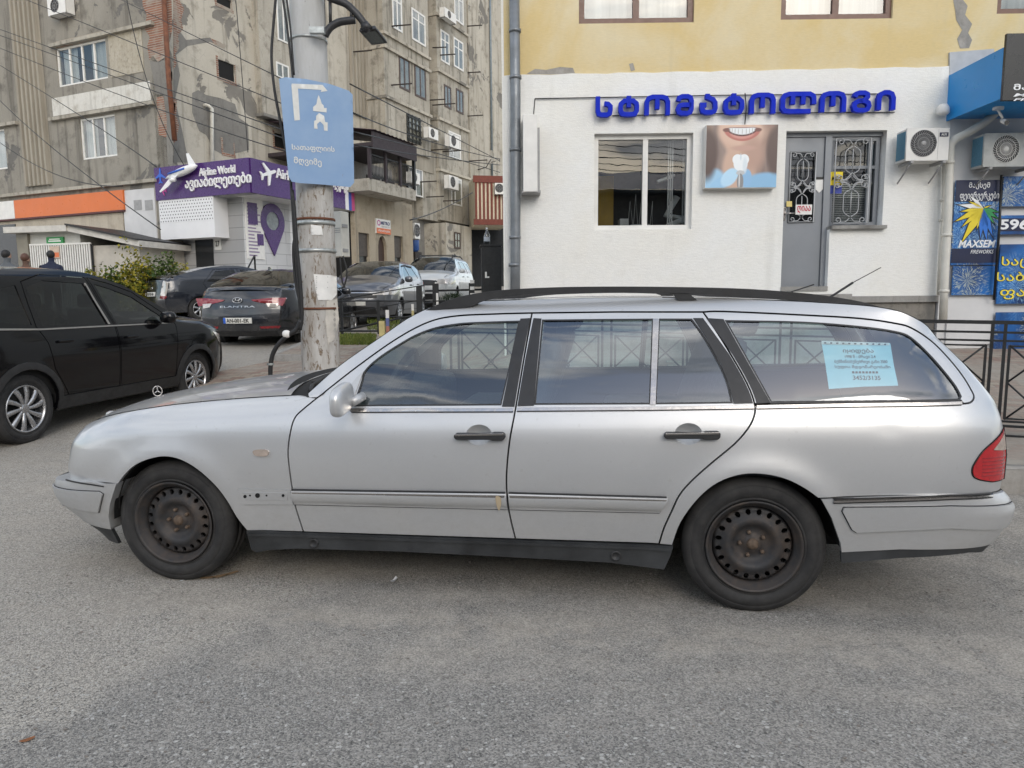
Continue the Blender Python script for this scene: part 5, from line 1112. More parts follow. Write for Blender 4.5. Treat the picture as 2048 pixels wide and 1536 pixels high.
# ------------------------------------------------------------------ old apartment block on the corner
PC = ray(345, 585); PC = PC * (26 / PC.y); BYAW = R(66.2)
BL = Fr((PC.x, 26, 0), BYAW - R(90)); BR = Fr((PC.x, 26, 0), BYAW)
OLDL = weathered('old_grey_render', (.245, .23, .20), (.125, .115, .10), (.32, .30, .26), .95, (.17, .163, .152), .6, 1, .60)
OLDR = weathered('old_cream_render', (.44, .405, .34), (.24, .215, .175), (.54, .505, .435), .95, (.24, .225, .20), .6, 1, .59)
OLDG = weathered('old_bay_render', (.35, .325, .275), (.165, .15, .125), (.46, .43, .37), 1.0, None, .5, 1.4)
WHITEB = weathered('old_whitewash', (.60, .585, .54), (.36, .33, .28), (.66, .65, .61), .6, None, .3, 1.5)
CORR = NB('corrugated_sheet'); _cc = CORR.ramp(CORR.noise(1.2, 6, .6, vec=CORR.co((2, 2, .3))), .3, .7, (.23, .205, .165), (.36, .33, .275)); CORR.P(Base_Color=_cc, Roughness=.9); CORR = CORR.m
def brickmat(name='old_brick'):
    k = NB(name); b = brick_nodes(k, 1.0, c1=(.30, .14, .09), c2=(.20, .095, .065), mor=(.36, .32, .27)); f = k.noise(1.2, 6, .6)
    k.P(Base_Color=k.mix(k.ramp(f, .5, .62), b.outputs[0], (.33, .29, .24)), Roughness=.9); k.bump(k.math('SUBTRACT', 1.0, b.outputs['Fac']), .7, .02); return k.m
BRICK = brickmat(); BRICK2 = weathered('pale_blockwork', (.40, .365, .29), (.26, .23, .18), (.48, .44, .37), .3, None, 1.2, 5)
DKPATCH = weathered('bare_dark_cement', (.20, .192, .178), (.135, .128, .115), (.25, .24, .22), .5, None, .6, 2)
RUSTP = plain('rusty_pipe', (.16, .062, .032), .7, .2, .35, 6)
AB = thing('apartment_building', 'weathered four storey apartment block with fallen plaster on both street fronts', 'building', BR, (2, 0, .8))
AB_L = AB
def bpart(mb, name, mat, fr, parent=None, **k):
    """part of the block drawn in the frame of either front"""
    f0, o0 = META[AB.name]
    if fr is not f0: mb.xf(lambda x, y, z: (lambda p: (p.dot(f0.ex), p.dot(f0.ey), z))(fr.loc + fr.ex * x + fr.ey * y - f0.loc))
    return part(mb, name, mat, parent or AB, **k)
def BX(fr, x0, x1, y0, y1, z0, z1): return MB().box(x0, x1, y0, y1, z0, z1)
HT = 26
XL = min(-32, BL.un(-260, 300)[0]); XR = BR.un(1012, 300)[0]
holesR = []
# walls (with openings)
wl1 = rect(BL, 113, 86, 214, 166); wl2 = rect(BL, 161, 232, 232, 316); wl3 = rect(BL, -60, 262, 12, 342)
brk = [rect(BR, 437, 124, 469, 159), rect(BR, 446, 283, 467, 307), rect(BR, 549, 268, 572, 296), rect(BR, 433, -6, 462, 12)]
rr = lambda q: [(q[0], q[2]), (q[1], q[2]), (q[1], q[3]), (q[0], q[3])]
def wall(fr, poly_, holes, y, dep, name, mat, step=2.0): return bpart(panel(poly_, holes, step, lambda u, v: (u, y, v), rim=dep, rimf=lambda u, v: (u, y + dep, v)), name, mat, fr)
wall(BL, [(XL, 0), (0, 0), (0, HT), (XL, HT)], [rr(wl1), rr(wl2), rr(wl3)], 0, .25, 'side_wall', OLDL)
xe = XR + 3
wr_ = []
def wrect(x0, y0, x1, y1, y=0): q = rect(BR, x0, y0, x1, y1, y); return q
upw = [wrect(556, -10, 579, 84), wrect(553, 128, 578, 158)]
wall(BR, [(0, 0), (xe, 0), (xe, HT), (0, HT)], [rr(q) for q in brk + upw], 0, .3, 'wall', OLDR)
bpart(MB().box(XL, -.05, .4, 10, 0, HT), 'core', DARK, BL)
for q in brk: bpart(MB().box(q[0] - .08, q[1] + .1, -.012, .0, q[2] - .12, q[2]).box(q[0] - .1, q[0], -.012, 0, q[2], q[3] + .1).box(q[1], q[1] + .05, -.01, 0, q[2], q[3]), 'brick_edge', BRICK, BR)
def bwin(fr, q, mull, mat=WHITEPL, wd=.07, trans=(), y=.05, dep=.07, behind=CURT, label=None):
    a, b, c, d = q; m = MB()
    m.box(a, a + wd, y, y + dep, c, d).box(b - wd, b, y, y + dep, c, d).box(a + wd, b - wd, y, y + dep, d - wd, d).box(a + wd, b - wd, y, y + dep, c, c + wd)
    for t in mull: x = a + (b - a) * t; m.box(x - wd * .5, x + wd * .5, y + .004, y + dep - .004, c + wd, d - wd)
    for t in trans: z = c + (d - c) * t; m.box(a + wd, b - wd, y + .006, y + dep - .006, z - wd * .35, z + wd * .35)
    o = bpart(m, 'window', mat, fr, label=label)
    bpart(MB().box(a + wd * .4, b - wd * .4, y + dep * .5, y + dep * .5 + .008, c + wd * .4, d - wd * .4), 'pane', PANE, fr, parent=o)
    x = a + .02; mc = MB(); 
    for i in range(2):
        s0 = a + (b - a) * (.05 if i == 0 else .62); s1 = a + (b - a) * (.36 if i == 0 else .95)
        rows = [[(xx, y + dep + .08 + .03 * math.sin(xx * 40), zz) for xx in np.linspace(s0, s1, 16)] for zz in (c, d)]; mc.grid(rows)
    if behind is CURT: bpart(mc, 'curtain', CURT, fr, parent=o)
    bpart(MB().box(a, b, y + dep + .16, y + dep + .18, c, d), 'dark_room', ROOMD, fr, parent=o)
    return o
bwin(BL, wl1, (.25, .5, .74)); bwin(BL, wl2, (.34, .66)); bwin(BL, wl3, (.5,))
for q in upw: bwin(BR, q, (.5,), trans=())
# left front: corrugated strip, ledges, whitewashed band, brick, patches
q = rect(BL, 40, 0, 92, 370); z0 = BL.un(80, 372)[1]
CQ = (q[0], q[1], z0)
for (xa, xb, ya, yb, t_) in ((104, 312, 239, 208, .14), (104, 318, 92, 48, .16), (-60, 38, 262, 247, .14), (-200, 316, 417, 357, .10)):
    a = BL.un(xa, ya); b = BL.un(xb, yb); z = (a[1] + b[1]) / 2; bpart(MB().box(a[0], min(b[0], .0), -.16, -.001, z - .06, z + .06), 'ledge', OLDG, BL)
a = rect(BL, 105, 176, 303, 224); bpart(MB().box(a[0], a[1], -.03, 0, a[2] + .12, a[3] - .06), 'white_band', WHITEB, BL)
a = rect(BL, 219, 58, 286, 150); bpart(MB().box(a[0], a[1], -.02, 0, a[2], a[3]), 'bricked_window', BRICK2, BL)
a = rect(BL, 112, 72, 212, 86); bpart(MB().box(a[0], a[1], -.015, 0, a[2], a[3]), 'brick_lintel', BRICK, BL)
def corrugated(fr, x0, x1, z0, z1, y):
    n_ = max(8, 4 * int((x1 - x0) / .24)); rows = [[(x0 + (x1 - x0) * (i // 4 * 4 + (0, .5, 2.2, 2.7)[i % 4]) / n_, y - (.14 if i % 4 in (1, 2) else .0), z) for i in range(n_ + 1)] for z in (z0, z1)]
    m = MB(); m.grid(rows); m.flat = [True] * len(m.f); bpart(m, 'corrugated_panel', CORR, fr)
def patch(fr, px, mat, y=-.006, name='plaster_patch'): bpart(panel([fr.un(*p) for p in px], [], .5, lambda u, v: (u, y, v)), name, mat, fr)
corrugated(BL, CQ[0], CQ[1], CQ[2], HT, -.02)
patch(BL, [(284, -20), (343, -20), (345, 60), (340, 84), (330, 92), (334, 112), (316, 124), (306, 112), (299, 120), (295, 92), (300, 74), (290, 58), (294, 30), (286, 12)], BRICK, -.008); patch(BL, [(313, 195), (327, 192), (334, 240), (333, 275), (318, 270), (315, 230)], BRICK, -.008)
patch(BL, [(300, 122), (318, 124), (345, 112), (346, 330), (336, 330), (333, 278), (328, 190), (312, 188)], DKPATCH, -.007)
patch(BR, [(346, -20), (352, -20), (358, 60), (372, 80), (420, 75), (440, 92), (420, 84), (375, 92), (352, 110), (360, 150), (350, 200), (364, 260), (372, 300), (380, 325), (347, 325)], DKPATCH)
patch(BR, [(384, 225), (384, 186), (396, 180), (412, 190), (440, 196), (470, 208), (478, 236), (496, 248), (498, 300), (450, 312), (428, 300), (412, 270), (398, 262)], DKPATCH)
patch(BR, [(737, 225), (748, 220), (756, 240), (752, 262), (742, 258)], DKPATCH); patch(BR, [(735, -20), (752, -20), (752, 40), (738, 48)], BRICK)
patch(BR, [(346, -20), (364, -20), (359, 2), (368, 18), (362, 40), (366, 58), (356, 70), (358, 96), (350, 108), (353, 128), (347, 140)], BRICK, -.009)
patch(BR, [(347, 196), (354, 200), (352, 232), (358, 250), (352, 282), (347, 286)], BRICK, -.009)
patch(BR, [(420, 76), (436, 82), (452, 92), (448, 97), (430, 90)], BRICK, -.009)
# rust pipe, white vent, thin cable pipes
P = [BL.un(335, -30), BL.un(346, 160), BL.un(358, 283)]; bpart(MB().tube([(p[0] * 1, -.18, p[1]) for p in P], .085, 10), 'rusty_flue', RUSTP, BL)
P = [BR.un(409, 211), BR.un(417, 218), BR.un(418, 330)]; bpart(MB().tube([(P[0][0], .05, P[0][1]), (P[0][0], -.15, P[0][1]), (P[1][0], -.16, P[1][1]), (P[2][0], -.16, P[2][1])], .075, 10), 'vent_pipe', OFFW, BR)
# right front: corrugated strip, bays with windows
q = wrect(698, 0, 732, 232); corrugated(BR, q[0], q[1], q[2], HT, -.02)
for px in (757, 764, 771): a = BR.un(px, 265); bpart(MB().tube([(a[0], -.12, a[1]), (a[0], -.12, HT)], .05, 8), 'waste_pipe', plain('old_pipe', (.22, .20, .18), .7, .1, .3, 4) if px == 757 else bpy.data.materials['old_pipe'], BR)
# recessed grey stack left of the pole
q = wrect(508, -30, 582, 238); bpart(MB().box(q[0], q[1], -.30, -.0, q[2], HT), 'bay', OLDG, BR); bpart(MB().box(q[0] - .1, q[1] + .3, -.45, -.0, q[2] - .12, q[2]), 'ledge', DKPATCH, BR)
for q in (wrect(554, -10, 579, 84, -.32), wrect(553, 128, 578, 158, -.32)): bwin(BR, q, (.5,), y=-.33, dep=.03, behind=None)
BROWNF = plain('dark_brown_frame', (.07, .045, .035), .5, 0, .2, 10); LATT = plain('black_lattice', (.02, .022, .02), .5, 0, .2)
def bay(px0, px1, py1, depth, wins, ledges):
    q = rect(BR, px0, -30, px1, py1, -depth); bpart(MB().box(q[0], q[1], -depth, 0, q[2], HT), 'bay', OLDG, BR)
    for py in ledges:
        z = BR.un((px0 + px1) / 2, py, -depth)[1]; bpart(MB().box(q[0] - .06, q[1] + .06, -depth - .12, 0, z - .07, z + .07), 'ledge', OLDR, BR)
    for (x0, y0, x1, y1, mat, mull, tr_) in wins:
        r_ = rect(BR, x0, y0, x1, y1, -depth); o = bwin(BR, r_, mull, mat, .10, tr_, y=-depth - .035, dep=.03, behind=CURT if mat is WHITEPL else None)
        if mat is LATT:
            m = MB()
            for i in range(4):
                xx = r_[0] + (r_[1] - r_[0]) * (i + .5) / 4; m.box(xx - .03, xx + .03, -depth - .08, -depth - .04, r_[2], r_[3])
            for i in range(5): zz = r_[2] + (r_[3] - r_[2]) * (i + .5) / 5; m.box(r_[0], r_[1], -depth - .075, -depth - .045, zz - .03, zz + .03)
            bpart(m, 'lattice', LATT, BR, parent=o)
    return q
bay(768, 858, 300, 1.2, [(784, -20, 803, 60, WHITEPL, (.5,), (.7,)), (823, 24, 850, 86, WHITEPL, (.5,), (.7,)), (798, 116, 819, 180, BROWNF, (.5,), ()), (829, 132, 851, 196, BROWNF, (.5,), ()), (813, 232, 841, 286, LATT, (), ())], (92, 118, 212))
bay(876, 936, 444, 1.2, [(908, -20, 926, 45, WHITEPL, (.5,), (.7,)), (881, 64, 898, 126, WHITEPL, (.5,), (.7,)), (907, 80, 926, 138, WHITEPL, (.5,), (.7,)), (888, 172, 902, 216, BROWNF, (.5,), ()), (912, 180, 926, 226, BROWNF, (.5,), ()), (897, 266, 921, 318, WHITEPL, (.35,), ()), (902, 356, 923, 411, WHITEPL, (.35,), ())], (52, 158, 250, 348))
q = rect(BR, 700, 300, 936, 442, -1.2); bpart(MB().box(BR.un(815, 400)[0], BR.un(880, 400, -1)[0], -1.0, 0, q[2] + .3, BR.un(845, 300, -1)[1]), 'bay', OLDG, BR)
r_ = rect(BR, 818, 336, 845, 392, -1.0); bwin(BR, r_, (.5,), WHITEPL, .08, (), y=-1.035, dep=.03)
r_ = rect(BR, 812, 296, 866, 340, -1.0); bpart(MB().box(r_[0], r_[1], -1.05, -1.0, r_[2], r_[3]), 'corrugated_panel', CORR, BR)
# lower storey at the far end
q = rect(BR, 893, 450, 944, 590, -2.0); bpart(MB().box(q[0], q[1], -2.0, 0, .5, q[3]), 'lower_block', OLDR, BR); r_ = rect(BR, 908, 465, 920, 497, -2.0); bwin(BR, r_, (.5,), BROWNF, .08, (.5,), y=-2.05, dep=.04, behind=None)
q = rect(BR, 826, 440, 893, 545, -.6); bpart(MB().box(q[0], q[1], -.6, 0, .5, q[3]), 'lower_wall', DKPATCH, BR)
# column and far end
q = rect(BR, 938, -20, 1004, 340, -.9); bpart(MB().box(q[0], q[1] + 6, -.9, 0, .5, HT), 'corner_pier', OLDR, BR)
a = BR.un(984, 330, -1); bpart(MB().tube([(a[0], -1.0, a[1] - 1), (a[0], -1.0, HT)], .07, 8), 'downpipe', plain('blue_grey_pipe', (.18, .22, .25), .5, .2, .2), BR)
ROD = plain('rusty_rod', (.04, .032, .028), .7, .2, .3)
rods = [(783, 52, 825), (782, 170, 828), (700, 104, 748), (868, 95, 893), (880, 110, 912), (860, 200, 892), (868, 210, 915), (935, 52, 965), (935, 145, 962), (935, 232, 968), (865, 300, 905), (885, 303, 925), (938, 322, 978), (838, 364, 876), (855, 394, 890), (886, 402, 922)]
for (x0, y_, x1) in rods:
    d_ = -1.2 if x0 > 770 else 0; a = BR.un(x0, y_, d_); b = BR.un(x0, y_, d_)
    w0 = BR.w(a[0], d_, a[1]); L_ = abs(x1 - x0) / CAM_F * w0.y / .86
    bpart(MB().tube([(a[0], d_ + .1, a[1]), (a[0] + .3, d_ - L_ * .75, a[1] + .02)], .035, 6), 'clothes_rod', ROD, BR)
def small_ac(px0, py0, px1, py1, y, label, grp='air conditioners on the old block'):
    aircon(BR, rect(BR, px0, py0, px1, py1, y), y + .02, .32, label, grp, detail=False, body=bpy.data.materials['white_plastic'])
small_ac(744, 118, 768, 146, -.4, 'air conditioner alone beside the corrugated strip on the old block'); small_ac(848, 258, 867, 279, -1.6, 'air conditioner just right of the black lattice window')
small_ac(890, 271, 910, 297, -1.6, 'air conditioner half covering the upper white window of the far bay'); small_ac(889, 353, 908, 379, -1.6, 'air conditioner half covering the lowest white window of the far bay')
small_ac(813, 346, 830, 368, -1.4, 'air conditioner behind the balcony railing beside a white window'); small_ac(880, 24, 903, 42, -1.6, 'highest air conditioner on the right front of the old block')
aircon(BL, rect(BL, 100, -4, 136, 30, -.3), -.05, .35, 'air conditioner above the four-sash window of the grey front', 'air conditioners on the old block', detail=False)
# satellite dish
fr = BR; x, z = BR.un(982, 315, -1.8); DSH = thing('satellite_dish', 'white satellite dish at the far end of the old block', 'dish', BR, (x, -1.8, z))
part(MB().lathe([(.001, .12), (.25, .09), (.42, .0), (.44, .0), (.26, .10), (.001, .14)], c=(0, 0, 0), k=24).xf(lambda a, b, c: (x + a * .55 + b * .8, -1.8 + a * .8 - b * .5, z + c)), 'bowl', WHITEPL, DSH); part(MB().tube([(x, -1.8, z - .1), (x - .1, -1.5, z - .6), (x - .1, -.9, z - .7)], .03, 6).tube([(x - .3, -2.3, z - .3), (x, -1.8, z - .3)], .02, 6), 'mount', ROD, DSH)
# striped enclosed balcony over the passage
q = rect(BR, 950, 352, 1012, 450, -3.0); STB = thing('striped_balcony', 'cream balcony screen with dark red vertical stripes over the passage', 'balcony', BR, (q[0], -3, q[2]))
REDW = plain('dark_red_wood', (.15, .035, .022), .7, 0, .2, 8); CRM = plain('cream_board', (.62, .55, .42), .8, 0, .12, 5)
SBF = Fr(BR.w(q[0], -3.0, 0), R(10)); sq = rect(SBF, 950, 352, 1016, 450)
def spart(mb, name, mat):
    f0, o0 = META[STB.name]; mb.xf(lambda x, y, z: (lambda p: (p.dot(f0.ex), p.dot(f0.ey), z))(SBF.loc + SBF.ex * x + SBF.ey * y - f0.loc)); part(mb, name, mat, STB)
spart(MB().box(sq[0], sq[1], 0, 3, sq[2], sq[3]), 'screen', CRM); spart(MB().box(sq[0] - .1, sq[1], -.10, .0, sq[3] - .38, sq[3]), 'top_beam', REDW); spart(MB().box(sq[0] - .1, sq[1], -.10, .0, sq[2], sq[2] + .32), 'bottom_beam', REDW)
for i in range(9): xx = sq[0] + (sq[1] - sq[0]) * i / 8.5; spart(MB().box(xx, xx + .12, -.06, -.001, sq[2] + .32, sq[3] - .38), 'stripe', REDW)
aircon(SBF, rect(SBF, 990, 366, 1012, 388, -.4), -.1, .3, 'air conditioner on the red striped balcony screen', 'air conditioners on the old block', detail=False)
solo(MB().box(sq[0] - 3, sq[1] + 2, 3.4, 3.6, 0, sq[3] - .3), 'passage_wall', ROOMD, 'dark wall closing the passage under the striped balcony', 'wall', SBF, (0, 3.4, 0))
# ------------------------------------------------------------------ travel shop on the corner
SL = BL; SO = 3.93      # the shop stands this far out of the right front
SHX = BL.ex * SO
TS_L = Fr((PC.x, 26, 0) , BL.yaw); TS_R = Fr(Vector((PC.x, 26, 0)) + SHX, BR.yaw)
PURP = plain('purple_panel', (.060, .018, .135), .3, 0, .06, 3); WTILE = NB('white_tile')
_b = WTILE.n('TexBrick', {'Vector': WTILE.co(rot=(R(-90), 0, 0)), 'Color1': (.70, .70, .70), 'Color2': (.65, .65, .66), 'Mortar': (.42, .42, .43), 'Scale': 1.0, 'Mortar Size': .012, 'Brick Width': 1.1, 'Row Height': .42}); WTILE.P(Base_Color=_b.outputs[0], Roughness=.35); WTILE = WTILE.m
TS = thing('travel_shop', 'white tiled corner shop under a purple airline ticket fascia', 'shop', TS_R, (0, 0, 1))
def tpart(mb, name, mat, fr=TS_R, parent=None, **k):
    if fr is not TS_R: mb.xf(lambda x, y, z: (lambda p: (p.dot(TS_R.ex), p.dot(TS_R.ey), z))(fr.loc + fr.ex * x + fr.ey * y - TS_R.loc))
    return part(mb, name, mat, parent or TS, **k)
zf1 = TS_R.un(517, 320)[1]; zf0 = TS_R.un(517, 388)[1]; xr = TS_R.un(706, 380)[0]; xl0 = TS_L.un(312, 360)[0]
OV = 1.0
xcw = TS_R.un(488, 470, OV)[0]; _cw = TS_R.w(xcw, OV, 0) - TS_L.loc; cxl, cyl = _cw.dot(TS_L.ex), _cw.dot(TS_L.ey)
tpart(MB().box(xcw, xr, OV, SO + .3, .5, zf0 + .3), 'tiled_wall', WTILE)
tpart(MB().box(xcw - .3, xr, .0, OV, zf0 - .012, zf0 + .05), 'soffit', WHITEPL)
tpart(MB().box(xl0, SO + .02, -.06, .1, zf0, zf1), 'fascia', PURP, TS_L); tpart(MB().box(.0, xr, -.06, .1, zf0, zf1), 'fascia', PURP, TS_R)
tpart(MB().box(xl0, SO, -.02, 3, zf0 - .01, zf0 + .1), 'soffit', GREYPL, TS_L)
# perforated panel hanging below the fascia
q = rect(TS_L, 319, 388, 428, 477, -.02); hol = []
PF = NB('perforated_sheet'); _x, _y, _z = PF.xyz(PF.co((1 / .125, 1, 1 / .11))); _row = PF.math('FLOOR', _z); _u = PF.math('SUBTRACT', PF.math('FRACT', PF.math('ADD', _x, PF.math('MULTIPLY', _row, .5))), .5); _v = PF.math('SUBTRACT', PF.math('FRACT', _z), .5)
_d = PF.math('LESS_THAN', PF.math('ADD', PF.math('MULTIPLY', _u, _u), PF.math('MULTIPLY', _v, _v)), .045); PF.P(Base_Color=PF.mix(PF.math('MULTIPLY', _d, PF.math('GREATER_THAN', _z, 0.0)), (.74, .74, .75), (.10, .10, .11)), Roughness=.4)
tpart(MB().box(q[0], q[1], -.02, max(.3, cyl), q[2], q[3]), 'panel_box', plain('white_metal', (.74, .74, .75), .4, 0, .03, 2), TS_L)
_pm = MB().box(q[0] + .05, q[1] - .05, -.026, -.021, q[2] + (q[3] - q[2]) * .38, q[3] - .04); _po = thing('perforated_panel', None, None, TS_L, (q[0], -.03, q[2] + (q[3] - q[2]) * .38)); _po.parent = None
_pp = part(_pm, 'perforated_panel', PF.m, _po); bpy.data.objects.remove(_po); _pp.parent = None; _pp.location = TS_L.w(q[0], -.03, q[2] + (q[3] - q[2]) * .38); _pp.rotation_euler = (0, 0, TS_L.yaw)
bpy.context.view_layer.update(); _mw = _pp.matrix_world.copy(); _pp.parent = TS; bpy.context.view_layer.update(); _pp.matrix_parent_inverse = TS.matrix_world.inverted()
tpart(MB().box(xl0 + .1, cxl, cyl, 3, .5, zf0), 'tiled_wall', WTILE, TS_L)
r_ = rect(TS_L, 393, 478, 428, 560, cyl); tpart(MB().box(r_[0], r_[1], cyl - .02, cyl + .1, 1.0, r_[3]), 'dark_door', plain('dark_glass', (.02, .022, .025), .15, 0, .1), TS_L)
r_ = rect(TS_L, 430, 478, 443, 500, cyl); tpart(MB().box(r_[0], r_[1], cyl - .03, cyl, r_[2], r_[3]), 'number_plate', PAPERW, TS_L); tpart(text_mb('27', r_[0] + .06, r_[1] - .06, r_[2] + .12, r_[3] - .06, cyl - .035, .002, .02), 'lettering', INK, TS_L)
LETW = plain('white_letters', (.80, .80, .80), .35, 0, 0)
def tl(body, x0, y0, x1, y1, fr, mat=LETW, bold=.008, dep=.06):
    q = rect(fr, x0, y0, x1, y1, -.08); tpart(text_mb(body, q[0], q[1], q[2], q[3], -.061, dep, bold), 'lettering', mat, fr)
tl('Airline World', 399, 333, 471, 349, TS_L); tl('ავიაბილეთები', 371, 349, 503, 378, TS_L, bold=.012)
tl('Airline World', 552, 346, 640, 365, TS_R); tl('ავიაბილეთები', 640, 352, 700, 383, TS_R)
def plane_icon(fr, x, y, s, mat, rot, name='plane_mark', dep=.04):
    c = fr.un(x, y, -.08); P_ = [(0, 1), (.12, .8), (.14, .3), (.9, -.2), (.9, -.38), (.14, -.1), (.1, -.62), (.34, -.82), (.34, -.94), (0, -.84)]; P_ = P_ + [(-a, b) for a, b in P_[::-1][1:-1]]
    ca, sa = math.cos(rot), math.sin(rot); tpart(MB().prism([(c[0] + s * (a * ca - b * sa), c[1] + s * (a * sa + b * ca)) for a, b in P_], -.07 - dep, -.065), name, mat, fr)
plane_icon(TS_R, 536, 347, .42, LETW, R(-70)); plane_icon(TS_L, 320, 352, .28, plain('mark_blue', (.03, .12, .55), .4, 0, 0), R(0), dep=.01); plane_icon(TS_L, 326, 382, .18, plain('mark_pink', (.45, .05, .25), .4, 0, 0), R(90), dep=.01)
# model airliner standing out of the sign
ml = MB(); c = TS_L.un(360, 345, -.3)
ax = [Vector((c[0] + t * .75, -.25, c[1] + .02 + t * .16 + .0)) for t in np.linspace(-1, 1, 9)]
ml.tube(ax, [.02, .07, .11, .13, .14, .14, .13, .10, .03], 12)
tpart(ml, 'model_airliner', LETW, TS_L)
tpart(MB().prism([(c[0] - .30, c[1] - .04), (c[0] + .05, c[1] - .02), (c[0] - .55, c[1] - .45), (c[0] - .95, c[1] - .62), (c[0] - .98, c[1] - .58)], -.36, -.33), 'airliner_wing', LETW, TS_L)
tpart(MB().prism([(c[0] + .40, c[1] + .14), (c[0] + .72, c[1] + .18), (c[0] + .40, c[1] + .62), (c[0] + .30, c[1] + .62)], -.27, -.24), 'airliner_fin', LETW, TS_L)
tpart(MB().tube([(c[0] - .5, -.37, c[1] - .02), (c[0] - .1, -.40, c[1] + .03), (c[0] + .3, -.38, c[1] + .10)], .035, 6), 'airliner_stripe', bpy.data.materials['mark_blue'], TS_L)
tpart(MB().tube([(c[0] - .28, -.45, c[1] - .26), (c[0] - .10, -.45, c[1] - .24)], .08, 10), 'airliner_engine', LETW, TS_L)
# right face: pin, poster, coloured end
pin = TS_R.un(546, 450, OV - .05); PR_ = .62
pts = [(pin[0] + PR_ * math.cos(R(a_)), pin[1] + .12 + PR_ * 1.05 * math.sin(R(a_))) for a_ in range(-25, 206, 15)] + [(pin[0] + .02, pin[1] - 1.12)]
PINM = tpart(panel(pts, [[(pin[0] + .33 * math.cos(t), pin[1] + .14 + .33 * math.sin(t)) for t in np.linspace(0, 6.283, 20, endpoint=False)]], .3, lambda u, v: (u, OV - .06, v), rim=.06, rimf=lambda u, v: (u, OV - .002, v)), 'map_pin', PURP)
tpart(MB().lathe([(.33, OV - .03), (.001, OV - .03)], c=(pin[0], 0, pin[1] + .14), k=20), 'pin_centre', plain('pin_grey', (.25, .28, .29), .4, 0, .3, 9))
q = rect(TS_R, 491, 398, 526, 518, OV); PST = tpart(MB().box(q[0], q[1], OV - .04, OV - .002, q[2], q[3]), 'poster', PAPERW)
m = MB(); random.seed(3)
for i in range(16): zz = q[2] + .1 + (q[3] - q[2] - .2) * i / 16; m.box(q[0] + .08, q[0] + .1 + (q[1] - q[0] - .2) * random.uniform(.4, 1), OV - .048, OV - .041, zz, zz + .05)
tpart(m, 'poster_lines', plain('poster_grey', (.28, .22, .33), .5, 0, 0), parent=PST)
tpart(MB().box(q[0] + .1, q[1] - .3, OV - .055, OV - .049, q[3] - .9, q[3] - .15).box(q[0] + .5, q[1] - .05, OV - .056, OV - .049, q[2] + .5, q[2] + .9), 'poster_blocks', PURP, parent=PST)
for i, cl in enumerate(((.75, .75, .78), (.03, .06, .35), (.45, .03, .16))): tpart(MB().box(xr - .62 + .2 * i, xr - .42 + .2 * i, -.075, -.06, zf0 - .02, zf1), 'colour_stripe', plain('stripe_%s' % 'wbr'[i], cl, .4, 0, 0))
tpart(MB().tube([TS_R.un(494, 540, -1)[:1] + (-1.0, TS_R.un(494, 540, -1)[1]), TS_R.un(509, 511, -.2)[:1] + (-.2, TS_R.un(509, 511, -.2)[1]), TS_R.un(509, 511, -.2)[:1] + (-.2, 1.0)], .03, 6), 'stair_rail', BLACKMETAL)
# ------------------------------------------------------------------ annex with veranda
AX = thing('annex_building', 'beige annex with an arched door below a dark timber veranda', 'building', TS_R, (xr + 1, 0, 1))
BEIGE = weathered('beige_render', (.37, .315, .235), (.24, .20, .145), (.42, .365, .285), .7, None, .3, 1.2)
xa0, xa1 = xr + .05, TS_R.un(826, 480)[0]; zs0 = TS_R.un(760, 396)[1]
aw = [rect(TS_R, 718, 466, 739, 540), rect(TS_R, 789, 472, 806, 540)]; ad = rect(TS_R, 757, 472, 774, 560)
arch = [(ad[0], .9), (ad[1], .9), (ad[1], ad[3] - .55)] + [((ad[0] + ad[1]) / 2 + (ad[1] - ad[0]) / 2 * math.cos(t), ad[3] - .55 + .55 * math.sin(t)) for t in np.linspace(.2, 2.94, 9)] + [(ad[0], ad[3] - .55)]
part(panel([(xa0, .5), (xa1, .5), (xa1, zs0), (xa0, zs0)], [rr(aw[0]), rr(aw[1]), arch], 1.5, lambda u, v: (u, .0, v), rim=.2, rimf=lambda u, v: (u, .22, v)), 'wall', BEIGE, AX)
part(MB().box(xa1 - .02, xa1, .0, SO, .5, zs0), 'end_wall', BEIGE, AX); part(MB().box(xa0, xa1 - .03, .25, SO, .5, zs0 - .05), 'core', DARK, AX)
SHUT = plain('brown_shutter', (.07, .058, .048), .6, 0, .2, 8)
for q in aw: w_ = part(MB().box(q[0], q[1], .10, .14, q[3] - .95, q[3]), 'roller_shutter', SHUT, AX); part(MB().box(q[0], q[1], .16, .17, q[2], q[3]), 'pane', bpy.data.materials['dark_glass'], AX)
part(MB().box(ad[0], ad[1], .15, .2, .8, ad[3]), 'arched_door', plain('door_brown', (.05, .028, .02), .6), AX)
xv1 = TS_R.un(832, 400, -1.1)[0]; xv2 = TS_R.un(831, 285, -1.3)[0]; part(MB().box(xa0 - .5, xv1, -1.1, SO, zs0 - .05, zs0 + .42), 'veranda_slab', OLDG, AX)
zr = TS_R.un(760, 268, -1.3)[1]; VER = plain('dark_timber', (.035, .026, .03), .7, 0, .2, 6)
part(MB().prismz([(xa0 - .5, -1.3), (xv2, -1.3), (xv2, SO), (xa0 - .5, SO)], zr - .55, zr - .40).box(xa0 - .5, xv2, -1.35, -1.28, zr - .62, zr + .0), 'veranda_roof', VER, AX)
rf = MB(); rows = [[(xa0 - .6 + i * .15, -1.45 + 5.5 * j, zr + .02 + .9 * j + .04 * (i % 2)) for i in range(int((xv2 - xa0 + .7) / .15))] for j in (0, 1)]; rf.grid(rows); part(rf, 'roof_sheet', plain('purple_roof', (.075, .045, .055), .6, 0, .2, 3), AX)
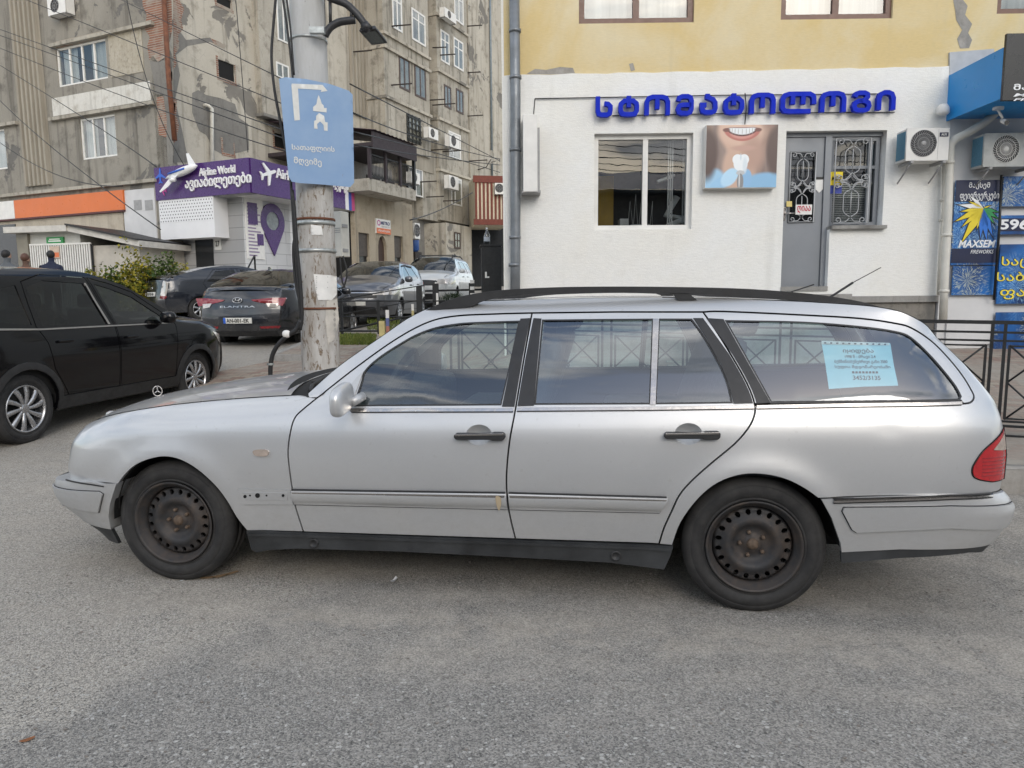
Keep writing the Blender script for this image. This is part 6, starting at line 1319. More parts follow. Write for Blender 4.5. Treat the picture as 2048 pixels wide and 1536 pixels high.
part(MB().box(xa0, xa1 + .2, 1.2, 1.4, zs0 + .4, zr - .5), 'veranda_wall', weathered('veranda_plaster', (.30, .28, .26), (.18, .165, .15), (.36, .34, .32), .5), AX)
for px, mt in ((745, 'd'), (775, 'd')): x = TS_R.un(px, 340, 1.2)[0]; part(MB().box(x - .5, x + .5, 1.15, 1.19, zs0 + .45, zr - 1.0), 'veranda_door', plain('door_void', (.025, .018, .017), .7) if px == 745 else bpy.data.materials['door_void'], AX)
for t in (0, .33, .66, 1.0): x = xa0 - .4 + (xv1 - .1 - xa0 + .4) * t; part(MB().box(x - .06, x + .06, -1.15, -1.03, zs0 + .4, zr - .5), 'veranda_post', VER if t < 1 else BLACKMETAL, AX)
bal = MB(); xs0, xs1 = xa0 - .4, xv1 - .05
bal.box(xs0, xs1, -1.10, -1.06, zs0 + 1.34, zs0 + 1.39).box(xs0, xs1, -1.10, -1.06, zs0 + .50, zs0 + .54); part(bal, 'railing', BLACKMETAL, AX); bal = MB()
n_ = 34
for i in range(n_): x = xs0 + (xs1 - xs0) * (i + .5) / n_; zc = zs0 + .92; bal.tube([(x + .055 * math.sin(t), -1.08, zc + .40 * math.cos(t)) for t in np.linspace(0, 6.283, 13)], .014, 4)
part(bal, 'baluster_scrolls', BLACKMETAL, AX, kind=None)
q = rect(TS_R, 752, 439, 780, 468, -.05); MS = thing('shop_sign', 'small white and orange METRO sign above the arched door', 'sign', TS_R, (q[0], -.05, q[2]))
part(MB().box(q[0], q[1], -.08, 0, q[2], q[3]), 'board', WHITEPL, MS); part(MB().box(q[0], q[1], -.085, -.08, q[2], q[2] + (q[3] - q[2]) * .38), 'orange_band', plain('sign_orange', (.62, .16, .06), .5, 0, .05), MS)
hq = q[3] - q[2]; wq = q[1] - q[0]; part(text_mb('METRO', q[0] + wq * .30, q[1] - wq * .06, q[3] - hq * .38, q[3] - hq * .14, -.082, .004, .04), 'lettering', plain('ink_navy', (.02, .03, .12), .5, 0, 0), MS)
part(text_mb('SERVICES', q[0] + wq * .34, q[1] - wq * .08, q[3] - hq * .56, q[3] - hq * .44, -.082, .004, .0), 'lettering', GREYPL, MS); part(text_mb('ონლაინ სესხი', q[0] + wq * .08, q[1] - wq * .08, q[2] + hq * .1, q[2] + hq * .28, -.088, .004, .0), 'lettering', LETW, MS)
part(MB().lathe([(hq * .2, 0), (hq * .12, 0)], c=(q[0] + wq * .16, -.083, q[3] - hq * .28), k=20), 'round_mark', bpy.data.materials['mark_pink'], MS)
aircon(TS_R, rect(TS_R, 821, 447, 831, 478, .3), .35, .3, 'air conditioner low down beside the blue canister', 'air conditioners on the old block', detail=False)
x, z = TS_R.un(826, 487, .8); CAN = thing('water_tank', 'blue plastic water tank behind the beige annex', 'tank', TS_R, (x, .8, z)); part(MB().lathe([(.001, .42), (.22, .40), (.30, .3), (.30, -.3), (.22, -.4), (.001, -.42)][::-1], c=(x, .8, z), k=20, axis='z'), 'barrel', plain('tank_blue', (.02, .08, .28), .4, 0, .1), CAN); part(MB().box(x - .3, x + .3, .5, 1.1, .5, z - .42), 'stand', ROD, CAN)
# ------------------------------------------------------------------ orange fascia, pale ground floor
q = rect(BL, 28, 402, 247, 418, -.12); za = BL.un(138, 390, -.12)[1]; zb2 = BL.un(138, 428, -.12)[1]
OS = thing('orange_fascia', 'long plain orange shop fascia on the grey block', 'sign', BL, (q[0], -.1, zb2)); ORG = plain('orange_panel', (.62, .145, .025), .35, 0, .04, 2)
part(MB().box(q[0], q[1], -.12, -.0, zb2, za), 'panel', ORG, OS); part(MB().box(q[0] - 3.2, q[0] - .02, -.12, 0, zb2, za), 'white_panel', WHITEPL, OS); part(MB().box(q[0] - 3.2, q[1], -.14, 0, zb2 - .07, zb2 - .005), 'lower_trim', plain('maroon_trim', (.09, .03, .03), .6), OS)
q = rect(BL, 249, 378, 312, 520, -.06); bpart(MB().box(q[0], q[1], -.05, 0, .5, q[3]), 'pale_wall', plain('pale_wall_paint', (.58, .58, .585), .7, 0, .08, 2), BL)
for x_ in (268, 290): r_ = rect(BL, x_, 400, x_ + 15, 420, -.06); bpart(MB().box(r_[0], r_[1], -.065, -.05, r_[2], r_[3]), 'vent_grille', GREYPL, BL)
q = rect(BL, 0, 432, 249, 520, -.03); bpart(MB().box(XL, q[1], -.03, 0, .4, zb2 - .08), 'ground_floor_wall', weathered('ground_floor_render', (.42, .37, .30), (.30, .26, .21), (.47, .43, .36), .4), BL)
q = rect(BL, -30, 450, 34, 540, -.06); bpart(MB().box(q[0], q[1], -.06, -.03, .6, q[3]), 'shop_window', bpy.data.materials['dark_glass'], BL)
# kiosk
KF = Fr((0, 21.5, 0), R(-12)); KF = Fr(KF.w(KF.un(160, 540)[0], 0, 0), R(-12))
KS = thing('kiosk', 'small white kiosk with slatted front and sloping grey roof', 'kiosk', KF, (0, 0, .7))
CORRW = plain('white_corrugated', (.50, .50, .47), .6, 0, .1, 5)
q = rect(KF, 40, 462, 160, 545); part(MB().box(q[0], q[1], .05, 2.4, .6, q[3]), 'front_wall', CORRW, KS); q2 = rect(KF, 160, 470, 275, 545); part(MB().box(q[1], q2[1], .1, 2.4, .6, rect(KF, 160, 475, 270, 545)[3] - .25), 'side_room', plain('kiosk_beige', (.46, .43, .38), .7, 0, .1, 4), KS)
a = KF.un(24, 456); b = KF.un(148, 452); c = KF.un(290, 482); RW = plain('roof_edge', (.52, .50, .46), .6, 0, .15, 5)
part(MB().prism([a, b, (b[0], b[1] - .2), (a[0], a[1] - .2)], -.35, 2.7), 'roof', RW, KS); part(MB().prism([b, c, (c[0], c[1] - .2), (b[0], b[1] - .2)], -.30, 2.7), 'sloping_roof', RW, KS)
part(MB().prism([(b[0], b[1] + .05), (c[0], c[1] + .05), (c[0], c[1] + .0), (b[0], b[1] + .0)], -.4, 2.7), 'roof_felt', BLACKPLASTIC, KS)
q = rect(KF, 63, 490, 185, 545); n_ = 26; sl = MB()
part(MB().box(q[0], q[1], .0, .05, .7, q[3]), 'dark_opening', ROOMD, KS)
for i in range(n_): xx = q[0] + (q[1] - q[0]) * i / n_; part(MB().box(xx, xx + (q[1] - q[0]) / n_ * .5, -.04, -.0, .7, q[3]), 'slat', WHITEPL, KS)
part(MB().box(q[0], q[1], -.05, .0, q[3], q[3] + .06), 'slat_rail', WHITEPL, KS)
q = rect(KF, 94, 474, 127, 487); part(MB().box(q[0], q[1], -.03, .05, q[2], q[3]), 'green_sign', plain('sign_green', (.03, .25, .07), .5, 0, .1), KS); part(MB().box(q[0] + .08, q[1] - .08, -.034, -.03, q[2] + .06, q[2] + .10).box(q[0] + .12, q[1] - .12, -.034, -.03, q[2] + .13, q[2] + .16), 'sign_lines', LETW, KS)
q = rect(KF, 103, 493, 122, 517); part(MB().box(q[0], q[1], -.07, -.05, q[2], q[3]), 'notice_board', plain('notice_tan', (.50, .40, .32), .7, 0, .2, 6), KS); part(MB().box(q[0] + .02, q[1] - .02, -.075, -.07, q[2] + .04, q[2] + .2), 'notice_red', bpy.data.materials['sign_orange'], KS)
q = rect(KF, 38, 468, 60, 540); part(MB().box(q[0], q[1], -.06, .05, .7, q[3]), 'glass_door', plain('door_grey_glass', (.20, .18, .14), .2, 0, .2, 2), KS)
# ------------------------------------------------------------------ other cars
def gcar(name, label, fr, sp, paint, group=None):
    """car in local frame fr: x along the car, near side at y=0, far side at y=width"""
    Wd = sp['w']; Lc = sp['L']; top = sp['top']; zb = sp['belt']; zr = max(p[1] for p in top); bot = sp.get('bot', .22)
    tm = spline([.1, bot, .45, .62, zb - .12, zb, zb + .12, zb + (zr - zb) * .6, zr - .04, zr + .1], [.10, .07, .02, .0, .004, .035, .075, .17, .27, .42])
    tS = [p[0] for p in top]; tZ = [p[1] for p in top]; ft = sp['front_tail']
    sil = top + []
    def endS(z, side):      # silhouette at the two ends
        pts = sp['e0'] if side == 0 else sp['e1']
        return float(np.interp(z, [p[1] for p in pts], [p[0] for p in pts]))
    ew = sp.get('ew', .26)
    def f(s, z):
        v = float(tm(min(max(z, .1), zr + .1)))
        for side in (0, 1):
            e = endS(z, side); u = np.clip(((e + .75) - s) / .75 if side == 0 else (s - (e - .75)) / .75, 0, .985); v += ew * (1 - math.sqrt(1 - u ** 2.6)) * (1 - .7 * float(sstep(zb, zr, z)))
        d = float(np.interp(s, tS, tZ)) - z
        if d < .10 and z < zb + .15: v += .08 * (1 - math.sqrt(max(0, 1 - min(1, (.10 - d) / .104) ** 2)))
        for ax in sp['ax']:
            d = math.hypot(s - ax, z - sp['wr']);
            if d < sp['wr'] + .3: v -= .015 * math.exp(-((d - sp['wr'] - .04) / .06) ** 2)
        return v
    fn = nfn(f); org = (Lc / 2, Wd / 2, 0); car = thing(name, label, 'car', fr, org, group)
    ar = sp['wr'] + .035
    poly_ = list(top); poly_ += sp['e1'] if sp['e1'][0][1] > sp['e1'][-1][1] else sp['e1'][::-1]
    b = []
    for ax in sorted(sp['ax'], reverse=True): b += [(ax + ar * math.cos(R(a_)), sp['wr'] + ar * math.sin(R(a_))) for a_ in np.linspace(-12, 192, 18)]
    poly_ += b; e0 = sp['e0'] if sp['e0'][0][1] < sp['e0'][-1][1] else sp['e0'][::-1]; poly_ += e0
    st = sp.get('step', .07)
    for sg in (-1, 1):
        ym = (lambda y: y) if sg < 0 else (lambda y: Wd - y)
        def pan(nm, pl_, mt, holes=(), off=0., rim=.03, par=None, gap=0, stp=st):
            pl_ = shrink(resample(pl_, .05), gap) if gap else pl_
            return part(panel(pl_, list(holes), stp, lambda s, z: (s, ym(f(s, z) - off), z), lambda s, z: fn(s, z, sg), rim=rim, rimf=lambda s, z: (s, ym(f(s, z) - off + rim), z), flip=sg > 0), nm, mt, par or car)
        drs = sp['doors']; wins = sp['wins']
        pan('body_side', poly_, paint, [shrink(resample(d, .05), -.004) for d in drs] + [w_ for w_, di in wins if di < 0])
        dob = []
        for i, d in enumerate(drs): dob.append(pan('door', d, paint, [w_ for w_, di in wins if di == i], gap=.006))
        for wi, (w_, di) in enumerate(wins): pan('window', w_, sp.get('glasses', {}).get(wi, sp.get('glass', TINTED)), off=-.008, rim=0, par=dob[di] if di >= 0 else car)
        for nm, pl_, mt, of in sp.get('trims', []): pan(nm, pl_, mt, off=of, rim=.012)
        lin_ = [(p[0], p[1] - .05) for p in top if p[0] > .3 and p[0] < Lc - .3 and p[1] < zb + .1]
        part(panel([(.25, .45)] + [(max(.25, min(Lc - .25, p[0])), min(p[1] - .06, zb - .03)) for p in top if .2 < p[0] < Lc - .2] + [(Lc - .25, .45)], [], .4, lambda s, z: (s, ym(f(s, z) + .06), z), flip=sg > 0), 'inner_panel', DARK, car)
        for ax in sp['ax']:
            y0, y1 = (.05, .40) if sg < 0 else (Wd - .40, Wd - .05)
            part(MB().lathe([(ar + .01, 0), (ar + .01, y1 - y0)], c=(ax, y0, sp['wr']), k=20, a0=0, a1=math.pi), 'wheel_arch', DARK, car)
            cy = .14 if sg < 0 else Wd - .14; wl = bpy.data.objects.new('wheel', None); COL.objects.link(wl); wl.parent = car; wl.location = (ax - org[0], cy - org[1], sp['wr']); META[wl.name] = (fr, (ax, cy, sp['wr']))
            part(tyre_mb(sp['wr'], .21, sp['rr'], 36).xf(lambda x, y, z: (x + ax, y + cy, z + sp['wr'])), 'tyre', RUBBER, wl)
            alloy_rim(wl, (ax, cy, sp['wr']), sg, sp['rr'], sp.get('spokes', 10))
        mx, mz = sp['mirror']; part(MB().grid(sell((mx, ym(-.06), mz), (.07, .10, .075), .7, 8, 12)), 'wing_mirror', paint, car)
        for hs, hz in sp.get('handles', []): part(MB().box(hs - .1, hs + .1, min(ym(f(hs, hz) - .03), ym(f(hs, hz))), max(ym(f(hs, hz) - .03), ym(f(hs, hz))), hz - .014, hz + .014), 'door_handle', sp.get('handlemat', paint), car, bevel=.008)
    # surfaces across the car, split by tag
    def xs(rows, bl, nm, mt, par=None, dz=0., sq=1.0, n=18):
        out = []
        for (s, z), (bs, bz) in zip(rows, bl):
            y0 = f(s, z); h = Wd / 2 - y0; r_ = []
            for i in range(n + 1):
                t = -1 + 2 * i / n; k_ = 1 - abs(t) ** 2.4; r_.append((s + bs * k_, Wd / 2 + h * t * sq, z + bz * k_ + dz))
            out.append(r_)
        return part(MB().grid(out, flip=True), nm, mt, par or car)
    full = e0 + top[1:] + (sp['e1'] if sp['e1'][0][1] > sp['e1'][-1][1] else sp['e1'][::-1])[1:]
    segs = sp['segs']       # (name, material, s-start index, end index, bulge)
    ntop = {}
    for nm, mt, i0, i1, bl in segs:
        rows = cr(full[i0:i1 + 1], 3) if i1 - i0 > 1 else full[i0:i1 + 1]; xs(rows, [bl] * len(rows), nm, mt)
    part(MB().box(.3, Lc - .3, .45, Wd - .45, bot, .45).box(sp['ax'][0] + .45 if sp['ax'][0] < sp['ax'][1] else 1, max(sp['ax']) - .45, .12, Wd - .12, bot + .02, .4), 'underbody', DARK, car)
    cab = sp['cab']; part(MB().box(cab[0], cab[1], .14, Wd - .14, .4, zb - .04), 'cabin_floor', SEATF, car)
    for sx, w0 in ((cab[0] + (cab[1] - cab[0]) * .62, .25), (cab[0] + (cab[1] - cab[0]) * .25, .25)):
        for yy in (.48, Wd - .48): part(MB().box(sx - .06, sx + .08, yy - w0, yy + w0, zb - .3, zb + .22).box(sx - .04, sx + .06, yy - .12, yy + .12, zb + .24, zb + .40), 'seat', SEATF, car, bevel=.03)
    def endx(y, z, side):
        pts = full; e = endS(z, side); y0 = f(e + (.008 if side == 0 else -.008), z); t = (y - Wd / 2) / max(.1, Wd / 2 - y0); k_ = 1 - min(1, abs(t)) ** 2.4
        return e + sp['bul'][side] * k_
    def face(nm, pts, mt, side, off=.012, par=None):
        sd = -1 if side == 0 else 1
        return part(panel(pts, [], .06, lambda y, z: (endx(y, z, side) + sd * off, y, z), rim=.03, rimf=lambda y, z: (endx(y, z, side) - sd * .03, y, z), flip=side == 0), nm, mt, par or car)
    def ftext(body, y0, y1, z0, z1, mt, side, off=.02, bold=.02, par=None):
        m = text_mb(body, 0, 1, z0, z1, 0, bold=bold); sd = -1 if side == 0 else 1
        # side 0 is looked at along +x: left of the lettering is at +y
        m.xf(lambda x, y, z: (endx((y1 - (y1 - y0) * x) if side == 0 else (y0 + (y1 - y0) * x), z, side) + sd * off, (y1 - (y1 - y0) * x) if side == 0 else (y0 + (y1 - y0) * x), z)); return part(m, 'lettering', mt, par or car)
    return car, face, ftext, f, endx
def px_frame(px, Y, yaw, x_at, near=True):
    """frame whose near-side point at local x = x_at lies at depth Y under pixel column px"""
    d = ray(px, 600); p = d * (Y / d.y); f0 = Fr((0, 0, 0), yaw); o = Vector((p.x, Y, 0)) - f0.ex * x_at; return o
def place(px, Y, yaw, x_at, z):
    o = px_frame(px, Y, yaw, x_at); return Fr((o.x, o.y, z), yaw)
EMB = plain('emblem_silver', (.6, .6, .6), .2, .9, 0)
# --- black SUV at the left (heading away)
gR = gp(56, 885)
TUy = R(80.5); TU = Fr((0, 0, 0), TUy); _o = Vector((gR.x, gR.y, 0)) - TU.ex * .98 - TU.ey * .06; TU = Fr((_o.x, _o.y, .012), TUy)
tsp = dict(w=1.90, L=4.72, belt=1.10, bot=.28, wr=.355, rr=.235, ax=(.98, 3.80), front_tail=0, ew=.24, bul=(-.06, .10), step=.06, glass=TINTED, glasses={1: SMOKED},
  top=[(.10, 1.05), (.22, 1.25), (.42, 1.52), (.62, 1.66), (1.1, 1.74), (1.75, 1.765), (2.2, 1.735), (2.7, 1.60), (3.18, 1.37), (3.50, 1.215), (3.62, 1.19), (4.0, 1.155), (4.4, 1.06), (4.60, .94)],
  e0=[(.10, .25), (.03, .45), (.0, .65), (.03, .85), (.10, 1.05)], e1=[(4.60, .94), (4.69, .78), (4.72, .55), (4.70, .38), (4.62, .27)],
  doors=[[(1.33, .72), (1.28, 1.0), (1.20, 1.16), (1.22, 1.62), (1.5, 1.70), (2.12, 1.68), (2.30, 1.14), (2.28, .42), (1.52, .42)], [(2.30, .42), (2.32, 1.14), (2.15, 1.68), (2.45, 1.62), (2.8, 1.52), (3.30, 1.22), (3.42, 1.10), (3.36, .75), (3.33, .42)]],
  wins=[([(1.28, 1.17), (1.26, 1.56), (1.5, 1.635), (2.05, 1.615), (2.20, 1.15)], 0), ([(2.36, 1.15), (2.22, 1.61), (2.45, 1.555), (2.78, 1.455), (3.22, 1.19), (3.26, 1.15)], 1), ([(.62, 1.24), (.68, 1.50), (1.14, 1.58), (1.16, 1.18)], -1)],
  trims=[('belt_strip', [(.50, 1.155), (1.24, 1.125), (3.30, 1.118), (3.30, 1.132), (1.24, 1.142), (.52, 1.175)], CHROME, .012), ('window_post', [(2.20, 1.15), (2.235, 1.15), (2.09, 1.62), (2.065, 1.62)], CHROME, .008),
         ('arch_cladding', [(.98 + r_ * math.cos(R(a_)), .355 + r_ * math.sin(R(a_))) for r_, rg in ((.395, range(-8, 189, 14)), (.465, range(188, -9, -14))) for a_ in rg], BLACKPLASTIC, .012), ('arch_cladding', [(3.80 + r_ * math.cos(R(a_)), .355 + r_ * math.sin(R(a_))) for r_, rg in ((.395, range(-8, 189, 14)), (.465, range(188, -9, -14))) for a_ in rg], BLACKPLASTIC, .012),
         ('sill_cladding', [(1.42, .29), (3.36, .29), (3.36, .42), (1.42, .42)], BLACKPLASTIC, .012), ('headlamp', [(4.22, .97), (4.55, .90), (4.66, .80), (4.60, .74), (4.40, .82)], CLEARLENS, .006)],
  segs=[('rear_bumper', BLACKPAINT, 0, 2, (-.06, 0)), ('tailgate', BLACKPAINT, 2, 4, (-.06, .0)), ('rear_window', TINTED, 4, 7, (-.05, .03)), ('roof', BLACKPAINT, 7, 10, (0, .03)), ('windscreen', SMOKED, 10, 13, (.06, .05)), ('bonnet', BLACKPAINT, 13, 17, (.08, .06)), ('front_bumper', BLACKPAINT, 17, 21, (.10, 0))],
  mirror=(3.14, 1.20), handles=[(1.50, 1.0), (2.52, .99)], cab=(1.0, 3.3), spokes=10)
TUC, fc_, ft_, _, _ = gcar('suv', 'large black suv with alloy wheels and chrome window line, heading away', TU, tsp, BLACKPAINT, None)
# --- dark slate saloon seen from behind
EY = R(84.5); EL = place(584, 12.75, EY, .15, gz(12.75) - .02)
esp = dict(w=1.80, L=4.58, belt=.98, bot=.22, wr=.325, rr=.215, ax=(.98, 3.68), front_tail=0, bul=(-.12, .12), ew=.22, glass=TINTED,
  top=[(.10, 1.02), (.16, 1.075), (.40, 1.10), (.75, 1.24), (1.15, 1.375), (1.7, 1.44), (2.2, 1.445), (2.6, 1.39), (3.1, 1.15), (3.38, 1.0), (3.9, .92), (4.3, .80), (4.46, .70)],
  e0=[(.14, .22), (.03, .36), (.0, .52), (.02, .70), (.05, .86), (.10, 1.02)], e1=[(4.46, .70), (4.55, .55), (4.58, .40), (4.50, .22)],
  doors=[[(1.38, .34), (1.30, .60), (1.0, .95), (1.55, 1.375), (2.1, 1.37), (2.2, .98), (2.2, .34)], [(2.22, .34), (2.22, .98), (2.13, 1.37), (2.55, 1.31), (3.05, 1.07), (3.25, .92), (3.24, .34)]],
  wins=[([(1.12, 1.01), (1.55, 1.33), (2.05, 1.335), (2.12, 1.00)], 0), ([(2.28, 1.00), (2.2, 1.335), (2.52, 1.28), (3.0, 1.03), (3.02, 1.0)], 1)],
  segs=[('rear_bumper', NIGHTPAINT, 0, 3, (-.12, 0)), ('boot_lid', NIGHTPAINT, 3, 5, (-.12, .0)), ('boot_lid', NIGHTPAINT, 5, 7, (-.10, .03)), ('rear_window', TINTED, 7, 9, (-.10, .04)), ('roof', NIGHTPAINT, 9, 12, (0, .03)), ('windscreen', SMOKED, 12, 14, (.08, .05)), ('bonnet', NIGHTPAINT, 14, 17, (.08, .06)), ('front_bumper', NIGHTPAINT, 17, 20, (.12, 0))],
  mirror=(2.98, 1.04), handles=[(1.45, .93), (2.45, .92)], cab=(.9, 3.0), spokes=10)
ELA, face, ftext, _, ex_ = gcar('saloon', 'dark slate saloon seen from behind with slim red tail lamps', EL, esp, NIGHTPAINT)
for sg in (0, 1):
    yy = lambda y: y if sg == 0 else 1.80 - y
    face('tail_lamp', [(yy(.06), .90), (yy(.30), .90), (yy(.66), .87), (yy(.62), .845), (yy(.36), .79), (yy(.12), .76)], REDDARK, 0)
    face('reversing_lens', [(yy(.20), .80), (yy(.40), .81), (yy(.36), .74), (yy(.22), .72)], CLEARLENS, 0, .014); face('reflector', [(yy(.18), .41), (yy(.52), .40), (yy(.50), .36), (yy(.2), .365)], REDDARK, 0)
face('number_plate', [(.64, .455), (1.16, .455), (1.16, .555), (.64, .555)], PLATEW, 0, .02); face('plate_band', [(1.115, .456), (1.159, .456), (1.159, .554), (1.115, .554)], bpy.data.materials['mark_blue'], 0, .023); ftext('AN-001-EK', .68, 1.10, .47, .54, INK, 0, .026, .02)
ftext('ELANTRA', .58, 1.22, .735, .765, EMB, 0, .018, .0, None); face('lower_trim', [(.25, .22), (1.55, .22), (1.55, .31), (.25, .31)], BLACKPLASTIC, 0)
em = MB(); cyy, czz = .90, .86
em.tube([(ex_(cyy, czz, 0) - .02, cyy + .085 * math.cos(t), czz + .045 * math.sin(t)) for t in np.linspace(0, 6.2832, 21)], .008, 6); e_ = lambda a, b: (ex_(cyy, czz, 0) - .022, cyy - a, czz + b)
em.tube([e_(-.05, -.03), e_(-.02, .035)], .008, 5).tube([e_(.02, -.035), e_(.05, .03)], .008, 5).tube([e_(-.036, -.004), e_(.036, .004)], .008, 5); part(em, 'emblem', EMB, ELA)
part(MB().prism([(1.25, 1.40), (1.42, 1.43), (1.28, 1.50)], .88, .92), 'roof_fin', NIGHTPAINT, ELA)
# --- navy liftback further back
PRY = R(46); PR = place(340, 18.4, PRY, .06, gz(18.6) - .02)
psp = dict(w=1.745, L=4.46, belt=1.0, bot=.22, wr=.315, rr=.20, ax=(.85, 3.55), front_tail=0, bul=(-.10, .12), ew=.20, glass=TINTED,
  top=[(.06, 1.08), (.16, 1.14), (.6, 1.27), (1.15, 1.41), (1.75, 1.49), (2.2, 1.47), (2.6, 1.38), (3.1, 1.16), (3.5, 1.0), (3.95, .88), (4.3, .72)],
  e0=[(.12, .22), (.02, .40), (.0, .58), (.03, .82), (.05, .95), (.06, 1.08)], e1=[(4.3, .72), (4.43, .55), (4.46, .40), (4.38, .22)],
  doors=[[(1.22, .34), (1.12, .62), (.95, 1.0), (1.30, 1.36), (1.95, 1.42), (2.1, 1.0), (2.1, .34)], [(2.12, .34), (2.12, 1.0), (1.98, 1.42), (2.5, 1.33), (3.1, 1.02), (3.15, .34)]],
  wins=[([(1.05, 1.04), (1.36, 1.32), (1.88, 1.38), (2.02, 1.03)], 0), ([(2.18, 1.03), (2.05, 1.38), (2.48, 1.29), (2.98, 1.02)], 1)],
  segs=[('rear_bumper', NAVYPAINT, 0, 3, (-.10, 0)), ('tailgate', NAVYPAINT, 3, 5, (-.10, .0)), ('rear_window', TINTED, 5, 7, (-.08, .05)), ('roof', NAVYPAINT, 7, 11, (0, .03)), ('windscreen', SMOKED, 11, 13, (.06, .05)), ('bonnet', NAVYPAINT, 13, 15, (.08, .06)), ('front_bumper', NAVYPAINT, 15, 18, (.12, 0))],
  mirror=(2.9, 1.08), handles=[(1.3, .94), (2.3, .93)], cab=(.9, 2.9), spokes=7)
PRI, face, ftext, _, _ = gcar('liftback', 'dark navy liftback parked by the hedge, partly hidden by the slate saloon', PR, psp, NAVYPAINT)
for sg in (0, 1):
    yy = lambda y: y if sg == 0 else 1.745 - y
    face('tail_lamp', [(yy(.09), 1.02), (yy(.27), 1.06), (yy(.33), .62), (yy(.16), .60)], CLEARLENS, 0, .02); face('tail_lamp_foot', [(yy(.13), .66), (yy(.32), .67), (yy(.33), .60), (yy(.16), .58)], REDDARK, 0, .026)
face('number_plate', [(.61, .66), (1.13, .66), (1.13, .77), (.61, .77)], PLATEW, 0, .02); ftext('BB-782-BB', .66, 1.08, .68, .75, INK, 0, .026, .02); face('emblem', [(.82, .83), (.94, .83), (.94, .90), (.82, .90)], EMB, 0, .015)
# --- grey hatchback facing the camera
FTY = R(84.5); FT = place(788, 16.6, FTY, .12, gz(17.5) - .02)
fsp = dict(w=1.695, L=3.99, belt=1.02, bot=.22, wr=.305, rr=.205, ax=(.80, 3.33), front_tail=0, bul=(-.20, .05), ew=.26, glass=TINTED,
  top=[(.10, .82), (.30, .92), (.70, 1.02), (.95, 1.10), (1.35, 1.34), (1.70, 1.49), (2.1, 1.545), (2.7, 1.54), (3.2, 1.49), (3.55, 1.38), (3.80, 1.16), (3.93, 1.0)],
  e0=[(.10, .22), (.02, .40), (.0, .58), (.04, .72), (.10, .82)], e1=[(3.93, 1.0), (3.98, .75), (3.99, .50), (3.92, .22)],
  doors=[[(1.12, .34), (1.06, .90), (1.3, 1.16), (1.75, 1.43), (2.1, 1.47), (2.18, 1.03), (2.18, .34)], [(2.2, .34), (2.2, 1.03), (2.13, 1.47), (2.9, 1.45), (3.2, 1.10), (2.95, .75), (2.9, .34)]],
  wins=[([(1.38, 1.04), (1.45, 1.17), (1.82, 1.40), (2.06, 1.43), (2.12, 1.05)], 0), ([(2.26, 1.05), (2.2, 1.43), (2.82, 1.41), (3.02, 1.14)], 1)],
  trims=[('headlamp', [(.12, .70), (.20, .84), (.75, .95), (.62, .82), (.30, .70)], CLEARLENS, .01), ('window_visor', [(1.75, 1.41), (2.1, 1.445), (2.85, 1.43), (2.85, 1.455), (2.1, 1.475), (1.72, 1.435)], BLACKPLASTIC, .02), ('tail_lamp', [(3.62, 1.05), (3.94, .95), (3.97, .82), (3.75, .88)], REDLENS, .01)],
  segs=[('front_bumper', GREYPAINT, 0, 3, (-.20, 0)), ('bonnet', GREYPAINT, 3, 7, (-.16, .08)), ('windscreen', SMOKED, 7, 9, (-.12, .05)), ('roof', GREYPAINT, 9, 12, (0, .03)), ('rear_window', TINTED, 12, 14, (.06, .02)), ('tailgate', GREYPAINT, 14, 15, (.05, 0)), ('rear_bumper', GREYPAINT, 15, 18, (.05, 0))],
  mirror=(1.38, 1.08), handles=[(1.95, .95), (2.78, .98)], cab=(1.0, 3.2), spokes=8)
FIT, face, ftext, _, _ = gcar('hatchback', 'grey hatchback facing the street between the pole and the white suv', FT, fsp, GREYPAINT)
face('grille', [(.35, .62), (1.345, .62), (1.345, .74), (.35, .74)], BLACKPLASTIC, 0, .012); face('chrome_bar', [(.30, .735), (1.395, .735), (1.395, .765), (.30, .765)], CHROME, 0, .02); face('air_intake', [(.35, .25), (1.345, .25), (1.30, .42), (.40, .42)], BLACKPLASTIC, 0, .012)
for sg in (0, 1):
    yy = lambda y: y if sg == 0 else 1.695 - y
    face('headlamp', [(yy(.10), .70), (yy(.08), .80), (yy(.40), .76), (yy(.44), .69)], CLEARLENS, 0, .015); face('fog_lamp', [(yy(.12), .36), (yy(.12), .46), (yy(.30), .43), (yy(.30), .34)], BLACKPLASTIC, 0, .012)
face('number_plate', [(.59, .455), (1.11, .455), (1.11, .565), (.59, .565)], PLATEW, 0, .03)
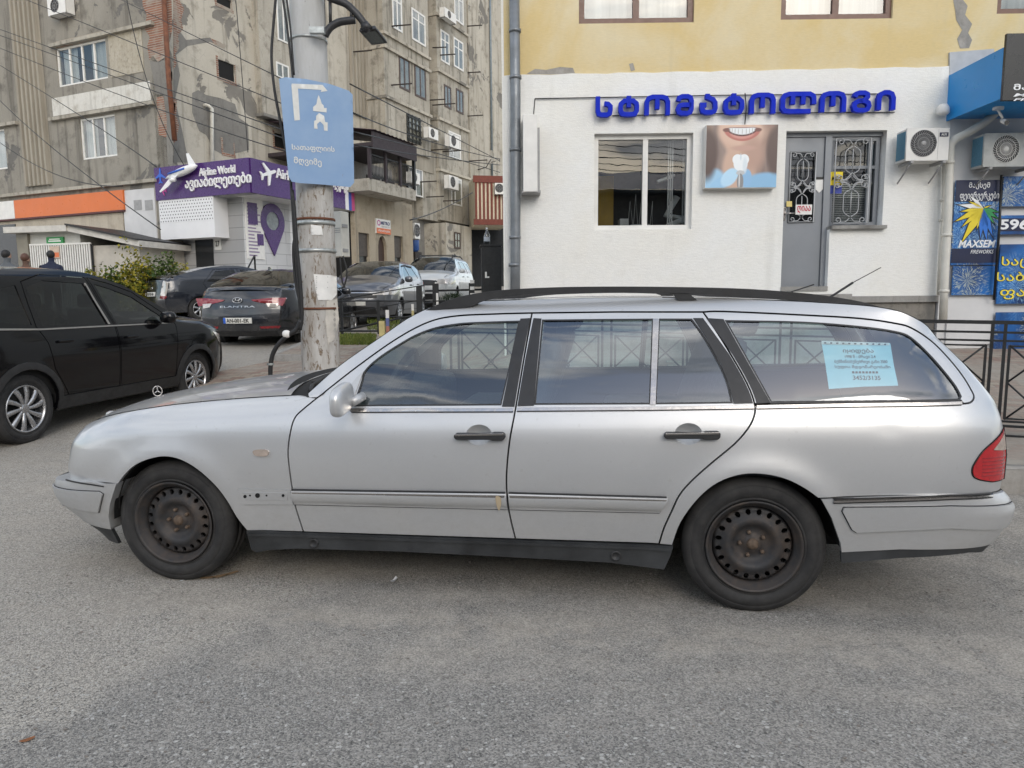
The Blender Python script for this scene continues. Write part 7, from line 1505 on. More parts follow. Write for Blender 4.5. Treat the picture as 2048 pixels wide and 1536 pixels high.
# --- white SUV facing the camera
FOY = R(83.5); FO = place(905, 21.6, FOY, .12, gz(22.5) - .02)
wsp = dict(w=1.79, L=4.56, belt=1.12, bot=.26, wr=.345, rr=.22, ax=(.90, 3.52), front_tail=0, bul=(-.16, .06), ew=.24, glass=TINTED,
  top=[(.10, .96), (.30, 1.04), (.8, 1.10), (1.12, 1.15), (1.5, 1.42), (1.85, 1.62), (2.2, 1.67), (3.2, 1.67), (3.8, 1.62), (4.15, 1.50), (4.4, 1.15), (4.5, 1.0)],
  e0=[(.10, .26), (.02, .45), (.0, .65), (.03, .82), (.10, .96)], e1=[(4.5, 1.0), (4.55, .8), (4.56, .55), (4.5, .26)],
  doors=[[(1.30, .40), (1.25, 1.0), (1.5, 1.25), (1.9, 1.54), (2.3, 1.59), (2.36, 1.12), (2.36, .40)], [(2.38, .40), (2.38, 1.12), (2.33, 1.59), (3.2, 1.58), (3.3, 1.12), (3.1, .75), (3.05, .40)]],
  wins=[([(1.52, 1.15), (1.6, 1.27), (1.95, 1.50), (2.26, 1.54), (2.30, 1.15)], 0), ([(2.44, 1.15), (2.4, 1.54), (3.12, 1.53), (3.2, 1.15)], 1), ([(3.36, 1.16), (3.30, 1.53), (3.8, 1.51), (4.05, 1.20)], -1)],
  trims=[('headlamp', [(.12, .76), (.16, .92), (.62, 1.0), (.55, .84), (.3, .76)], CLEARLENS, .01)],
  segs=[('front_bumper', WHITEPAINT, 0, 3, (-.16, 0)), ('bonnet', WHITEPAINT, 3, 7, (-.14, .07)), ('windscreen', SMOKED, 7, 9, (-.10, .04)), ('roof', WHITEPAINT, 9, 12, (0, .03)), ('rear_window', TINTED, 12, 14, (.06, .02)), ('tailgate', WHITEPAINT, 14, 15, (.06, 0)), ('rear_bumper', WHITEPAINT, 15, 18, (.06, 0))],
  mirror=(1.50, 1.20), handles=[(2.1, 1.03), (2.95, 1.05)], cab=(1.1, 3.7), spokes=6, handlemat=WHITEPAINT)
FOR_, face, ftext, _, _ = gcar('suv', 'white suv with black roof rails, farthest of the parked cars', FO, wsp, WHITEPAINT)
face('grille', [(.50, .72), (1.29, .72), (1.34, .92), (.45, .92)], BLACKPLASTIC, 0, .012); face('air_intake', [(.35, .30), (1.44, .30), (1.40, .48), (.39, .48)], BLACKPLASTIC, 0, .012)
for sg in (0, 1):
    yy = lambda y: y if sg == 0 else 1.79 - y
    face('headlamp', [(yy(.10), .76), (yy(.10), .93), (yy(.40), .91), (yy(.44), .78)], CLEARLENS, 0, .015)
    part(MB().tube([(1.9, yy(.34), 1.64), (2.1, yy(.34), 1.73), (3.5, yy(.34), 1.73), (3.75, yy(.34), 1.66)], .022, 8), 'roof_rail', BLACKPLASTIC, FOR_)
for xx in (2.3, 3.2): part(MB().box(xx - .03, xx + .03, .30, 1.49, 1.73, 1.76), 'cross_bar', BLACKPLASTIC, FOR_)
# ------------------------------------------------------------------ utility pole and what hangs on it
PY = 8.3; PF = Fr((0, PY, 0), 0); a = PF.un(643, 735); b = PF.un(612, -40); zg = zi(a[0], PY) if False else .1
pd = np.array([a[0] - b[0], a[1] - b[1]]); k0 = (zg - a[1]) / (b[1] - a[1]); pb = (a[0] + (b[0] - a[0]) * k0, zg)
k1 = 1.35; pt = (a[0] + (b[0] - a[0]) * k1, a[1] + (b[1] - a[1]) * k1)
POLE = thing('utility_pole', 'thick concrete utility pole, bare and peeling below and grey above', 'pole', PF, (pb[0], 0, pb[1]))
pr = lambda z: .215 - .006 * (z - 1)
pm = MB(); n_ = 60; rows = []
random.seed(11)
pax = lambda z: pb[0] + (pt[0] - pb[0]) * (z - pb[1]) / (pt[1] - pb[1])
for i in range(n_ + 1):
    z = pb[1] - .1 + (pt[1] - pb[1] + .1) * i / n_; rows.append([(pax(z) + (pr(z) + .006 * math.sin(5 * z + 3 * j) * math.sin(j * 1.7 + z)) * math.cos(2 * math.pi * j / 32), (pr(z) + .004 * math.sin(4 * z + j)) * math.sin(2 * math.pi * j / 32), z) for j in range(33)])
pm.grid(rows); part(pm, 'shaft', mk_pole(), POLE)
STEELB = plain('galvanised_band', (.42, .44, .43), .4, .6, .2, 20)
for py, mt, hh_ in ((436, RUSTP, .012), (444, STEELB, .022), (500, STEELB, .020), (617, RUSTP, .012), (70, STEELB, .012)):
    x, z = PF.un(632, py, -.2); part(MB().lathe([(pr(z) + .006, -hh_), (pr(z) + .012, -hh_), (pr(z) + .012, hh_), (pr(z) + .006, hh_)], c=(pax(z), 0, z), k=32, axis='z'), 'band', mt, POLE)
def onpole(px, py, off=.008):
    """point on the pole's face under a pixel"""
    x, z = PF.un(px, py, -.2); dx = max(-.95, min(.95, (x - pax(z)) / pr(z))); return x, -pr(z) * math.sqrt(1 - dx * dx) - off, z
def polesheet(px, name, mat, off=.008, parent=None, label=None, cat=None, curl=0):
    q = [PF.un(x, y, -.2) for x, y in px]
    def mp(u, v):
        dx = max(-.97, min(.97, (u - pax(v)) / pr(v))); return (u, -pr(v) * math.sqrt(1 - dx * dx) - off - curl * max(0, (q[0][1] - v)) ** 2, v)
    return panel(q, [], .03, mp)
o = solo(polesheet([(628, 548), (667, 551), (668, 588), (660, 600), (637, 600), (632, 580)], '', None), 'paper_notice', PAPERW, 'torn white paper notice pasted on the utility pole', 'notice', PF, (PF.un(648, 575, -.2)[0], -.2, PF.un(648, 575, -.2)[1]))
tm = MB()
for i in range(9):
    y = 553 + i * 3.6; p0 = PF.un(633, y + 1, -.2); p1 = PF.un(633 + 30 * (1 if i % 3 else .7), y, -.2); tm.add([(p0[0], -.231 + 0, p0[1]), (p1[0], -.231, p0[1]), (p1[0], -.231, p1[1]), (p0[0], -.231, p1[1])], [(0, 1, 2, 3)], True)
tm.xf(lambda u, y, v: (u, -pr(v) * math.sqrt(max(0, 1 - ((u - pax(v)) / pr(v)) ** 2)) - .011, v)); part(tm, 'text_lines', INK, o)
part(polesheet([(622, 449), (642, 452), (645, 470), (624, 470)], '', None), 'sticker_scrap', PAPERW, POLE)
part(polesheet([(652, 602), (668, 596), (672, 640), (664, 680), (655, 690), (650, 640)], '', None, .006), 'paper_scrap', plain('old_paper', (.52, .49, .44), .9, 0, .15, 9), POLE)
# junction box
JF = PF.sub(0, -.05, 0, R(-25)); q = rect(JF, 660, 424, 689, 514, -.0)
JB = thing('junction_box', 'narrow cream plastic cable box strapped to the right side of the utility pole', 'box', JF, (q[0], 0, q[2]))
part(MB().box(q[0], q[1], -.06, .10, q[2], q[3]), 'casing', OFFW, JB, bevel=.008); part(MB().box(q[1] - .02, q[1] + .015, -.05, .05, q[3] - .2, q[3] - .16).box(q[1] - .02, q[1] + .015, -.05, .05, q[2] + .06, q[2] + .10), 'hinge', GREYPL, JB)
for i in range(3): part(MB().box(q[0] + .04, q[1] - .02, -.063, -.058, q[2] + .30 + i * .025, q[2] + .31 + i * .025), 'vent_slot', GREYPL, JB)
# blue direction sign
zc_ = PF.un(632, 262, -.25); SF = Fr(PF.w(pax(zc_[1]) + .26 * math.sin(R(39)), -.26 * math.cos(R(39)), 0), R(39)); 
cor = [SF.un(*p) for p in ((559, 157), (572, 154), (612, 158), (660, 168), (698, 181), (706, 189), (707, 240), (709, 365), (701, 374), (645, 369), (600, 366), (584, 363), (578, 352))]
SGN = thing('direction_sign', 'faded pale blue road sign with white bent arrow and church symbol on the pole', 'sign', SF, (0, 0, SF.un(640, 365)[1]))
SBL = NB('faded_blue_sign'); _f = SBL.noise(2.0, 6, .6); _c = SBL.mix(SBL.ramp(_f, .35, .7), (.205, .325, .52), (.27, .385, .555)); _rs = SBL.ramp(SBL.noise(7, 6, .7, vec=SBL.co((1, 1, .4))), .70, .73); _c = SBL.mix(SBL.math('MULTIPLY', _rs, .8), _c, (.25, .13, .07)); SBL.P(Base_Color=_c, Roughness=.5); SBL.bump(SBL.noise(1.2, 2), .3, .03)
sgc = lambda u, v: .03 * u * u * 2
part(panel(cor, [], .06, lambda u, v: (u, sgc(u, v), v), rim=.004, rimf=lambda u, v: (u, sgc(u, v) + .004, v)), 'plate', SBL.m, SGN)
SW = plain('sign_white', (.66, .66, .63), .6, 0, .08, 12)
def sgn(px, name='symbol'): part(panel([SF.un(*p) for p in px], [], .06, lambda u, v: (u, sgc(u, v) - .003, v)), name, SW, SGN)
sgn([(583, 170), (584, 167), (645, 170), (655, 182), (641, 184), (643, 180), (596, 177), (600, 240), (589, 241)], 'arrow')
sgn([(637, 190), (641, 200), (643, 207), (647, 211), (648, 216), (653, 216), (653, 225), (626, 222), (626, 214), (631, 210), (633, 207), (634, 200)])
sgn([(638, 226), (648, 232), (650, 244), (655, 245), (655, 262), (648, 261), (647, 250), (640, 243), (634, 248), (635, 258), (628, 257), (628, 242), (632, 240), (632, 232)])
for body, x0, y0, x1, y1, ys in (('სათაფლიის', 584, 288, 669, 306, .5), ('მღვიმე', 588, 313, 643, 334, 0)):
    p = SF.un(x0, (y0 + y1) / 2 - 2); p2 = SF.un(x1, (y0 + y1) / 2 + 3); h_ = SF.un(x0, y0)[1] - SF.un(x0, y1)[1]
    m = text_mb(body, p[0], p2[0], 0, h_ * .82, 0, .001, .018); m.xf(lambda x, y, z: (x, sgc(x, 0) - .003, z + (p[1] - h_ * .41) + (p2[1] - p[1]) * (x - p[0]) / (p2[0] - p[0]))); part(m, 'lettering', SW, SGN)
part(MB().box(-.3, .3, .03, .05, SF.un(632, 190)[1], SF.un(632, 184)[1]), 'clamp', STEELB, SGN)
# street lamp on a curved arm
LF = Fr((0, PY - .05, 0), 0); IRONB = plain('dark_steel', (.045, .045, .047), .45, .5, .2, 20)
L3 = lambda px, py, y=-.1: (LF.un(px, py, y)[0], y, LF.un(px, py, y)[1])
SL_ = thing('street_lamp', 'flat dark street lamp head on a curved double arm fixed to the pole', 'street lamp', LF, L3(660, 60))
part(MB().tube([L3(*p) for p in cr([(640, -28), (655, -8), (672, 0), (692, 8), (708, 22), (722, 38), (731, 52)], 4)], .040, 10).tube([L3(*p) for p in cr([(650, 72), (655, 62), (664, 52), (680, 44), (700, 41), (710, 40)], 4)], .040, 10).tube([L3(661, 48), L3(660, 0)], .018, 8).tube([L3(703, 40), L3(702, 18)], .016, 8), 'arm', IRONB, SL_)
part(MB().box(L3(626, 60)[0], L3(655, 60)[0], -.26, -.2, L3(640, 76)[2], L3(640, 64)[2]), 'arm_bracket', STEELB, SL_)
h0, h1, h2, h3 = L3(717, 62, -.1), L3(752, 57, -.1), L3(776, 87, .36), L3(743, 91, .36)
v0, v1, v2, v3 = [Vector(p) for p in (h0, h1, h2, h3)]; nrm = (v1 - v0).cross(v3 - v0).normalized(); nrm = nrm if nrm.z > 0 else -nrm
m = MB(); lo_ = [v0, v1, v2, v3]; hi_ = [v + nrm * .05 + (sum(lo_, Vector()) / 4 - v) * .15 for v in lo_]; m.add([p[:] for p in lo_ + hi_], [(0, 1, 2, 3), (7, 6, 5, 4), (0, 4, 5, 1), (1, 5, 6, 2), (2, 6, 7, 3), (3, 7, 4, 0)], True); part(m, 'lamp_head', IRONB, SL_, bevel=.01)
cc_ = sum(lo_, Vector()) / 4; il = [cc_ + (v - cc_) * .78 - nrm * .004 for v in lo_]; part(MB().add([p[:] for p in il], [(0, 1, 2, 3)]) and None or (lambda mm: (mm.add([p[:] for p in il], [(0, 1, 2, 3)], True), mm)[1])(MB()), 'led_panel', plain('led_cover', (.07, .085, .08), .2, 0, .1, 30), SL_)
part(MB().tube([L3(728, 48), L3(738, 60)], .05, 10), 'collar', IRONB, SL_)
# cable bundle down the pole and overhead cables
CABM = plain('black_cable', (.014, .014, .015), .6, 0, .2, 30)
C3 = lambda px, py, y=-.3: (PF.un(px, py, y)[0], y, PF.un(px, py, y)[1])
CB = thing('cable_bundle', 'bundle of black cables running down the left of the pole to a bent hose', 'cable', PF, C3(541, 745))
for pts, r_ in (([(553, -20), (546, 60), (543, 115), (549, 180), (562, 250), (578, 330), (584, 400), (588, 470), (593, 540), (598, 600), (602, 640)], .020), ([(563, -20), (575, 60), (583, 130), (586, 160)], .016), ([(571, -20), (580, 50), (585, 110), (588, 150)], .014), ([(584, 380), (590, 440), (594, 500), (600, 560), (604, 630), (600, 660)], .028), ([(590, 470), (586, 500), (590, 560), (600, 610)], .018), ([(602, 640), (592, 660), (574, 672), (556, 690), (545, 710), (541, 735), (541, 760)], .034)):
    part(MB().tube([C3(*p) for p in cr(pts, 4)], r_ * .75, 8), 'cable', CABM, CB)
x = C3(573, 668); part(MB().grid(sell(x, (.05, .04, .045), .9, 6, 8)), 'tape_wrap', PAPERW, CB); x = C3(541, 728); part(MB().lathe([(.04, -.012), (.04, .012)], c=x, k=10, axis='z'), 'clip', STEELB, CB)
for pts in ([(680, 514), (684, 560), (690, 575)], [(686, 512), (694, 545), (688, 572), (678, 577)]): part(MB().tube([C3(x_, y_, -.1) for x_, y_ in cr(pts, 4)], .010, 6), 'cable', CABM, CB)
wires = [((-30, -34), (345, 118), (640, 238)), ((236, -4), (430, 92), (600, 175)), ((-30, 48), (300, 166), (590, 268)), ((-30, 60), (308, 182), (590, 285)), ((-30, 84), (300, 212), (580, 305)), ((-30, 112), (190, 250), (313, 334)), ((-30, 170), (110, 300), (321, 459)), ((-30, 262), (110, 348), (245, 372)), ((470, -20), (484, 150), (496, 305)), ((250, -20), (300, 180), (368, 330)), ((700, 168), (860, 250), (1000, 322)), ((705, 225), (850, 280), (1000, 318)), ((710, 290), (850, 312), (1000, 330)), ((820, 440), (880, 420), (945, 385)), ((700, 262), (850, 300), (1000, 345))]
wl_ = 'thin black overhead cable sagging across the old block'
for i, (a, b, c) in enumerate(wires):
    ya, yb, yc = (20, 15, 10) if i < 8 else (24, 24, 24.2) if i < 10 else (14, 22, 30)
    pts = []
    for t in np.linspace(0, 1, 15):
        q = [(1 - t) * (1 - 2 * t) * u_ + 4 * t * (1 - t) * v_ + t * (2 * t - 1) * w__ for u_, v_, w__ in zip(a, b, c)]; Y = np.interp(t, [0, .5, 1], [ya, yb, yc]); d = ray(*q); pts.append(CAMP + d * (Y / d.y))
    solo(MB().tube(pts, (.0085 if i < 8 else .014), 5), 'overhead_cable', CABM, wl_, 'cable', WORLD, tuple(pts[0]), 'overhead cables strung across the old block')
# ------------------------------------------------------------------ planting, low fences, people, litter, building across the street
LEAFY = mk_leaf('yellow_green_leaf', (.055, .09, .012), (.34, .27, .02)); LEAFG = mk_leaf('green_leaf', (.03, .065, .014), (.11, .15, .03)); NEEDLE = mk_leaf('needle', (.012, .03, .012), (.05, .085, .03)); TWIG = plain('twig', (.09, .065, .045), .9, 0, .2, 20)
def shrub(name, label, c, r, n, leaf, mat, group, clumps=7, seed=1):
    rg = random.Random(seed); t = thing(name, label, 'shrub', WORLD, tuple(c), group); m = MB()
    cl = [(Vector(c) + Vector((rg.uniform(-.7, .7) * r[0], rg.uniform(-.7, .7) * r[1], rg.uniform(.25, .9) * r[2])), rg.uniform(.3, .6)) for _ in range(clumps)]
    for i in range(n):
        cc, cs = rg.choice(cl); d = Vector((rg.gauss(0, 1), rg.gauss(0, 1), rg.gauss(0, 1))).normalized() * (rg.random() ** .4) * cs
        p = cc + Vector((d.x * r[0], d.y * r[1], d.z * r[2] * .9)); u = Vector((rg.uniform(-1, 1), rg.uniform(-1, 1), rg.uniform(-.2, 1))).normalized(); v = u.cross(Vector((rg.uniform(-1, 1), rg.uniform(-1, 1), rg.uniform(-1, 1)))).normalized(); l_ = leaf * rg.uniform(.6, 1.3)
        m.add([(p - v * l_ * .28)[:], (p + u * l_ * .5)[:], (p + v * l_ * .28 + u * l_ * .1)[:], (p - u * l_ * .5)[:]][:4], [(0, 1, 2, 3)], True)
    part(m, 'foliage', mat, t); s_ = MB()
    for cc, cs in cl: s_.tube([c[:] if not isinstance(c, tuple) else c, ((Vector(c) + cc) / 2 + Vector((rg.uniform(-.05, .05), 0, .05)))[:], cc[:]], [.02, .014, .006], 5)
    part(s_, 'stems', TWIG, t); return t
for i, (px, Y, rx, hz, n, mat, lb) in enumerate(((205, 19.6, .46, 1.15, 1500, LEAFY, 'low yellow green shrub at the left end of the hedge'), (240, 19.4, .48, 1.2, 1500, LEAFG, 'dark green shrub second from the left end of the hedge'), (276, 19.3, .44, 1.6, 1700, LEAFY, 'tallest and brightest yellow shrub in the hedge by the kiosk'), (312, 19.6, .40, 1.35, 1300, LEAFG, 'slim green shrub just left of the perforated panel'), (340, 19.8, .38, 1.6, 1300, LEAFG, 'upright green shrub under the white perforated panel'), (368, 20.0, .34, 1.35, 1100, LEAFY, 'rightmost yellow green shrub of the hedge beside the dark door'))):
    d = ray(px, 600); p = d * (Y / d.y); shrub('shrub', lb, Vector((p.x, Y, gz(Y))), (rx, .4, hz), n, .10, mat, 'hedge shrubs in front of the kiosk', 14, i + 3)
solo(kerb_strip(resample([tuple(gp(170, 545).xy), tuple(gp(400, 545).xy)], .8, False), lambda x, y: gz(y) + .15, lambda x, y: gz(y)), 'kerb', KERB, kind='structure')
# little pine in a bed
d = ray(905, 600); p = d * (13.6 / d.y); pz = gz(13.6) + .12; PT = thing('pine_shrub', 'small bushy dark green pine in front of the white suv', 'shrub', WORLD, (p.x, 13.6, pz)); m = MB(); rg = random.Random(5)
for i in range(2600):
    a_ = rg.uniform(0, 6.283); h_ = rg.random(); rr_ = .36 * math.sin(math.pi * min(1, .12 + h_ * .80)) ** .7 * rg.random() ** .45; q = Vector((p.x + rr_ * math.cos(a_), 13.6 + rr_ * math.sin(a_), pz + .08 + .66 * h_)); u = Vector((math.cos(a_) * .7 + rg.uniform(-.4, .4), math.sin(a_) * .7 + rg.uniform(-.4, .4), rg.uniform(.3, 1.1))).normalized(); v = u.cross(Vector((0, 0, 1))).normalized()
    m.add([(q - v * .005)[:], (q + v * .005)[:], (q + u * .10)[:]], [(0, 1, 2)], True)
part(m, 'foliage', NEEDLE, PT); part(MB().tube([(p.x, 13.6, pz - .05), (p.x, 13.6, pz + .4)], [.03, .01], 6), 'trunk', TWIG, PT)
# grass on the island
gm = MB(); rg = random.Random(9)
for i in range(3600):
    if i % 3: px = rg.uniform(680, 752); py = 669 + rg.random() * 21
    else: px = rg.uniform(735, 800); py = rg.uniform(632, 660)
    q = gp(px, py, .13); h_ = rg.uniform(.02, .07); a_ = rg.uniform(0, 6.28); u = Vector((math.cos(a_), math.sin(a_), 0)) * .009; tp = Vector((rg.uniform(-.03, .03), rg.uniform(-.03, .03), h_)); gm.add([(q - u)[:], (q + u)[:], (q + tp)[:]], [(0, 1, 2)], True)
solo(gm, 'grass', mk_leaf('grass_blade', (.06, .10, .015), (.20, .22, .05)), 'thin green grass on the island behind the pole', 'grass', kind='stuff')
# low rail fences round the parking island
def lowfence(label, rails, posts, Y0, Y1, px0, px1):
    pt_ = lambda px, py: (lambda d, Y: CAMP + d * (Y / d.y))(ray(px, py), np.interp(px, [px0, px1], [Y0, Y1])); t = thing('low_fence', label, 'fence', WORLD, tuple(pt_(px0, rails[0][0])))
    for ya, yb, r_ in rails: part(MB().tube([pt_(px0 + (px1 - px0) * k_, ya + (yb - ya) * k_)[:] for k_ in (0, .5, 1)], r_, 6), 'rail', BLACKMETAL, t)
    for px, ya, yb, r_ in posts: a = pt_(px, ya); b = pt_(px, yb); part(MB().box(a.x - r_, a.x + r_, a.y - r_, a.y + r_, b.z, a.z), 'post', BLACKMETAL, t)
lowfence('low black rail fence running level behind the utility pole', [(602, 602, .011), (633, 634, .011), (662, 662, .016)], [(838, 572, 660, .04), (756, 600, 668, .02)], 10.8, 10.6, 672, 895)
lowfence('low black rail fence slanting away towards the grey hatchback', [(600, 570, .010), (631, 598, .010), (664, 626, .018)], [(682, 596, 668, .02)], 11.0, 13.4, 672, 850)
lowfence('low black rail fence around the small pine', [(582, 578, .02), (606, 602, .02)], [(871, 567, 612, .05), (943, 566, 612, .045), (990, 575, 608, .03)], 12.2, 12.4, 850, 1000)
# stakes
def stake(px, y0, y1, Y, cols, label, w_=.03):
    pt_ = lambda py: (lambda d: CAMP + d * (Y / d.y))(ray(px, py)); a, b = pt_(y0), pt_(y1); t = thing('marker_stake', label, 'post', WORLD, (b.x, Y, b.z)); n_ = len(cols)
    for i, cl in enumerate(cols): z1 = a.z + (b.z - a.z) * i / n_; z0 = a.z + (b.z - a.z) * (i + 1) / n_; part(MB().box(b.x - w_, b.x + w_, Y - w_, Y + w_, z0, z1), 'painted_band', cl, t)
YPOST = plain('pale_yellow_paint', (.50, .43, .20), .7, 0, .15, 9); BPAINT = plain('post_blue', (.10, .12, .26), .7, 0, .1); RPAINT = plain('post_red', (.35, .14, .10), .7, 0, .1)
stake(776, 620, 668, 10.2, [WHITEPL, BPAINT, RPAINT], 'thin stake with white, blue and red bands beside the grass', .022); stake(765, 642, 672, 10.25, [YPOST], 'short pale yellow post beside the striped stake', .04)
stake(826, 608, 634, 11.5, [WHITEPL, YPOST], 'thin peeling white stake at the back wheel of the grey hatchback', .018); stake(875, 586, 612, 12.0, [WHITEPL, WHITEPL], 'thin plain white stake left of the small pine', .018); stake(945, 560, 606, 12.1, [WHITEPL, BLACKMETAL, WHITEPL, BLACKMETAL, WHITEPL, BLACKMETAL, WHITEPL], 'black and white banded post right of the small pine', .035)
# cabinet and bottle
CBF = Fr((0, 11.9, 0), R(4)); q = rect(CBF, 964, 492, 1003, 612); CBT = thing('metal_cabinet', 'tall black metal cabinet standing left of the zinc drainpipe', 'cabinet', CBF, (q[0], 0, q[2]))
part(MB().box(q[0], q[1], .0, .45, q[2] - .1, q[3]), 'body', BLACKMETAL, CBT, bevel=.006); part(MB().box(q[0] - .02, q[1] + .02, -.02, .48, q[3], q[3] + .03), 'lid', BLACKMETAL, CBT); part(MB().box(q[0] + .05, q[0] + .08, -.012, .0, q[3] - .52, q[3] - .42).box(q[0] + .08, q[0] + .12, -.012, 0, q[3] - .52, q[3] - .495), 'latch', WHITEPL, CBT); part(MB().box(q[0] + .018, q[1] - .018, -.004, 0, q[2] + .02, q[3] - .02), 'door', BLACKMETAL, CBT)
x, z0 = CBF.un(974, 491, .2); BTL = thing('plastic_bottle', 'clear plastic bottle standing on the black cabinet', 'bottle', CBF, (x, .2, q[3] + .03)); zz = q[3] + .03
part(MB().lathe([(.001, 0), (.05, 0), (.052, .16), (.03, .21), (.016, .235), (.016, .26)], c=(x, .2, zz), k=16, axis='z'), 'bottle_body', mk_glass('clear_plastic', (.8, .84, .86), 3), BTL); part(MB().lathe([(.018, .26), (.018, .285), (.001, .285)], c=(x, .2, zz), k=12, axis='z'), 'cap', WHITEPL, BTL); part(MB().lathe([(.053, .06), (.053, .13)], c=(x, .2, zz), k=16, axis='z'), 'label_wrap', plain('bottle_label', (.45, .48, .52), .6), BTL)
# people behind the black SUV
def person(label, px, py, Y, cloth, hair, skinc, yaw, lean=0.0):
    d = ray(px, py); p = CAMP + d * (Y / d.y); zg_ = gz(Y); H = max(1.5, min(1.85, p.z - zg_)); fr = Fr((p.x, Y, zg_), yaw); t = thing('person', label, 'person', fr, (0, 0, 0)); k_ = H / 1.75
    J = [((0, 0, .95), .14), ((0, -lean * .3, 1.20), .155), ((0, -lean * .7, 1.42), .15), ((0, -lean, 1.53), .058), ((0, -lean - .01, 1.60), .075), ((0, -lean - .012, 1.70), .088)]
    J2 = [((0, 0, .95), .13), ((.10, 0, .88), .10), ((.11, -.02, .48), .065), ((.11, .02, .09), .05), ((.11, -.12, .04), .045)]
    me = bpy.data.meshes.new('person'); V = [j[0] for j in J]; Rr = [j[1] for j in J]; E_ = [(i, i + 1) for i in range(5)]
    for sx in (-1, 1):
        b0 = len(V); V += [(sx * x, y, z) for (x, y, z), r in J2[1:]]; Rr += [r for _, r in J2[1:]]; E_ += [(0, b0), (b0, b0 + 1), (b0 + 1, b0 + 2), (b0 + 2, b0 + 3)]
        b0 = len(V); V += [(sx * .19, -lean * .75, 1.42), (sx * .25, -lean * .6, 1.14), (sx * .22, -.10 - lean * .5, .92), (sx * .21, -.14 - lean * .5, .84)]; Rr += [.065, .048, .036, .03]; E_ += [(2, b0), (b0, b0 + 1), (b0 + 1, b0 + 2), (b0 + 2, b0 + 3)]
    me.from_pydata([(v[0] * k_, v[1] * k_, v[2] * k_) for v in V], E_, []); o = bpy.data.objects.new('body', me); COL.objects.link(o); o.parent = t; META[o.name] = META[t.name]
    sk = o.modifiers.new('skin', 'SKIN'); sk.use_smooth_shade = True
    for i, r in enumerate(Rr): me.skin_vertices[0].data[i].radius = (r * k_, r * k_); me.skin_vertices[0].data[i].use_root = (i == 0)
    o.modifiers.new('sub', 'SUBSURF').levels = 2; o.modifiers['sub'].render_levels = 2; me.materials.append(cloth)
    hz = 1.70 * k_; hy = -lean * k_; part(MB().grid(sell((0, hy - .018, hz - .01), (.078, .088, .108), 1.0, 10, 14)), 'face', skinc, t); part(MB().grid(sell((0, hy + .012, hz + .025), (.088, .098, .100), 1.0, 10, 14)), 'hair', hair, t)
    part(MB().grid(sell((0, hy - .11, hz - .02), (.013, .018, .022), 1, 6, 8)), 'nose', skinc, t)
SKIN = plain('skin', (.45, .27, .19), .6, 0, .05); HBLK = plain('black_hair', (.012, .011, .011), .6, 0, .2, 60); HBRN = plain('brown_hair', (.10, .045, .028), .6, 0, .2, 60)
person('person with black hair in a grey jacket, left of the kiosk', 12, 506, 16.2, plain('grey_jacket', (.10, .11, .12), .85, 0, .1), HBLK, SKIN, R(170)); person('person with reddish brown hair in front of the kiosk door', 50, 513, 16.8, plain('brown_jacket', (.12, .07, .05), .85, 0, .1), HBRN, SKIN, R(180)); person('person in a dark navy jacket bending at the kiosk opening', 98, 506, 17.2, plain('navy_jacket', (.015, .02, .045), .85, 0, .1), HBLK, SKIN, R(200), .15)
# litter on the road
LEAFB = plain('dry_leaf', (.22, .085, .03), .8, 0, .25, 60); FOIL = plain('foil', (.78, .78, .78), .3, .2, .1, 80); CARD = plain('cardboard_scrap', (.30, .20, .11), .9, 0, .2, 40)
def flat(name, label, cat, c, pts, mat, curl=.3, th=0.0): solo(panel([(a, b) for a, b in pts], [], .02, lambda u, v: (c.x + u, c.y + v, c.z + .004 + curl * (u * u + .6 * v * v) + .15 * u * v)), name, mat, label, cat, WORLD, tuple(c))
flat('dead_leaf', 'small curled orange brown leaf on the bare asphalt', 'leaf', gp(54, 1482), cr([(-.02, -.010), (-.006, .008), (.012, .018), (.020, .010), (.012, -.002), (-.003, -.012)], 3, True), LEAFB, 6)
flat('foil_scrap', 'crumpled silver foil scrap on the dust beside the silver car', 'litter', gp(786, 1164), [(-.018, -.01), (-.004, .014), (.012, .03), (.022, .012), (.008, -.012)], FOIL, 25)
flat('cardboard_scrap', 'flattened brown cardboard strip behind the front wheel of the silver car', 'litter', gp(432, 1152), [(-.09, -.035), (.0, -.005), (.09, .05), (.11, .035), (.03, -.03), (-.05, -.05)], CARD, .5)
flat('paper_scrap', 'tiny white paper scrap in front of the front tyre of the silver car', 'litter', gp(363, 1163), [(-.008, -.005), (.006, -.006), (.008, .008), (-.006, .007)], PAPERW, 20)
PEB = plain('pebble', (.22, .20, .18), .9, 0, .2, 50); rg = random.Random(21); pb_ = MB()
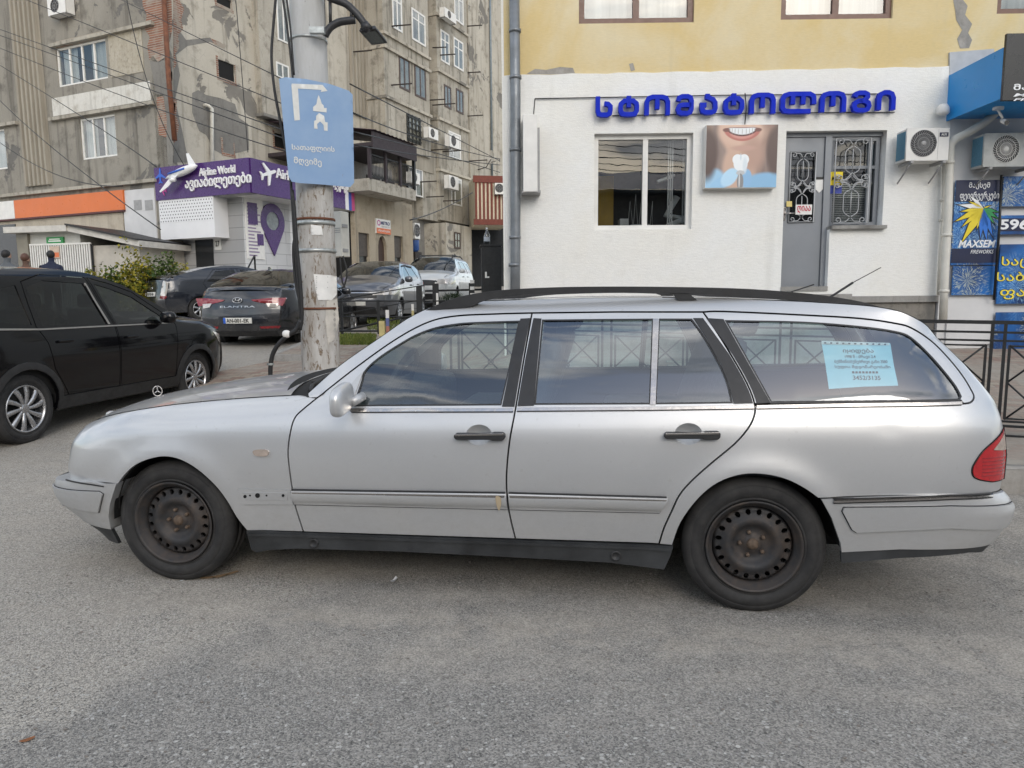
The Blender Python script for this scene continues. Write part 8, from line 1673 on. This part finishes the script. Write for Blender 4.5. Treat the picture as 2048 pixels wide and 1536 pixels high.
for i in range(420):
    px = rg.uniform(0, 2048); py = rg.uniform(1150, 1530) if i % 3 else rg.uniform(1120, 1260); c = gp(px, py); r_ = rg.uniform(.002, .0065); pb_.grid([[(c.x + a_ * 1.2, c.y + b_, c.z + c_) for a_, b_, c_ in row] for row in sell((0, 0, r_ * .4), (r_, r_ * .8, r_ * .7), 1.0, 4, 6)])
solo(pb_, 'gravel', PEB, 'loose pebbles and grit scattered over the asphalt', 'gravel', kind='stuff')
# building across the street, seen mirrored in the surgery window and the car panels
OPF = Fr((0, -17, 0), R(3)); OB = thing('low_building', 'long low dark building with a blue metal roof across the street', 'building', OPF, (0, 0, 0))
part(MB().box(-45, 45, -8, 0, -.2, 6.4), 'wall', weathered('opposite_render', (.22, .21, .20), (.14, .13, .12), (.28, .27, .26), .4), OB); part(MB().prism([(-46, 6.4), (46, 6.4), (46, 6.55), (-46, 6.55)], -9, 1.2), 'eaves', plain('eaves_grey', (.10, .11, .12), .6), OB)
part(MB().add([(-46, 1.2, 6.56), (46, 1.2, 6.56), (46, -4, 8.2), (-46, -4, 8.2)], [(0, 1, 2, 3)], True) and None or (lambda mm: (mm.add([(-46, 1.2, 6.56), (46, 1.2, 6.56), (46, -4, 8.2), (-46, -4, 8.2)], [(0, 1, 2, 3)], True), mm)[1])(MB()), 'roof', plain('blue_roof', (.035, .075, .16), .45, .3, .1, 2), OB)
for i in range(9): x = -38 + 9.2 * i; part(MB().box(x, x + 2.6, .0, .05, 3.8, 5.4), 'window', bpy.data.materials['dark_glass'], OB)
# power lines behind the camera, mirrored in the rear side window
for i in range(5):
    a = Vector((-14, -5 - .25 * i, 7.2 + .28 * i)); b = Vector((16, -4.0 - .2 * i, 5.0 + .22 * i)); solo(MB().tube([(a + (b - a) * t - Vector((0, 0, 1.6 * t * (1 - t))))[:] for t in np.linspace(0, 1, 13)], .014, 5), 'power_line', CABM, 'black power line over the street, mirrored in the side windows of the silver car', 'cable', WORLD, tuple(a), 'power lines over the street')
